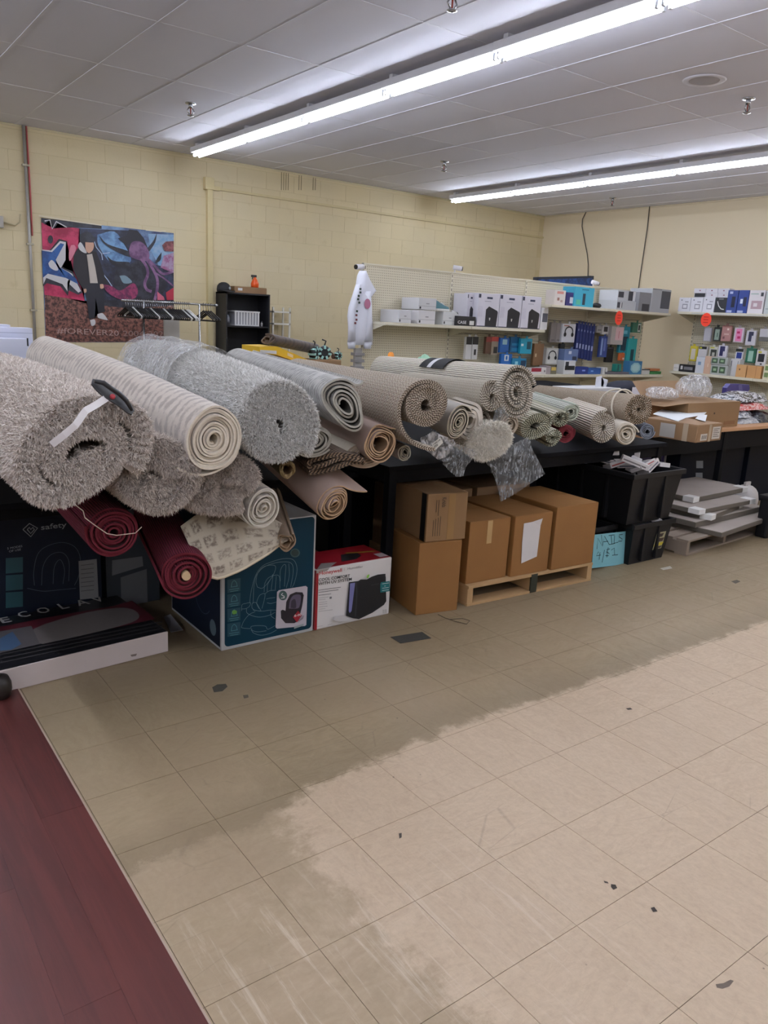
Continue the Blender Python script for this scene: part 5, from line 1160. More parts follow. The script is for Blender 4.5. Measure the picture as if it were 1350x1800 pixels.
# plastic-packed clothes, stacked at the right
PK = [('black and white printed shirt packed in plastic, top of the clothing stack', (1290, 690, 1360, 708), (196, 196, 200)), ('red and white striped shirt packed in plastic', (1298, 707, 1365, 722), (206, 166, 164)), ('dark packed shirt with white lettering in the stack', (1300, 720, 1330, 735), (120, 124, 132)), ('grey silver packed garment lowest in the clothing stack', (1302, 735, 1348, 750), (188, 190, 194)), ('dark packed garment at the right end of the stack', (1332, 728, 1372, 748), (62, 64, 72))]
for i, (lab, (ax_, ay, bx_, by), col) in enumerate(PK):
    Yp = 3.66+(.15 if i == 0 else .04*(3-i) if i < 3 else 0); q0, q1 = atY(ax_, by, Yp), atY(bx_, ay, Yp); hh = max(.04, (q1.z-q0.z)*.9)
    t = wthing('packed_garment', lab, 'clothing', (q0.x, Yp, q0.z), 'plastic-packed clothes on the parcel table')
    bm = bmesh.new(); nX, nY = 14, 8; top = []
    cx, cy, wx, wy = (q0.x+q1.x)/2, Yp+.16, (q1.x-q0.x)/2, .16; zb = max(TZ+.001, q0.z-.002); rg_ = np.random.default_rng(i)
    for a_ in range(nX+1):
        for b_ in range(nY+1):
            u_, v_ = a_/nX*2-1, b_/nY*2-1; top.append((cx+u_*wx, cy+v_*wy, zb+hh*(1-abs(u_)**4)*(1-abs(v_)**4)*(1+.15*math.sin(7*u_+3*v_+i))+.001))
    n_ = len(top); V_ = top+[(x, y, zb) for x, y, z in top]; F_ = [(a_*(nY+1)+b_, (a_+1)*(nY+1)+b_, (a_+1)*(nY+1)+b_+1, a_*(nY+1)+b_+1) for a_ in range(nX) for b_ in range(nY)]; F_ += [tuple(n_+k for k in f_[::-1]) for f_ in F_]
    bm.free(); tt = NT('packed_cloth'); co = tt.coord('Object'); w_ = tt.noise(tt.mapping(co, (18, 18, 50)), 1.2, 4, .6, 1)
    tt.color(tt.mix(tt.ramp(w_, .45, .55), s2l(col), s2l(((40, 42, 50), (178, 70, 70), (200, 202, 206), (150, 152, 158), (40, 42, 48))[i]))); tt.set(Roughness=.18); tt.bump(tt.noise(co, 30, 4), .6, .01)
    pydata('folded_cloth', V_, F_, tt.m, t, True)
    bm = bmesh.new(); flatpoly(bm, [(cx+wx*.5, cy-wy*.9, zb+hh*.4), (cx+wx*.8, cy-wy*.9, zb+hh*.35), (cx+wx*.8, cy-wy*.6, zb+hh+.004), (cx+wx*.5, cy-wy*.6, zb+hh+.004)]); obj('bag_flap', bm, M_FILM, t)
t = wthing('purple_lid', 'dark purple curved box lid standing behind the packed clothes', 'lid', (atY(1298, 695, 4.3).x, 4.3, TZ))
fl = [(1276,695),(1278,682),(1284,675),(1300,675),(1317,676),(1318,684),(1310,695)]; bm = bmesh.new(); slab(bm, [atY(x, y, 4.3) for x, y in fl], (0, .05, 0)); obj('lid_body', bm, P((50, 44, 118), .4), t)
bm = bmesh.new(); slab(bm, [atY(x, y, 4.297) for x, y in ((1298,677),(1304,676),(1306,690),(1299,690))], (0, .001, 0)); obj('lid_mark', bm, P((84, 80, 140), .4), t)
bx('stand', (atY(1285, 695, 4.3).x, 4.31, TZ), (atY(1312, 695, 4.3).x, 4.36, atY(1298, 695, 4.3).z+.02), P((40, 36, 96), .5), t)
# ================================================================== POSTER ON THE BLOCK WALL
pm = Zm(60, 370, 5.4); pf = Face(WA-.006, pm, None)
cs_ = [(68,70),(640,140),(1325,215),(1325,1250),(108,1250)]
t = wthing('wall_poster', 'large graffiti photo poster with a standing figure, on the yellow block wall', 'poster', pf.at(700, 1200)); pf.par = t
bm = bmesh.new(); slab(bm, [pf.at(*p) for p in cs_], (0, .004, 0)); bmesh.ops.recalc_face_normals(bm, faces=bm.faces)
tt = NT('poster_sky'); co = tt.coord('World'); tt.color(tt.mix(tt.ramp(tt.noise(co, 5, 4), .35, .65), s2l((66, 78, 116)), s2l((126, 158, 196)))); tt.set(Roughness=.45); pf.par = obj('poster_paper', bm, tt.m, t)
def pmix(name, a, b, sc, lo=.4, hi=.6):
    q = NT(name); co = q.coord('World'); q.color(q.mix(q.ramp(q.noise(co, sc, 5, .7), lo, hi), s2l(a), s2l(b))); q.set(Roughness=.45); return q.m
M_LEAF = pmix('printed_leaves', (142, 96, 84), (62, 40, 38), 26); M_MAG = pmix('printed_magenta', (196, 56, 98), (150, 26, 66), 6); M_PBLK = pmix('printed_black', (30, 32, 42), (52, 54, 66), 8); M_PUR = pmix('printed_purple', (134, 98, 136), (98, 66, 104), 9)
M_PBLUE = pmix('printed_blue', (40, 92, 160), (30, 66, 124), 8); M_PWH = P((206, 206, 210), .5); M_PPINK = P((214, 130, 150), .5)
pf.poly('printed_storm', [(430,170),(640,180),(900,190),(1040,300),(1100,500),(1325,560),(1325,860),(640,860),(440,500)], pmix('printed_storm', (52, 60, 88), (34, 36, 52), 7))
pf.poly('printed_sky_glow', [(600,230),(760,200),(860,330),(920,480),(800,520),(700,470),(610,330)], pmix('printed_glow', (120, 164, 206), (84, 118, 164), 9), True)
pf.poly('printed_sky_glow', [(1080,220),(1325,230),(1325,560),(1180,520),(1110,380)], pmix('printed_glow2', (118, 160, 200), (150, 178, 206), 9))
pf.poly('printed_leaves', [(100,800),(300,830),(480,880),(800,900),(1325,880),(1325,1248),(110,1248)], M_LEAF)
pf.poly('printed_dark_band', [(640,850),(1325,860),(1325,900),(900,930),(640,900)], M_PBLK)
pf.poly('printed_magenta_wall', [(68,110),(430,170),(440,400),(400,560),(480,860),(300,830),(98,800)], M_MAG)
pf.poly('printed_black_edge', [(68,70),(640,140),(640,175),(430,165),(310,160),(230,110),(190,170),(150,90),(100,130),(68,110)], M_PBLK)
pf.line('printed_white_edge', [[(100,100),(150,90),(172,175),(210,105),(310,160)]], .012, M_PWH, False)
pf.poly('printed_outline', [(70,380),(150,375),(235,270),(310,290),(310,480),(270,540),(370,580),(460,780),(420,800),(330,760),(320,810),(250,720),(120,690),(85,720)], M_PBLK)
pf.poly('printed_white_letter', [(76,370),(160,380),(245,290),(300,300),(298,470),(255,545),(360,600),(445,765),(420,780),(315,680),(318,770),(270,700),(115,640),(88,700)], M_PWH)
pf.poly('printed_blue_letter', [(76,380),(170,395),(250,310),(285,320),(205,470),(210,520),(330,590),(400,650),(420,700),(300,640),(130,600),(82,640)], M_PBLUE)
pf.poly('printed_white_swirl', [(135,500),(165,470),(200,500),(230,560),(200,570),(150,540)], M_PWH, True)
pf.poly('printed_dot', [(155+24*math.cos(a), 275+40*math.sin(a)) for a in np.linspace(0, 6.28, 18)[:-1]], M_PBLK)
pf.poly('printed_pink_glow', [(350,330),(385,330),(395,380),(340,480),(330,400)], M_PPINK, True)
pf.line('printed_lightning', [[(570,290),(590,350),(640,410),(650,470)], [(650,410),(720,400)], [(660,610),(700,660),(740,720)]], .010, P((176, 196, 222), .5), False)
pf.poly('printed_dark_horn', [(620,240),(700,320),(880,380),(960,430),(900,440),(760,380),(660,310)], M_PBLK, True)
pf.poly('printed_dark_horn', [(690,430),(760,480),(900,490),(880,530),(800,540),(720,490)], M_PBLK, True)
pf.poly('printed_dark_horn', [(1165,210),(1150,300),(1090,390),(1075,360),(1130,290)], M_PBLK, True); pf.poly('printed_dark_horn', [(1210,395),(1200,470),(1150,500),(1170,450)], M_PBLK, True)
pf.poly('printed_dark_mass', [(780,560),(900,520),(1000,480),(1200,560),(1250,720),(1150,850),(900,850),(760,700)], M_PBLK, True)
pf.poly('printed_hat', [(795,265),(870,240),(900,180),(980,190),(1040,260),(1085,370),(1010,320),(930,290),(870,330)], P((34, 34, 44), .5))
pf.poly('printed_creature_head', [(900,370),(930,300),(1010,295),(1070,350),(1095,430),(1060,480),(960,460),(910,430)], M_PUR, True)
for st, w_ in (([(1000,440),(1060,520),(1080,600),(1050,690),(1070,750),(1115,770)], .034), ([(1050,430),(1140,520),(1220,600),(1320,580)], .030), ([(1060,450),(1130,560),(1170,660),(1165,760),(1145,850)], .034), ([(1150,590),(1240,650),(1325,720)], .018)): pf.line('printed_tentacle', [st], w_, M_PUR)
pf.poly('printed_red_curl', [(1250,780),(1325,730),(1325,850),(1260,850)], P((176, 46, 70), .5)); pf.poly('printed_red_curl', [(1170,770),(1230,820),(1240,850),(1170,850)], P((196, 96, 120), .5))
pf.poly('printed_pink_cloud', [(660,700),(740,720),(820,760),(940,690),(985,760),(960,830),(860,850),(760,820),(680,760)], pmix('printed_pink', (150, 52, 96), (96, 34, 72), 20), True)
pf.poly('printed_brain', [(1215,330),(1250,295),(1325,290),(1325,390),(1240,385)], pmix('printed_brain', (150, 92, 96), (100, 50, 58), 24)); pf.poly('printed_pale_form', [(1230,430),(1325,400),(1325,590),(1240,560),(1200,540)], pmix('printed_pale', (170, 150, 180), (150, 90, 130), 16))
pf.poly('printed_fish', [(810,620),(870,620),(930,680),(850,690)], P((120, 146, 160), .5), True)
# the printed figure
M_JKT = P((36, 34, 40), .5); M_SKIN = P((206, 164, 142), .5)
pf.poly('printed_trousers', [(490,680),(640,690),(660,760),(670,960),(610,975),(585,830),(575,1020),(520,1030),(500,860),(480,760)], P((34, 36, 46), .5))
pf.poly('printed_jacket', [(430,330),(480,380),(590,390),(640,520),(650,690),(500,700),(480,760),(430,700),(370,560),(375,430)], M_JKT)
pf.poly('printed_jacket', [(590,390),(650,560),(690,700),(600,690)], M_JKT)
pf.poly('printed_hood', [(415,330),(440,300),(470,340),(500,400),(470,400),(430,370)], M_PWH, True)
pf.poly('printed_shirt', [(500,420),(550,410),(580,540),(605,690),(530,690),(520,560)], P((196, 188, 180), .5))
pf.poly('printed_face', [(485,300),(530,290),(565,310),(560,370),(520,405),(490,370)], M_SKIN, True)
pf.poly('printed_cap', [(430,230),(500,200),(560,240),(570,300),(480,300),(440,300)], M_PBLK, True)
pf.poly('printed_hand', [(625,700),(655,700),(660,735),(630,740)], M_SKIN, True); pf.poly('printed_hand', [(470,745),(495,745),(495,775),(475,780)], M_SKIN, True)
pf.poly('printed_shoe', [(600,985),(650,975),(695,1030),(690,1040),(610,1020)], M_PWH, True); pf.poly('printed_shoe', [(530,1040),(575,1035),(580,1080),(545,1095)], M_PWH, True)
pf.text('poster_lettering', '#fOREVER20', 215, 1165, 805, 1190, 58, P((178, 150, 144), .5)); pf.text('poster_dates', '2004-2025', 840, 1192, 1270, 1198, 56, P((150, 126, 122), .5))
pf.line('torn_tape', [[(45,50),(200,75),(420,110),(640,140)], [(1060,185),(1200,200),(1250,195)]], .012, P((224, 216, 196), .4), False)

# ================================================================== CLOTHES RACK
RY = 8.6; ra, rb = atY(213, 525, RY), atY(378, 542, RY); RZ = (ra.z+rb.z)/2+.01
M_RAIL = P((176, 178, 180), .25, .85)
t = wthing('clothes_rack', 'chrome clothes rail full of black hangers below the poster', 'clothes rack', ((ra.x+rb.x)/2, RY, 0))
tb('rail', [(ra.x, RY, RZ), (rb.x, RY, RZ)], .011, M_RAIL, t)
for x in (ra.x+.24, rb.x-.19): tb('post', [(x, RY, RZ), (x, RY, .06)], .012, M_RAIL, t)
for x in (ra.x+.24, rb.x-.19): tb('base_bar', [(x, RY-.25, .05), (x, RY+.25, .05)], .012, M_RAIL, t)
tb('end_knob', [(rb.x, RY, RZ), (rb.x+.03, RY, RZ)], .016, M_RAIL, t)
def hanger_parts(mat, par):
    tb('hook', [(0, 0, -.075), (0, .002, -.035), (0, .0165, -.010), (0, .0165, .005), (0, 0, .0185), (0, -.0165, .004), (0, -.015, -.010)], .0028, M_RAIL, par, 5)
    bm = bmesh.new(); tube(bm, [(0, 0, -.07), (0, .10, -.115), (0, .20, -.155), (0, .20, -.175), (0, -.20, -.175), (0, -.20, -.155), (0, -.10, -.115), (0, 0, -.07)], .0085, 5); obj('shoulder', bm, mat, par)
HR = .12; slots = [ra.x+.05+k*.0245 for k in range(30)]+[rb.x-.14+k*.03 for k in range(4)]
WHITE = {3: 'white plastic hanger, leftmost of the white ones on the chrome rail', 11: 'white plastic hanger, second of the white ones on the chrome rail', 17: 'white plastic hanger, third of the white ones on the chrome rail', 26: 'white plastic hanger by the garment, left of the last two', 28: 'white plastic hanger, last but one near the rail post', 29: 'white plastic hanger nearest the rail post'}
h0 = thing('clothes_hanger', 'black plastic hanger on the chrome clothes rail', 'hanger', (slots[0], RY, RZ), HR, 'black hangers on the clothes rail'); hanger_parts(P((20, 20, 23), .4), h0)
w0 = thing('clothes_hanger', WHITE[3], 'hanger', (slots[3], RY, RZ), HR, 'white hangers on the clothes rail'); hanger_parts(P((226, 226, 226), .4), w0)
for k, x in enumerate(slots):
    if k in (0, 3) or abs(x-(rb.x-.19)) < .026: continue
    o = copy_tree(w0 if k in WHITE else h0); o.location = (x, RY, RZ); o.rotation_euler = (0, 0, HR)
    if k in WHITE: o['label'] = WHITE[k]
g0, g1 = atY(306, 565, RY), atY(334, 600, RY)
t = wthing('notice_board', 'pale grey board standing on the floor behind the clothes rail', 'board', ((g0.x+g1.x)/2, RY+.32, 0))
bx('board', (g0.x, RY+.30, .03), (g1.x, RY+.325, RZ-.13), P((186, 182, 176), .7), t, bev=.004)
for x in (g0.x+.02, g1.x-.05): bx('foot', (x, RY+.20, 0), (x+.03, RY+.42, .03), P((120, 118, 114), .6), t)

# ================================================================== BLACK BOOKCASE AND WHITE SHELF
BX0, BX1, BY0, BY1, BZ = 4.34, 4.95, 9.2, 9.5, 1.74
M_BKC = P((30, 31, 36), .5, name='black_laminate')
t = wthing('bookcase', 'black open bookcase against the yellow block wall', 'bookcase', ((BX0+BX1)/2, 9.35, 0))
for x in (BX0, BX1-.018): bx('side_panel', (x, BY0, 0), (x+.018, BY1, BZ), M_BKC, t)
bx('top_panel', (BX0, BY0, BZ-.018), (BX1, BY1, BZ), M_BKC, t); bx('back_panel', (BX0+.018, BY1-.008, .05), (BX1-.018, BY1, BZ-.018), P((14, 15, 22), .6), t)
zs = atY(430, 573, BY0).z
for z in (zs, zs-.42, .35, .05): bx('shelf', (BX0+.018, BY0+.005, z-.018), (BX1-.018, BY1-.008, z), M_BKC, t)
q0, q1 = atY(413, 570, BY0+.03), atY(456, 548, BY0+.03)
t = wthing('storage_basket', 'white slatted plastic basket on the bookcase shelf', 'basket', ((q0.x+q1.x)/2, BY0+.14, zs))
for k in range(9): x = q0.x+(q1.x-q0.x-.02)*k/8; bx('slat', (x, BY0+.03, zs+.015), (x+.02, BY0+.038, q1.z-.015), P((220, 220, 222), .5), t)
bx('rim', (q0.x-.005, BY0+.025, q1.z-.018), (q1.x+.005, BY0+.25, q1.z), P((222, 222, 224), .5), t); bx('base', (q0.x, BY0+.03, zs+.001), (q1.x, BY0+.25, zs+.016), P((216, 216, 218), .5), t); bx('back_wall', (q0.x, BY0+.04, zs+.015), (q1.x, BY0+.25, q1.z-.02), P((150, 150, 156), .6), t)
crumple('plastic_wrapped_item', 'grey plastic-wrapped bundle left of the white basket', (BX0+.06, BY0+.12, zs+.065), (.045, .06, .06), P((120, 122, 130), .25), 9, 'bundle', None, 3)
p = atY(460, 566, BY0+.1); t = wthing('small_bottle', 'tiny white bottle beside the basket on the bookcase', 'bottle', (p.x, BY0+.1, zs)); bm = bmesh.new(); lathe(bm, [(.014, 0), (.014, .04), (.007, .05)], TR((p.x, BY0+.1, zs)), 10); obj('bottle_body', bm, P((216, 216, 218), .4), t)
bm = bmesh.new(); lathe(bm, [(.008, .05), (.008, .065)], TR((p.x, BY0+.1, zs)), 10); obj('cap', bm, P((90, 90, 96), .4), t)
# on top: cap, cardboard tray, spray bottle
c_ = atY(394, 505, 9.33); t = wthing('baseball_cap', 'black baseball cap with a small white emblem on the bookcase', 'cap', (c_.x, 9.33, BZ))
bm = bmesh.new(); lathe(bm, [(.085, 0), (.088, .03), (.082, .07), (.06, .10), (.03, .115), (.001, .118)], TR((c_.x, 9.34, BZ)), 20); obj('crown', bm, P((24, 26, 32), .7), t)
bm = bmesh.new(); slab(bm, [(c_.x+.10*math.cos(a)+.01, 9.27+.11*math.sin(a), BZ+.006+.01*math.cos(a*2)) for a in np.linspace(PI*1.05, PI*1.95, 12)], (0, 0, .006)); obj('brim', bm, P((24, 26, 32), .7), t)
bm = bmesh.new(); slab(bm, [(c_.x+.045+.014*math.cos(a), 9.262, BZ+.05+.018*math.sin(a)) for a in np.linspace(0, 6.28, 10)[:-1]], (0, -.004, 0)); part(obj('emblem', bm, P((170, 178, 182), .6), t), 'white emblem')
q0, q1 = atY(412, 512, 9.3), atY(469, 500, 9.3); t = wthing('cardboard_tray', 'low brown cardboard box on top of the bookcase', 'box', ((q0.x+q1.x)/2, 9.35, BZ))
bx('carton', (q0.x, 9.3, BZ), (q1.x, 9.46, BZ+.075), M_CARDD, t, bev=.003); bx('white_label', (q0.x+.05, 9.2985, BZ+.03), (q0.x+.11, 9.3, BZ+.06), P((220, 220, 220), .5), t); bx('lid_flap', (q0.x+.003, 9.303, BZ+.075), (q1.x-.003, 9.457, BZ+.079), M_CARDD, t)
p = atY(448, 500, 9.38); t = wthing('spray_bottle', 'orange spray bottle standing on the cardboard tray', 'bottle', (p.x, 9.38, BZ+.079))
bm = bmesh.new(); lathe(bm, [(.048, 0), (.05, .05), (.036, .09), (.018, .115), (.014, .13)], TR((p.x, 9.38, BZ+.079)), 16); obj('bottle_body', bm, P((232, 92, 34), .35), t)
bm = bmesh.new(); box(bm, (p.x-.05, 9.365, BZ+.205), (p.x+.02, 9.395, BZ+.235), bev=.006); tube(bm, [(p.x-.03, 9.38, BZ+.21), (p.x-.04, 9.38, BZ+.18)], .006, 6); obj('trigger_head', bm, P((40, 40, 42), .4), t)
t = wthing('white_shelf_rack', 'slim white metal shelf rack right of the black bookcase', 'shelf rack', (5.1, 9.4, 0)); q0, q1 = atY(478, 590, 9.35), atY(507, 590, 9.35)
ztop = atY(490, 540, 9.35).z
for x in (q0.x-.02, q1.x-.02):
    for y in (9.3, 9.48): bx('upright', (x, y, 0), (x+.02, y+.02, ztop), P((224, 222, 214), .5), t)
for z in (ztop-.05, atY(490, 568, 9.35).z, 1.0, .6): bx('shelf', (q0.x-.02, 9.3, z-.02), (q1.x, 9.5, z), P((224, 222, 214), .5), t)

# ================================================================== PEGBOARD GONDOLAS
tt = NT('pegboard'); co = tt.coord('Object'); sx = tt.sep(co)
def hole(a): return tt.math('ABSOLUTE', tt.math('SUBTRACT', tt.math('FRACT', tt.math('DIVIDE', a, .0254)), .5))
dd_ = tt.math('SQRT', tt.math('ADD', tt.math('POWER', hole(sx[0]), 2.0), tt.math('POWER', hole(sx[2]), 2.0)))
hf = tt.ramp(dd_, .20, .12)
tt.color(tt.mix(hf, s2l((214, 206, 182)), s2l((88, 82, 66)))); tt.set(Roughness=.5); tt.bump(tt.math('SUBTRACT', 1.0, hf), .6, .004); M_PEG = tt.m
tt2 = NT('pegboard_turned'); tt = tt2; co = tt.coord('Object'); sx = tt.sep(co)
dd_ = tt.math('SQRT', tt.math('ADD', tt.math('POWER', hole(sx[1]), 2.0), tt.math('POWER', hole(sx[2]), 2.0))); hf = tt.ramp(dd_, .20, .12)
tt.color(tt.mix(hf, s2l((206, 200, 180)), s2l((88, 82, 66)))); tt.set(Roughness=.5); M_PEG2 = tt.m
M_GON = P((216, 210, 190), .4, name='cream_enamel'); M_SLOT = P((70, 66, 54), .6)
GY, GX0, GS, GZ = 7.05, 4.905, 1.2185, 2.075
t = wthing('gondola_shelving', 'long cream pegboard shelving unit across the back of the room', 'shelving', (7.3, GY, 0)); GA = t
for k in range(4): bx('pegboard_panel', (GX0+k*GS+.016, GY, .12), (GX0+(k+1)*GS-.016, GY+.012, GZ-.012), M_PEG, t)
for k in range(5):
    x = GX0+k*GS; u_ = bx('slotted_upright', (x-.016, GY-.012, 0), (x+.016, GY+.03, GZ), M_GON, t)
    for z in np.arange(.3, GZ-.03, .0508): bx('slot', (x-.004, GY-.0128, z), (x+.004, GY-.0118, z+.028), M_SLOT, u_) if False else None
    bm = bmesh.new()
    for z in np.arange(.9, GZ-.03, .0508): box(bm, (x-.004, GY-.0130, z), (x+.004, GY-.0115, z+.030))
    o = obj('slots', bm, M_SLOT, u_); o['kind'] = 'stuff'
bx('top_rail', (GX0-.016, GY-.008, GZ-.012), (GX0+4*GS+.016, GY+.03, GZ+.004), M_GON, t); bx('base_deck', (GX0, 6.6, 0), (GX0+4*GS, GY+.03, .12), M_GON, t)
def gshelf(par, x0, x1, z, y0, n):
    w = (x1-x0)/n
    for k in range(n): bx('shelf', (x0+k*w+.002, y0, z-.032), (x0+(k+1)*w-.002, GY-.013, z), M_GON, par, bev=.003)
    for k in range(n+1):
        x = x0+k*w; bm = bmesh.new(); slab(bm, [(x-.003, y0+.03, z-.034), (x-.003, GY-.013, z-.034), (x-.003, GY-.013, z-.13)], (.006, 0, 0)); obj('shelf_bracket', bm, M_GON, par)
gshelf(t, GX0+.02, GX0+2*GS, 1.488, 6.66, 2); gshelf(t, GX0+2*GS, GX0+4*GS, 1.79, 6.60, 2); gshelf(t, GX0, GX0+4*GS, .955, 6.60, 4)
HX = 10.215
t = wthing('gondola_shelving', 'cream pegboard shelving unit against the far wall at the right', 'shelving', (HX, 5.3, 0)); GB = t
for k in range(2): bx('pegboard_panel', (HX, 6.5-(k+1)*GS+.016, .12), (HX+.012, 6.5-k*GS-.016, 1.86), M_PEG2, t)
for k in range(3): bx('slotted_upright', (HX-.012, 6.5-k*GS-.016, 0), (HX+.024, 6.5-k*GS+.016, 1.87), M_GON, t)
bm = bmesh.new()
for z in np.arange(.6, 1.8, .0508): box(bm, (HX-.0135, 6.496, z), (HX-.0115, 6.504, z+.03))
o = obj('slots', bm, M_SLOT, t); o['kind'] = 'stuff'
for z, xf in ((1.822, 9.80), (1.02, 9.80)):
    for k in range(2): bx('shelf', (xf, 6.52-(k+1)*GS+.002, z-.034), (HX-.013, 6.52-k*GS-.002, z), M_GON, t, bev=.003)
    for k in range(3):
        y = 6.515-k*GS; bm = bmesh.new(); slab(bm, [(xf+.03, y, z-.035), (HX-.013, y, z-.035), (HX-.013, y, z-.15)], (0, -.006, 0)); obj('shelf_bracket', bm, M_GON, t)
bx('price_strip', (9.798, 5.05, 1.795), (9.80, 6.30, 1.812), P((196, 196, 190), .4), t)

# --- goods.  item(): a carton or card whose front face is seen at the given pixels
def item(name, label, cat, x0, y0, x1, y1, plane, depth, rgb, floor_z=None, prints=(), group=None, axis='Y', hang=False, rough=.45, extra=None):
    at = (lambda x, y: atY(x, y, plane)) if axis == 'Y' else (lambda x, y: atX(x, y, plane))
    xm, ym = (x0+x1)/2, (y0+y1)/2; L_, R_, T_, B_ = at(x0, ym), at(x1, ym), at(xm, y0), at(xm, y1)
    z0 = B_.z if floor_z is None else floor_z; z1 = max(T_.z, z0+.015)
    if hang: z0 = max(z0, .958 if axis == 'Y' else 1.0225); z1 = max(z1, z0+.02)
    m = P(rgb, rough, var=.04)
    if axis == 'Y': lo, hi = (min(L_.x, R_.x), plane, z0), (max(L_.x, R_.x), plane+depth, z1)
    else: lo, hi = (plane, min(L_.y, R_.y), z0), (plane+depth, max(L_.y, R_.y), z1)
    t = wthing(name, label, cat, ((lo[0]+hi[0])/2, (lo[1]+hi[1])/2, lo[2]), group)
    pk = bx('package', lo, hi, m, t, bev=min(.004, (z1-z0)*.08))
    W_, H_ = (hi[0]-lo[0] if axis == 'Y' else hi[1]-lo[1]), z1-z0
    for i, pr in enumerate(prints):
        nm, u0, v0, u1, v1, c = pr[:6]; e = .0008*(i+1); e2 = e-.0006
        if axis == 'Y': bx(nm, (lo[0]+W_*u0, plane-e, z0+H_*v0), (lo[0]+W_*u1, plane-e2+.0004, z0+H_*v1), P(c, rough), pk)
        else: bx(nm, (plane-e, hi[1]-W_*u1, z0+H_*v0), (plane-e2+.0004, hi[1]-W_*u0, z0+H_*v1), P(c, rough), pk)
    if hang:
        if axis == 'Y': xm_ = (lo[0]+hi[0])/2; tb('peg_hook', [(xm_, GY-.002, z1+.030), (xm_, plane-.02, z1+.030), (xm_, plane-.03, z1+.040)], .003, M_RAIL, GA, 5); bx('hang_tab', (xm_-.018, plane+.001, z1-.004), (xm_+.018, plane+.004, z1+.026), m, t)
        else: ym_ = (lo[1]+hi[1])/2; tb('peg_hook', [(HX-.002, ym_, z1+.030), (plane-.02, ym_, z1+.030), (plane-.03, ym_, z1+.040)], .003, M_RAIL, GB, 5); bx('hang_tab', (plane+.001, ym_-.018, z1-.004), (plane+.004, ym_+.018, z1+.026), m, t)
    if extra: extra(pk, lo, hi)
    return t, lo, hi
S1, S2, S3 = 1.4885, 1.7905, .9555
SHOE = 'white shoe boxes on the pegboard shelf'
pr_ = (('lid_line', 0, .30, 1, .33, (150, 150, 152)), ('dark_tag', .06, .08, .14, .26, (40, 40, 44)), ('logo_mark', .42, .5, .6, .56, (130, 130, 134)))
item('shoe_box', 'white shoe box farthest left on the pegboard shelf', 'box', 701, 545, 723, 565, 6.70, .33, (206, 206, 210), S1, pr_, SHOE)
item('shoe_box', 'white shoe box beneath the stacked one', 'box', 735, 546, 765, 567, 6.70, .30, (212, 210, 212), S1, pr_, SHOE)
tb_, lo, hi = item('shoe_box', 'white shoe box stacked on top of two others', 'box', 736, 524, 767, 545, 6.70, .30, (204, 204, 206), None, pr_, SHOE)
item('shoe_box', 'white shoe box carrying the teal sneaker', 'box', 779, 548, 803, 569, 6.72, .28, (208, 210, 210), S1, pr_, SHOE)
def sneaker(label, px_, py_, Y, z, L, rz, rgb, sole=(226, 228, 226)):
    p = atY(px_, py_, Y); t = thing('sneaker', label, 'shoe', (p.x, Y+.1, z), rz)
    prof = [(-.5, .10, .36), (-.42, .16, .42), (-.25, .17, .36), (-.05, .17, .27), (.15, .18, .20), (.32, .18, .16), (.45, .13, .13), (.5, .05, .10)]
    bm = bmesh.new(); rings = []
    for u_, w_, h_ in prof:
        rings.append([bm.verts.new((u_*L, w_*L*math.cos(a), .08*L+max(0, math.sin(a))*h_*L)) for a in np.linspace(-.1, PI+.1, 9)])
    for A, B_ in zip(rings, rings[1:]):
        for k in range(8): f_ = bm.faces.new((A[k], A[k+1], B_[k+1], B_[k])); f_.smooth = True
    bm.faces.new(rings[0]); bm.faces.new(rings[-1][::-1]); obj('upper', bm, P(rgb, .7), t)
    bm = bmesh.new(); slab(bm, [(u_*L*1.04, w_*L*1.05, 0) for u_, w_, _ in prof]+[(u_*L*1.04, -w_*L*1.05, 0) for u_, w_, _ in prof[::-1]], (0, 0, .095*L)); obj('sole', bm, P(sole, .5), t)
    bm = bmesh.new()
    for k in range(4): tube(bm, [(.0*L+.06*L*k, -.08*L, .36*L-.05*L*k), (.02*L+.06*L*k, .08*L, .36*L-.05*L*k)], .006, 5)
    o = obj('laces', bm, P(sole, .6), t); o['kind'] = 'stuff'; return t
zt_ = atY(790, 548, 6.72).z; sneaker('teal sneaker with a white sole lying on a shoe box', 786, 545, 6.66, zt_+.006, .22, .12, (74, 116, 124))
t, lo, hi = item('shoe_box', 'black shoe box with white lettering and sneakers inside', 'box', 803, 556, 836, 571, 6.68, .30, (26, 26, 30), S1, (('white_label', .68, .12, .92, .55, (220, 220, 216)),))
text('box_lettering', 'CASE', (hi[2]-lo[2])*.42, (lo[0]+.012, 6.678, lo[2]+(hi[2]-lo[2])*.22), (1, 0, 0), (0, 0, 1), P((222, 222, 222), .5), t, width=(hi[0]-lo[0])*.45, bold=True)
sneaker('white and black sneaker sitting in the open black shoe box', 812, 553, 6.74, hi[2]-.035, .20, .3, (206, 206, 206), (40, 40, 44))
SHR = 'white shredder cartons on the pegboard shelf'
def shred_art(t, lo, hi):
    W_, H_ = hi[0]-lo[0], hi[2]-lo[2]; y = lo[1]-.0016
    bm = bmesh.new(); slab(bm, [(lo[0]+W_*u_, y, lo[2]+H_*v_) for u_, v_ in ((.38, .03), (.92, .03), (.96, .45), (.93, .50), (.52, .62), (.38, .52))], (0, .0006, 0)); part(obj('product_picture', bm, P((34, 35, 42), .4), t), 'printed black shredder picture')
    bm = bmesh.new(); slab(bm, [(lo[0]+W_*u_, y-.0006, lo[2]+H_*v_) for u_, v_ in ((.55, .28), (.62, .28), (.60, .20), (.57, .20))], (0, .0004, 0)); obj('picture_badge', bm, P((190, 190, 186), .4), t)
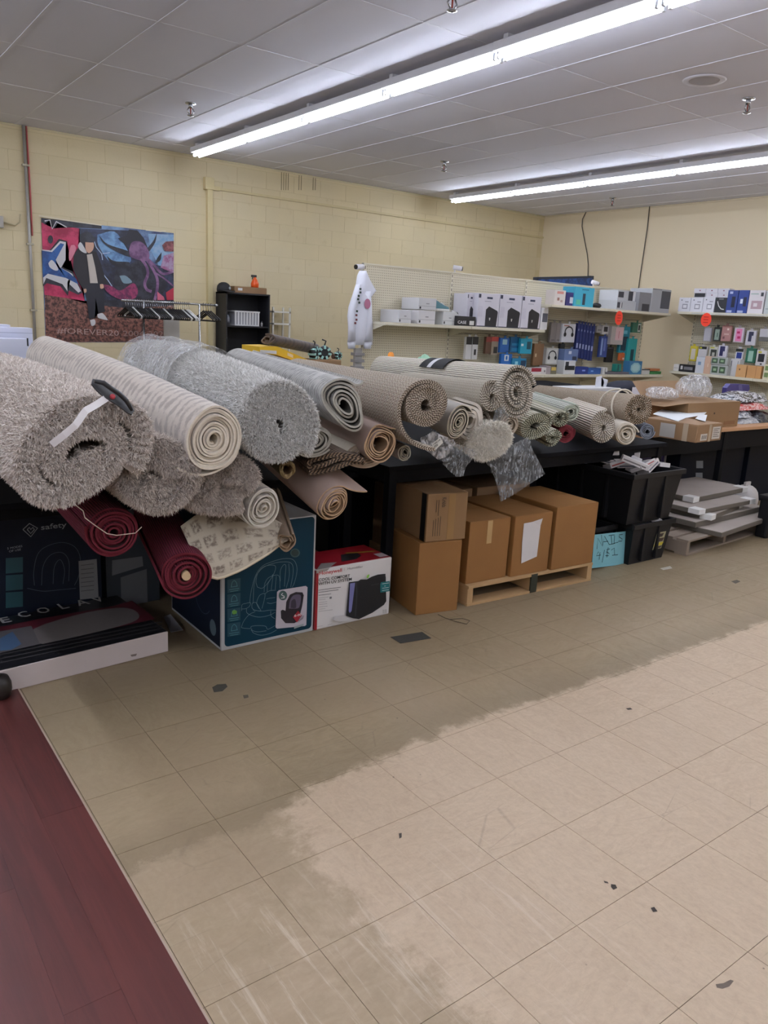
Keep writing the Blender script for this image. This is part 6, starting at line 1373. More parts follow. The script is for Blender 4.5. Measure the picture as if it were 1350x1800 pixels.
sp = (('logo_mark', .40, .84, .66, .90, (50, 58, 84)), ('corner_tag', .0, .86, .11, .97, (52, 54, 74)), ('print_line', .30, .76, .60, .775, (150, 150, 166)), ('base_band', 0, 0, 1, .03, (52, 54, 66)), ('side_text', .05, .30, .22, .62, (206, 204, 216)))
for i, (x0, y0, x1, y1, lab) in enumerate(((821,516,834,568,'narrowly seen white shredder carton, leftmost of four'), (840,516,877,570,'white shredder carton, second of four from the left'), (878,518,916,573,'white shredder carton, third of four from the left'), (917,521,950,576,'white shredder carton, rightmost of four'))):
    item('shredder_carton', lab, 'box', x0, y0, x1, y1, 6.78 if i == 0 else 6.70, .24, (214, 212, 222), S1, sp, SHR, extra=shred_art)
item('gadget_box', 'small white gadget box with a grey picture at the shelf end', 'box', 951, 541, 963, 578, 6.70, .12, (222, 222, 224), S1, (('picture', .2, .35, .95, .75, (86, 88, 98)),))
# right upper shelf
item('gadget_box', 'white box with pink artwork on the upper pegboard shelf', 'box', 975, 510, 994, 536, 6.70, .15, (214, 206, 202), S2, (('pink_print', .2, .75, .8, .92, (206, 140, 132)), ('print_spot', .25, .3, .45, .5, (150, 110, 100)), ('print_spot', .55, .2, .75, .35, (176, 150, 140))))
item('gadget_box', 'small purple box with a white card on the upper pegboard shelf', 'box', 995, 514, 1010, 537, 6.70, .14, (54, 50, 110), S2, (('white_card', .45, .2, .85, .65, (206, 208, 216)),))
item('gadget_box', 'bright cyan box with a dark product picture on the upper shelf', 'box', 1010, 505, 1044, 539, 6.68, .2, (64, 168, 196), S2, (('product_picture', .42, .1, .56, .68, (40, 52, 64)), ('green_patch', .1, .1, .32, .35, (96, 190, 160)), ('print_line', .35, .85, .7, .9, (40, 110, 140))))
crumple('black_pouch', 'small black pouch beside the cyan box', (atY(1049, 536, 6.75).x, 6.75, S2+.03), (.06, .05, .035), P((22, 22, 25), .6), 12, 'pouch', None, 3)
GRY = 'grey appliance cartons on the upper shelf'
t, lo, hi = item('appliance_carton', 'lower light grey appliance carton with dark end panel', 'box', 1084, 529, 1120, 546, 6.66, .3, (176, 178, 182), S2, (('dark_panel', .02, .2, .26, .8, (62, 62, 68)), ('white_stripe', .16, .2, .22, .8, (210, 210, 212))), GRY)
item('appliance_carton', 'upper light grey appliance carton stacked on the lower one', 'box', 1086, 511, 1120, 528, 6.68, .3, (186, 188, 192), hi[2], (('dark_panel', .03, .3, .3, .85, (60, 60, 66)), ('dark_panel', .55, .05, .78, .95, (58, 58, 64)), ('white_stripe', .78, .05, .9, .95, (214, 214, 216))), GRY)
item('appliance_carton', 'dark grey appliance carton between the stack and the big one', 'box', 1123, 514, 1144, 547, 6.62, .3, (128, 128, 132), S2, (('dark_panel', .3, .02, .9, .4, (58, 58, 62)),), GRY)
item('appliance_carton', 'big grey appliance carton with a tall dark panel at the shelf end', 'box', 1145, 508, 1178, 551, 6.61, .36, (166, 168, 172), S2, (('dark_panel', .5, .18, .98, .92, (74, 74, 78)), ('top_line', .0, .95, .48, .99, (120, 120, 124))), GRY)
# hung and shelved goods, right half
HG = 'small goods hung on the long pegboard'
def H(lab, cat, x0, y0, x1, y1, rgb, prints=(), plane=6.85, depth=.04, name='hanging_package'): item(name, lab, cat, x0, y0, x1, y1, plane, depth, rgb, None, prints, HG, hang=True)
H('grey carded package, left of two grey ones by the headset box', 'package', 968, 567, 978, 602, (120, 114, 112), (('print_line', .2, .1, .8, .14, (80, 76, 76)),))
H('grey carded package touching the white headset box', 'package', 978, 568, 988, 602, (132, 126, 124), (('print_line', .2, .1, .8, .14, (80, 76, 76)),))
def headset(t, lo, hi):
    W_, H_ = hi[0]-lo[0], hi[2]-lo[2]; y = lo[1]-.003; cx, cz = lo[0]+W_*.5, lo[2]+H_*.5
    bm = bmesh.new(); ribbon(bm, [(cx+W_*.30*math.cos(a), y, cz+H_*.05+H_*.28*math.sin(a)) for a in np.linspace(-.3, PI+.3, 14)], W_*.07, (0, -1, 0)); obj('printed_headband', bm, M_INK, t)
    for s in (-1, 1): bm = bmesh.new(); slab(bm, [(cx+s*W_*.28+W_*.1*math.cos(a), y-.0006, cz-H_*.08+H_*.12*math.sin(a)) for a in np.linspace(0, 6.28, 12)[:-1]], (0, .0004, 0)); obj('printed_earcup', bm, M_INK, t)
item('headset_box', 'white box with a printed black headset, hung high on the board', 'box', 988, 569, 1011, 602, 6.82, .08, (206, 208, 214), None, (('top_print', .1, .86, .5, .92, (170, 120, 110)),), HG, hang=True, extra=headset)
item('headset_box', 'grey white box with a printed black headset, hung lower', 'box', 960, 612, 981, 641, 6.80, .08, (176, 176, 172), None, (('pale_window', .12, .08, .88, .92, (200, 200, 196)),), HG, hang=True, extra=headset)
for k in range(6): H(['navy blue carded cable pack, leftmost of six', 'navy blue carded cable pack, second of six', 'navy blue carded cable pack, third of six', 'navy blue carded cable pack, fourth of six', 'navy blue carded cable pack, fifth of six', 'navy blue carded cable pack, rightmost of six'][k], 'package', 1013+5.2*k, 568+k, 1017.6+5.2*k, 628+1.2*k, (28, 44, 104), (('pale_print', .2, .28, .8, .42, (150, 160, 196)), ('pale_print', .3, .78, .7, .84, (120, 134, 176))))
H('small grey carded pack beside the navy cables', 'package', 1049, 573, 1059, 585, (150, 148, 148), (('dark_print', .2, .3, .8, .5, (100, 98, 100)),))
H('small white framed pack with a dark centre', 'package', 1059, 572, 1071, 588, (206, 206, 208), (('dark_centre', .2, .3, .75, .85, (60, 60, 66)),))
H('tall blue carded pack below the white framed pack', 'package', 1055, 591, 1068, 628, (52, 70, 130), (('pale_print', .1, .1, .3, .9, (140, 160, 200)), ('pale_print', .45, .3, .7, .9, (96, 112, 170))))
H('tall black slab pack hanging low', 'package', 1066, 610, 1078, 637, (20, 20, 24), (('painted_sheen', .1, .9, .9, .96, (70, 70, 76)),))  # sheen painted as a paler strip near the top
H('grey and pink box with red columns', 'box', 1074, 574, 1096, 606, (178, 172, 168), (('pink_panel', .35, .25, .95, .95, (214, 178, 182)), ('red_line', .6, .35, .64, .75, (190, 110, 120))), 6.80, .08)
H('teal carded phone case with a dark screen', 'package', 1090, 574, 1106, 620, (30, 126, 144), (('dark_screen', .15, .08, .85, .62, (34, 52, 66)), ('pale_print', .3, .72, .7, .85, (110, 186, 204))))
H('long turquoise carded item at the right of the board', 'package', 1102, 595, 1118, 645, (36, 148, 148), (('dark_slot', .4, .12, .75, .62, (28, 66, 76)),), 6.82)
H('small green and white pack at the far right of the board', 'package', 1112, 567, 1127, 585, (60, 112, 92), (('white_frame', .62, .1, .92, .9, (196, 200, 196)), ('dark_core', .68, .25, .86, .75, (40, 50, 50))), 6.84)
H('small orange hanging trinket', 'package', 1090, 621, 1098, 634, (196, 100, 50), (('pale_dot', .55, .15, .9, .4, (220, 200, 190)),))
H('brown board panel hanging behind the grey headset box', 'package', 938, 604, 955, 643, (122, 92, 64), (('pale_mark', .15, .4, .3, .55, (190, 170, 140)),))
H('tall dark strap pack by the grey headset box', 'package', 983, 604, 991, 655, (28, 30, 32), (('pale_print', .2, .1, .6, .2, (120, 120, 122)),))
item('gadget_box', 'slate blue boxed gadget leaning on the white box', 'box', 992, 614, 1016, 635, 6.72, .1, (98, 118, 160), None, (('white_print', .3, .6, .5, .85, (200, 206, 220)), ('dark_print', .6, .1, .9, .4, (44, 52, 76))), HG, hang=True)
LS = 'small goods on the low pegboard shelf'
def Lw(lab, x0, y0, x1, y1, rgb, prints=(), plane=6.68, depth=.12, name='gadget_box', cat='box'): item(name, lab, cat, x0, y0, x1, y1, plane, depth, rgb, S3, prints, LS)
Lw('red and white box at the left of the low shelf', 934, 647, 952, 660, (212, 206, 206), (('red_panel', 0, .4, .95, 1, (150, 34, 54)),))
Lw('small white box with a grey spot beside the red one', 952, 646, 960, 660, (206, 202, 202), (('grey_spot', .5, .3, .8, .6, (120, 116, 120)),))
Lw('mauve grey box on the low shelf', 960, 643, 968, 659, (158, 148, 152), (('print_line', .1, .8, .9, .85, (110, 104, 110)),))
Lw('yellow topped small box on the low shelf', 968, 645, 978, 659, (120, 116, 96), (('yellow_patch', .1, .5, .9, .95, (206, 178, 96)),))
Lw('white box with black gamepad picture on the low shelf', 991, 634, 1011, 660, (206, 208, 212), (('black_picture', .1, .3, .95, .62, (26, 30, 36)), ('black_picture', .12, .62, .4, .92, (46, 52, 62))))
Lw('blue blister packs laid flat on the low shelf, left one', 1012, 645, 1034, 659, (34, 52, 124), (('pale_print', .5, .4, .75, .6, (130, 150, 210)),))
Lw('blue blister packs laid flat on the low shelf, right one', 1034, 647, 1056, 659, (42, 84, 150), (('pale_print', .2, .4, .4, .6, (130, 170, 220)),))
Lw('tiny white box between blue packs and grey tray', 1060, 646, 1068, 654, (206, 206, 204), (('dark_line', .45, .1, .55, .9, (90, 90, 92)),))
Lw('long flat dark grey tray on the low shelf', 1066, 654, 1106, 660, (92, 88, 96), (('edge_line', 0, .7, 1, .9, (120, 116, 124)),), 6.66, .2)
item('gadget_box', 'small green teal box standing on the tray', 'box', 1082, 640, 1092, 653, 6.72, .06, (36, 130, 116), None, (('dark_slot', .35, .1, .6, .9, (20, 70, 70)),))
def octo(t, lo, hi):
    W_, H_ = hi[0]-lo[0], hi[2]-lo[2]; cx, cz = lo[0]+W_/2, lo[2]+H_/2
    for r_, c_, e in ((.42, (150, 196, 206), .002), (.30, (176, 212, 216), .003)): bm = bmesh.new(); slab(bm, [(cx+W_*r_*math.cos(a+PI/8), lo[1]-e, cz+H_*r_*math.sin(a+PI/8)) for a in np.linspace(0, 2*PI, 9)[:-1]], (0, .0006, 0)); obj('printed_octagon', bm, P(c_, .4), t)
item('gadget_box', 'pale blue box with an octagonal fan picture on the low shelf', 'box', 1106, 635, 1128, 659, 6.66, .1, (60, 118, 160), S3, (), LS, extra=octo)
Lw('small white box left of the green books', 1128, 649, 1142, 659, (200, 200, 198), (('dark_top', 0, .8, 1, 1, (40, 40, 42)),))
Lw('flat green box at the right end of the low shelf', 1142, 653, 1162, 660, (56, 120, 66), (('pale_edge', 0, .8, 1, .95, (90, 150, 96)),))
item('gadget_box', 'flat orange box lying on the green one', 'box', 1143, 648, 1160, 653, 6.69, .1, (198, 128, 84), S3+.042, (('print_line', .1, .4, .9, .55, (160, 96, 60)),), LS)
# hung goods, left half
H('tall black and white packs, left one near the shelf middle', 'package', 819, 592, 829, 632, (206, 206, 206), (('black_top', 0, .66, 1, 1, (24, 24, 28)),))
H('tall black and white packs, right one with a dark slot', 'package', 830, 592, 840, 632, (204, 204, 204), (('black_top', 0, .66, 1, 1, (24, 24, 28)), ('dark_slot', .35, .2, .7, .45, (40, 40, 44))))
H('brown and red carded pack', 'package', 854, 592, 864, 622, (92, 66, 50), (('red_top', 0, .7, 1, 1, (130, 44, 40)),)); H('pale carded pack with a red top and dark keys', 'package', 864, 592, 877, 624, (150, 138, 122), (('red_top', .0, .75, 1, 1, (180, 66, 56)), ('dark_print', .3, .1, .8, .45, (40, 40, 40))))
H('blue card with a pale letter, upper one', 'package', 879, 594, 895, 620, (34, 96, 168), (('pale_letter', .25, .55, .75, .9, (150, 190, 200)),), 6.82); H('blue card with a white letter B, lower one', 'package', 881, 622, 900, 641, (30, 100, 176), (('white_letter', .28, .35, .68, .9, (206, 214, 220)), ('blue_core', .4, .45, .56, .8, (30, 100, 176))), 6.80)
H('deep blue coiled cable pack', 'package', 897, 592, 914, 620, (22, 92, 140), (('coil_print', .15, .1, .85, .3, (40, 130, 176)), ('coil_print', .15, .45, .85, .6, (40, 130, 176)))); H('bright cyan carded pack', 'package', 915, 595, 935, 622, (40, 160, 190), (('white_print', .05, .5, .25, .65, (220, 236, 240)), ('dark_print', .55, .3, .9, .8, (28, 84, 100))), 6.80)
H('cyan and navy coiled pack hanging low', 'package', 900, 630, 925, 648, (26, 120, 160), (('navy_curl', .6, .2, .95, .8, (20, 50, 76)), ('pale_print', .2, .4, .4, .7, (150, 210, 224))), 6.78)
# red round price discs
def disc(lab, p, nrm, X):
    t = wthing('price_disc', lab, 'price tag', p, 'round red price signs'); n = Vector(nrm); u_ = Vector(X); bm = bmesh.new(); r = .075
    slab(bm, [p+u_*r*(1+.05*(k % 2))*math.cos(2*PI*k/28)+Vector((0, 0, 1))*r*1.15*(1+.05*(k % 2))*math.sin(2*PI*k/28) for k in range(28)], n*-.003); bmesh.ops.recalc_face_normals(bm, faces=bm.faces); obj('disc', bm, P((240, 72, 48), .4), t)
    for k in range(3): bm = bmesh.new(); c_ = p+n*.002+Vector((0, 0, .035-.035*k)); ribbon(bm, [c_-u_*.035, c_+u_*.035], .012, n); obj('printed_line', bm, P((190, 34, 26), .5), t)
disc('red round price disc hanging from the long pegboard shelf', atY(1088, 559, 6.59), (0, -1, 0), (1, 0, 0)); disc('red round price disc hanging from the far wall shelf', atX(1241, 562, 9.79), (-1, 0, 0), (0, -1, 0))

# --- goods on the far-wall unit
T1, T2 = 1.8225, 1.0205; FW = 'boxed goods on the top shelf of the far wall unit'
def B1(lab, x0, y0, x1, y1, rgb, prints=(), plane=9.86, depth=.1, fz=T1, g=FW, name='gadget_box', extra=None): item(name, lab, 'box', x0, y0, x1, y1, plane, depth, rgb, fz, prints, g, axis='X', extra=extra)
lin = (('line_art', .35, .2, .8, .55, (150, 150, 160)), ('inner_white', .42, .27, .73, .48, (222, 222, 228)), ('small_mark', .2, .78, .3, .86, (120, 120, 130)), ('line_art', .55, .66, .85, .74, (160, 160, 168)))
B1('white earphone box at the far left of the top shelf', 1193, 523, 1213, 546, (218, 218, 226), lin); B1('white earphone box, second from the left', 1214, 523, 1235, 546, (216, 216, 224), lin); B1('white earphone box touching the black cable box', 1236, 522, 1256, 546, (214, 214, 222), lin)
def swoosh(t, lo, hi):
    W_, H_ = hi[1]-lo[1], hi[2]-lo[2]; bm = bmesh.new(); ribbon(bm, [(lo[0]-.004, hi[1]-W_*u_, lo[2]+H_*v_) for u_, v_ in ((.2, .75), (.35, .45), (.6, .25), (.85, .22))], .012, (-1, 0, 0)); obj('printed_cable', bm, P((216, 216, 212), .4), t)
B1('black box with a white printed cable', 1257, 523, 1277, 546, (38, 40, 44), (('pale_top', .3, .86, .7, .94, (120, 124, 124)),), extra=swoosh)
B1('blue boxed gadget with dark remote picture, left of two', 1278, 510, 1296, 546, (46, 66, 132), (('dark_remote', .45, .25, .8, .72, (20, 26, 52)), ('pale_tag', .1, .02, .6, .12, (170, 180, 214)), ('pale_tag', .2, .84, .5, .94, (170, 180, 214)))); B1('blue boxed gadget with a white arrow picture, right of two', 1297, 510, 1315, 546, (42, 64, 136), (('white_arrow', .25, .42, .5, .62, (220, 226, 236)), ('dark_remote', .55, .3, .85, .7, (20, 26, 52)), ('pale_tag', .1, .02, .65, .12, (170, 180, 214))))
B1('tall white box with rose printed tools at the right', 1316, 510, 1343, 547, (216, 212, 216), (('rose_print', .2, .2, .9, .55, (176, 150, 158)), ('white_gap', .35, .3, .6, .45, (214, 208, 212)), ('dark_badge', .75, .74, .92, .9, (60, 64, 72)), ('green_line', .1, .82, .6, .86, (150, 176, 166)))); B1('grey box cut by the right edge on the top shelf', 1345, 512, 1372, 547, (190, 196, 198), (('print_line', .1, .2, .9, .25, (150, 156, 160)),))
for k in range(6):
    i, j = k % 3, k // 3; x0 = 1220+21*i
    B1('white %s earbud box in the back row, %s' % (('lower', 'upper')[j], ('left one', 'middle one', 'right one')[i]), x0, 507 if j else 515, x0+20.5, 515 if j else 523, (212, 210, 218), (('dot_mark', .45, .4, .58, .65, (150, 110, 120)),) if k else (('black_panel', .05, .1, .95, .95, (36, 36, 42)),), 10.0, .12, atX(1250, 515 if j else 523, 10.0).z, 'white earbud boxes in the back row')
bx('back_riser', (10.0, atX(1283, 530, 10.0).y, T1), (10.13, atX(1220, 530, 10.0).y, atX(1250, 523.5, 10.0).z), M_GON, GB)
HW_ = 'phone cases hung on the far wall pegboard'
def HB(lab, x0, y0, x1, y1, rgb, prints=(), plane=10.02): item('phone_case_pack', lab, 'package', x0, y0, x1, y1, plane, .03, rgb, None, prints, HW_, axis='X', hang=True)
HB('silver phone case pack, leftmost of the upper row', 1237, 576, 1250, 600, (170, 170, 178), (('pale_case', .1, .05, .9, .95, (190, 190, 198)),)); HB('dark framed pale green phone case pack, upper row', 1254, 575, 1267, 600, (52, 56, 54), (('green_case', .2, .1, .8, .85, (150, 170, 156)), ('dark_mark', .5, .3, .6, .6, (70, 90, 80))))
HB('rose patterned phone case pack, upper row', 1268, 572, 1285, 600, (176, 132, 130), (('light_mark', .55, .7, .75, .82, (226, 210, 200)), ('dark_mark', .2, .15, .4, .3, (120, 84, 88)), ('pale_band', .3, .4, .8, .5, (206, 176, 170)))); HB('pink floral phone case pack, upper row', 1290, 576, 1307, 602, (200, 190, 200), (('pink_case', .2, .08, .82, .92, (216, 130, 172)), ('rose_mark', .3, .6, .6, .75, (180, 40, 96)), ('rose_mark', .4, .25, .7, .42, (180, 40, 96))))
HB('white boxed navy phone case pack, upper row', 1311, 581, 1328, 607, (196, 194, 202), (('navy_phone', .25, .25, .75, .92, (40, 42, 68)), ('white_corner', .6, .25, .75, .65, (196, 194, 202)))); HB('white and dark pack at the right edge, upper row', 1335, 578, 1352, 600, (186, 184, 190), (('dark_base', 0, .0, 1, .35, (96, 96, 92)),))
HB('yellow framed phone case pack, leftmost of the lower row', 1212, 608, 1225, 635, (206, 190, 60), (('pale_case', .2, .12, .78, .82, (214, 206, 190)),)); HB('white phone case pack with a black and yellow header', 1227, 609, 1242, 630, (206, 204, 206), (('black_header', .05, .78, .95, 1, (34, 36, 34)), ('yellow_dot', .15, .82, .4, .94, (190, 190, 60)))); HB('black swirled phone case pack in a white frame', 1246, 609, 1261, 630, (196, 196, 186), (('dark_case', .2, .05, .9, .75, (60, 62, 58)), ('pale_swirl', .4, .2, .7, .5, (186, 186, 176)), ('yellow_header', .1, .84, .6, .95, (186, 186, 80))))
HB('white boxed navy phone pack, lower row', 1262, 607, 1278, 628, (206, 204, 214), (('navy_phone', .2, .1, .75, .92, (44, 44, 88)), ('white_corner', .58, .1, .75, .5, (206, 204, 214)))); HB('blue phone case pack with a black header', 1293, 613, 1306, 632, (206, 206, 210), (('blue_case', .15, .1, .85, .65, (38, 56, 128)), ('black_header', 0, .72, 1, 1, (40, 42, 36)))); HB('dark green framed phone case pack', 1311, 612, 1328, 638, (34, 92, 70), (('pale_case', .25, .1, .75, .82, (150, 186, 170)),)); HB('white phone pack with a black screen at the right', 1329, 616, 1346, 643, (206, 204, 204), (('black_screen', .2, .25, .85, .78, (34, 36, 42)), ('yellow_header', .15, .82, .5, .95, (190, 184, 70)), ('dark_mark', .5, .06, .7, .16, (60, 60, 60))))
LB = 'boxes on the lower shelf of the far wall unit'
def B2(lab, x0, y0, x1, y1, rgb, prints=(), plane=9.84, depth=.1, fz=T2): item('gadget_box', lab, 'box', x0, y0, x1, y1, plane, depth, rgb, fz, prints, LB, axis='X')
B2('tiny white box at the left end of the lower shelf', 1184, 640, 1193, 649, (220, 218, 214), (('print_line', .1, .4, .9, .5, (180, 178, 176)),)); B2('long black box with white lettering on the lower shelf', 1194, 641, 1222, 651, (30, 30, 34), (('white_lettering', .08, .3, .22, .8, (214, 214, 214)), ('white_lettering', .3, .3, .85, .7, (120, 120, 124))))
B2('upright white box beside the long black one', 1223, 627, 1238, 653, (206, 210, 218), (('blue_print', .25, .5, .6, .7, (130, 156, 186)),)); B2('pinkish tan box between white and grey boxes', 1238, 626, 1250, 654, (206, 172, 148), (('painted_shine', .5, .4, .6, .6, (228, 206, 186)),))  # shine on the tan box is a painted pale spot
for j in range(2): B2('grey box with two green labels, %s' % ('lower of two', 'upper of two')[j], 1249, 642 if j == 0 else 628, 1279, 655 if j == 0 else 641, (170, 174, 170), (('green_label', .08, .2, .42, .85, (70, 92, 70)), ('green_label', .52, .2, .86, .85, (70, 92, 70)), ('pale_mark', .16, .4, .34, .65, (150, 180, 140)), ('pale_mark', .6, .4, .78, .65, (150, 180, 140))), 9.84, .1, T2 if j == 0 else atX(1264, 641.5, 9.84).z)
B2('white ribbed pack behind the kraft boxes', 1281, 631, 1300, 653, (206, 206, 208), (('dark_line', .2, 0, .26, .9, (50, 52, 70)), ('dark_line', .8, .3, .85, .9, (120, 120, 124))), 9.92); B2('small kraft box with a dark dot', 1294, 641, 1312, 657, (206, 160, 108), (('dark_dot', .3, .55, .4, .68, (90, 62, 40)),)); B2('wide kraft box beside the small one', 1313, 643, 1338, 659, (196, 148, 96), (('edge_line', .62, 0, .65, 1, (160, 112, 66)),)); B2('pale box with green circles cut by the right edge', 1342, 641, 1366, 661, (212, 206, 180), (('green_circle', .1, .6, .4, .9, (110, 130, 80)), ('green_circle', .1, .15, .4, .45, (110, 130, 80))))

# ================================================================== SMALL THINGS AROUND THE GONDOLA
def camera(lab, p, d):
    t = wthing('security_camera', lab, 'camera', p, 'white security cameras'); d = Vector(d).normalized(); bm = bmesh.new(); tube(bm, [p-d*.05, p+d*.05], .027, 14); obj('housing', bm, P((226, 224, 230), .4), t)
    bm = bmesh.new(); tube(bm, [p+d*.05, p+d*.06], .024, 14); obj('lens', bm, P((24, 24, 28), .2), t); tb('bracket', [p-d*.03, p-d*.03-Vector((0, 0, .05))], .01, P((220, 218, 222), .4), t)
p = atY(632, 469, 7.02); camera('white security camera at the left end of the pegboard', p, (-1, -.2, -.1)); p = atY(804, 473, 7.06); p.z = GZ+.052; camera('white security camera on top of the pegboard middle', p, (.8, -.5, -.1)); p = atY(1046, 500, 7.06); p.z = GZ+.05; camera('white security camera beside the blue framed picture', p, (.9, -.3, -.2))
t = wthing('framed_picture', 'dark framed blue picture leaning behind the pegboard top', 'picture', (8.2, 7.6, 1.9)); fr = [atY(x, y, 7.55) for x, y in ((944,487),(1044,485),(1044,512),(944,500))]; fr[2].z -= .3; fr[3].z -= .3
bm = bmesh.new(); slab(bm, fr, (0, .03, 0)); bmesh.ops.recalc_face_normals(bm, faces=bm.faces); obj('frame', bm, P((36, 44, 60), .4), t); bm = bmesh.new(); slab(bm, [fr[0]+Vector((.03, -.002, -.03)), fr[1]+Vector((-.03, -.002, -.03)), fr[2]+Vector((-.03, -.002, .03)), fr[3]+Vector((.03, -.002, .03))], (0, -.001, 0)); obj('print', bm, pmix('blue_print', (44, 84, 150), (30, 52, 96), 12), t)
bm = bmesh.new(); box(bm, (fr[0].x, 7.58, 0), (fr[0].x+.04, 7.62, fr[0].z)); obj('easel_leg', bm, P((40, 40, 44), .5), t); bx('easel_leg', (fr[1].x-.04, 7.58, 0), (fr[1].x, 7.62, fr[1].z), P((40, 40, 44), .5), t)
# hoodie hung on the pegboard's left end
t = wthing('hoodie', 'white hoodie with printed sleeve lettering hanging from the pegboard end', 'clothing', atY(632, 612, 6.9))
rows = [(476,634,642),(484,630,646),(494,628,650),(504,626,655),(511,624,659),(516,622,655),(524,619,649),(540,614,650),(556,612,651),(575,613,652),(592,612,654),(606,610,655)]
def loft(name, rows, Yc, dep, mat, par, n=14, seed=0):
    V = []; rg = np.random.default_rng(seed)
    for i, (y, a, b) in enumerate(rows):
        A, B_ = atY(a, y, Yc), atY(b, y, Yc); c = (A+B_)/2; w = (B_.x-A.x)/2
        for k in range(n):
            an = 2*PI*k/n; V.append((c.x+w*math.cos(an), Yc+dep*math.sin(an)*(.6+.4*math.sin(PI*i/(len(rows)-1)))*(1+.25*math.sin(3*an+.7*i)), c.z+(B_.z-A.z)/2*math.cos(an)))
    F_ = [(i*n+k, i*n+(k+1) % n, (i+1)*n+(k+1) % n, (i+1)*n+k) for i in range(len(rows)-1) for k in range(n)]
    F_ += [tuple(range(n))[::-1], tuple(range((len(rows)-1)*n, len(rows)*n))]; return pydata(name, V, F_, mat, par, True)
M_HOOD = P((226, 228, 240), .8, var=.03, bump=.2, bscale=20)
loft('body', rows, 6.93, .08, M_HOOD, t); loft('sleeve', [(500,626,634),(520,620,632),(545,613,626),(575,613,624),(600,611,624)], 6.88, .04, M_HOOD, t); loft('sleeve', [(512,640,652),(540,640,653),(575,642,654),(600,640,655)], 6.88, .04, M_HOOD, t)
loft('cuff', [(600,611,625),(613,612,624)], 6.89, .035, P((216, 218, 230), .85), t); loft('cuff', [(600,639,654),(613,640,652)], 6.89, .035, P((216, 218, 230), .85), t)
fhd = Face(6.835, lambda x, y: (x, y), t); M_DKG = P((40, 60, 54), .7)
for k, (x, y) in enumerate(((632,506),(632,512),(629,518),(628,524),(630,530),(626,545),(625,552),(625,560),(623,566))): fhd.poly('printed_letter', [(x, y), (x+3.5, y+.5), (x+3.2, y+4), (x-.4, y+3.6)], M_DKG if k < 6 else P((110, 50, 60), .7))
fhd.poly('printed_emblem', [(646+5.5*math.cos(a), 534+9*math.sin(a)) for a in np.linspace(0, 6.28, 16)[:-1]], P((176, 110, 138), .6))
t = wthing('end_stand', 'grey metal end stand below the hoodie', 'stand', (atY(628, 630, 6.95).x, 6.95, 0)); xq = atY(620, 630, 6.95).x, atY(637, 630, 6.95).x
bx('post', (xq[0]+.02, 6.93, 0), (xq[1]-.02, 6.97, atY(628, 612, 6.95).z), P((168, 166, 166), .4, .3), t)
for k in range(3): z = atY(628, 640, 6.95).z-.05+.07*k; bx('bracket', (xq[0], 6.91, z), (xq[1], 6.99, z+.03), P((150, 148, 150), .4, .3), t)

# ================================================================== THINGS ON A BACK TABLE BEHIND THE RUGS
t = wthing('display_table', 'dark low table at the back behind the rug pile', 'table', (4.6, 6.1, 0))
bx('table_top', (2.2, 5.75, .88), (4.7, 6.45, .91), M_TOPD, t, bev=.003)
for x in (2.25, 4.6):
    for y in (5.8, 6.35): bx('leg', (x, y, 0), (x+.05, y+.05, .88), M_BLK, t)
BT = .911
def Q(x, y, Y=6.0): return atY(x, y, Y)
# yellow box (tilted) with a brown rolled mat on it
a, b, c_, d = Q(456,611,5.85), Q(488,609,5.85), Q(540,636,5.95), Q(487,632,5.85)
t = wthing('yellow_box', 'flat yellow and white box tilted behind the grey shag', 'box', (d.x, 5.9, BT))
sx0, sx1 = Q(456,620,5.85).x, Q(541,620,5.85).x; zh = Q(480,609,5.85).z; zl = Q(540,632,5.85).z
bm = bmesh.new(); slab(bm, [(sx0, 5.85, zh-.005), (Q(488,610,5.85).x, 5.85, zh), (sx1, 5.85, zl), (sx1, 5.85, zl-.05), (Q(487,625,5.85).x, 5.85, zh-.07), (sx0, 5.85, zh-.055)], (0, .32, 0)); bmesh.ops.recalc_face_normals(bm, faces=bm.faces); obj('carton', bm, P((224, 182, 40), .45), t)
bm = bmesh.new(); slab(bm, [(sx0+.005, 5.849, zh-.03), (Q(486,618,5.85).x, 5.849, zh-.035), (Q(486,624,5.85).x, 5.849, zh-.062), (sx0+.005, 5.849, zh-.052)], (0, -.001, 0)); obj('white_band', bm, P((214, 212, 210), .5), t)
bm = bmesh.new(); slab(bm, [(Q(505,622,5.85).x, 5.849, (zh+zl)/2+.005), (Q(515,626,5.85).x, 5.849, (zh+zl)/2-.015), (Q(515,630,5.85).x, 5.849, (zh+zl)/2-.04), (Q(505,626,5.85).x, 5.849, (zh+zl)/2-.02)], (0, -.001, 0)); obj('pale_print', bm, P((226, 206, 160), .5), t)
bx('support_carton', (sx0+.15, 5.9, BT), (sx1-.05, 6.12, zl-.05), P((150, 44, 50), .5), t)
F = Q(470, 596, 5.9); B_ = Vector((F.x+.62, F.y+.28, zl+.075))
rug('dark brown patterned mat rolled on the yellow box', None, None, None, None, .052, .012, [C_DKBR, D_TAN, m_cloth('dark_brown_edge', (104, 88, 76), .2, 80)], name='rolled_mat', group=None, F=F, B=B_, core=.015, rot=2, gap=1.1, sq=(1.25, .8, .2), seed=120)
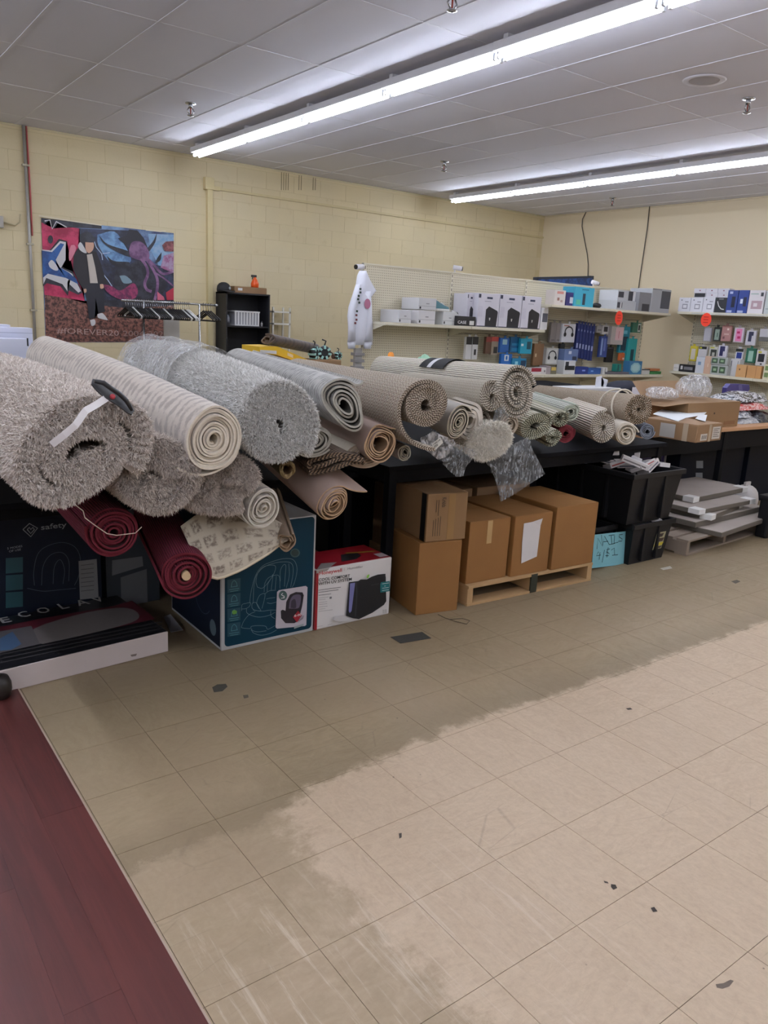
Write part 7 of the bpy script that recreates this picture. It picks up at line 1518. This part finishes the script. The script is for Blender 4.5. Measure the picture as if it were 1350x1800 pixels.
# red tray, brown carton, skate wheels, bottles
t = wthing('red_tray', 'flat red tray under the yellow box', 'tray', Q(505, 637, 5.8)); q0, q1 = Q(478,637,5.8), Q(535,639,5.8); bx('tray_base', (q0.x, 5.8, q0.z-.02), (q1.x, 5.845, q0.z+.005), P((170, 40, 48), .45), t); bx('tray_lip', (q0.x-.01, 5.79, q0.z), (q1.x+.01, 5.80, q0.z+.014), P((186, 60, 66), .45), t); bx('tray_stack', (q0.x, 5.80, BT), (q1.x, 5.845, q0.z-.02), P((120, 60, 56), .6), t)
q0, q1 = Q(540,640,6.0), Q(600,634,6.0); t = wthing('cardboard_box', 'low brown carton behind the woven rug', 'box', ((q0.x+q1.x)/2, 6.1, BT)); bx('carton', (q0.x, 6.0, BT), (q1.x, 6.25, max(q1.z, BT+.06)), M_CARDD, t, bev=.003); bx('top_flap', (q0.x+.003, 6.003, max(q1.z, BT+.06)), (q1.x-.003, 6.247, max(q1.z, BT+.06)+.004), M_CARDD, t)
zc = max(q1.z, BT+.06)+.004
def grip(lab, x, y, rz, r=.045):
    p = Q(x, y, 6.1); t = thing('skate_wheel', lab, 'wheel', (p.x, 6.1, max(p.z, zc+r)), rz, 'mint and black wheels behind the rugs')
    bm = bmesh.new(); lathe(bm, [(r*.5, -r*.55), (r*.95, -r*.5), (r, 0), (r*.95, r*.5), (r*.5, r*.55)], Matrix.Rotation(PI/2, 4, 'X'), 18); obj('tyre', bm, P((26, 30, 32), .5), t)
    for k in range(7): a = 2*PI*k/7; bm = bmesh.new(); box(bm, (-r*.16, -r*.62, r*.55), (r*.16, r*.62, r*1.03), Matrix.Rotation(a, 4, 'Y')); obj('mint_block', bm, P((160, 206, 200), .5), t)
    bm = bmesh.new(); tube(bm, [(0, 0, r), (r*.2, 0, r*1.7), (-r*.4, 0, r*1.9)], r*.12, 6); obj('clip', bm, P((40, 40, 42), .4), t)
grip('mint and black wheel, left of the pair behind the rugs', 552, 622, .6, .055); grip('mint and black wheel, right of the pair behind the rugs', 570, 620, -.4, .06); grip('small mint and black wheel at the right', 594, 633, .2, .035)
t = wthing('headphones', 'brown headphones lying behind the woven rug', 'headphones', (Q(580,628,6.1).x, 6.12, zc)); p = Q(580, 628, 6.1)
tb('headband', [(p.x+.05*math.cos(a), 6.12, zc+.03+.035*math.sin(a)) for a in np.linspace(0, PI, 10)], .006, P((70, 46, 34), .5), t)
for s in (-1, 1): bm = bmesh.new(); tube(bm, [(p.x+s*.05-.01, 6.12, zc+.025), (p.x+s*.05+.01, 6.12, zc+.025)], .022, 12); obj('ear_cup', bm, P((84, 52, 38), .5), t)
q = Q(435, 620, 5.6); crumple('plastic_bundle', 'clear wrapped black bundle behind the grey shag', (q.x, 5.85, .98), (.18, .10, .08), pmix('black_clear_bundle', (60, 62, 66), (190, 194, 198), 14), 21, 'bundle', None, 4)
q = Q(455, 632, 5.5); crumple('plastic_bundle', 'yellow green film bundle in front of the yellow box', (q.x, 5.8, .945), (.10, .08, .04), P((214, 216, 130), .3), 22, 'bundle', None, 3)
q = Q(480, 630, 5.5); t = wthing('pink_folder', 'pink folder lying under the yellow box', 'folder', (q.x, 5.78, BT)); bx('folder', (q.x-.12, 5.76, BT), (q.x+.1, 5.84, BT+.03), P((222, 160, 178), .5), t); bx('folder_edge', (q.x-.12, 5.757, BT+.008), (q.x+.1, 5.76, BT+.02), P((236, 214, 220), .5), t)
# orange bottle, green tulle, cream tulle in front of the pegboard
t = wthing('display_table', 'dark table in front of the pegboard carrying tulle bundles', 'table', (6.2, 6.2, 0)); bx('table_top', (4.95, 5.9, .87), (7.2, 6.45, .90), M_TOPD, t)
for x in (5.0, 7.1): bx('leg', (x, 6.0, 0), (x+.05, 6.05, .87), M_BLK, t); bx('leg', (x, 6.35, 0), (x+.05, 6.40, .87), M_BLK, t)
p = Q(687, 628, 6.1); t = wthing('bottle', 'white bottle with an orange cap in front of the pegboard', 'bottle', (p.x, 6.1, .9)); bm = bmesh.new(); lathe(bm, [(.05, 0), (.055, .12), (.05, .17), (.028, .21)], TR((p.x, 6.1, .9)), 16); obj('bottle_body', bm, P((226, 214, 200), .4), t); bm = bmesh.new(); lathe(bm, [(.030, .205), (.034, .25), (.028, .30), (.015, .315)], TR((p.x, 6.1, .9)), 14); obj('cap', bm, P((236, 148, 50), .4), t)
p = Q(752, 628, 6.1); crumple('tulle_bundle', 'mint green tulle bundle in front of the pegboard', (p.x, 6.15, 1.02), (.16, .10, .15), P((160, 206, 178), .6), 31, 'fabric', None, 4, .3, 4); p = Q(790, 632, 6.1); crumple('tulle_bundle', 'cream tulle bundle right of the mint one', (p.x, 6.15, 1.0), (.12, .10, .13), P((212, 204, 182), .6), 32, 'fabric', None, 4, .3, 4)
# behind the right half of the rugs: white flat box, papers, dark cloth
t = wthing('display_table', 'dark table behind the tied brown roll', 'table', (6.6, 5.6, 0)); bx('table_top', (5.3, 5.25, .80), (7.9, 5.75, .83), M_TOPD, t)
for x in (5.4, 7.7): bx('leg', (x, 5.3, 0), (x+.05, 5.35, .80), M_BLK, t); bx('leg', (x, 5.65, 0), (x+.05, 5.70, .80), M_BLK, t)
q0, q1 = Q(1010,690,5.4), Q(1090,688,5.4); t = wthing('flat_box', 'flat white box behind the tied brown roll', 'box', ((q0.x+q1.x)/2, 5.5, .83)); bx('carton', (q0.x, 5.4, .83), (q1.x, 5.7, max(.87, Q(1050,683,5.4).z)), M_WHITE, t, bev=.003); bx('lid', (q0.x-.004, 5.396, max(.86, Q(1050,686,5.4).z)), (q1.x+.004, 5.704, max(.875, Q(1050,683,5.4).z+.003)), M_WHITE, t)
t = wthing('paper_sign', 'two white paper notes standing above the brown roll', 'paper', Q(1056, 684, 5.6)); 
for pts in (((1048,663),(1058,661),(1062,672),(1058,686),(1046,685)), ((1057,664),(1069,668),(1064,686),(1057,684))): bm = bmesh.new(); slab(bm, [Q(x, y, 5.55) for x, y in pts], (0, .003, .002)); obj('note', bm, P((216, 220, 230), .5), t)
bm = bmesh.new(); p = Q(1056, 684, 5.56); tube(bm, [(p.x, 5.57, .83), (p.x, 5.57, p.z)], .006, 6); obj('stick', bm, P((190, 180, 160), .5), t)
q = Q(1095, 688, 5.5); crumple('dark_cloth', 'folded dark navy cloth behind the tied brown roll', (q.x, 5.5, .90), (.26, .16, .085), P((24, 28, 44), .8), 41, 'fabric', None, 4, .12)
# white boxes at the far left behind the shag
for lab, (x0, y0, x1, y1), Y in (('flat white box behind the big shag, upper back one', (-40,571,18,600), 5.75), ('long white box behind the big shag at the left edge', (-40,577,57,606), 5.6), ('low white box with a black corner mark behind the big shag', (-40,596,50,618), 5.45)):
    a, b = atY(x0, y1, Y), atY(x1, y0, Y); t = wthing('white_box', lab, 'box', ((a.x+b.x)/2, Y, a.z), 'white boxes behind the big shag')
    bx('carton', (a.x, Y, atY(x1, y1, Y).z-.10), (b.x, Y+.12, b.z), P((214, 218, 236), .5, var=.02), t, bev=.003)
    if Y < 5.5: c_ = atY(49, 600, Y); bx('black_mark', (c_.x-.006, Y-.001, c_.z-.03), (c_.x+.003, Y, c_.z+.02), M_INK, t)
    else: bx('lid_edge', (a.x, Y-.001, b.z-.035), (b.x, Y, b.z-.03), P((180, 186, 206), .5), t)
t = wthing('display_table', 'dark table behind the big shag carrying white boxes', 'table', (.4, 5.7, 0)); zz = atY(50, 618, 5.45).z-.10; bx('table_top', (-.6, 5.4, zz-.03), (1.3, 5.95, zz), M_TOPD, t)
for x in (-.5, 1.2): bx('leg', (x, 5.45, 0), (x+.05, 5.50, zz-.03), M_BLK, t); bx('leg', (x, 5.85, 0), (x+.05, 5.90, zz-.03), M_BLK, t)
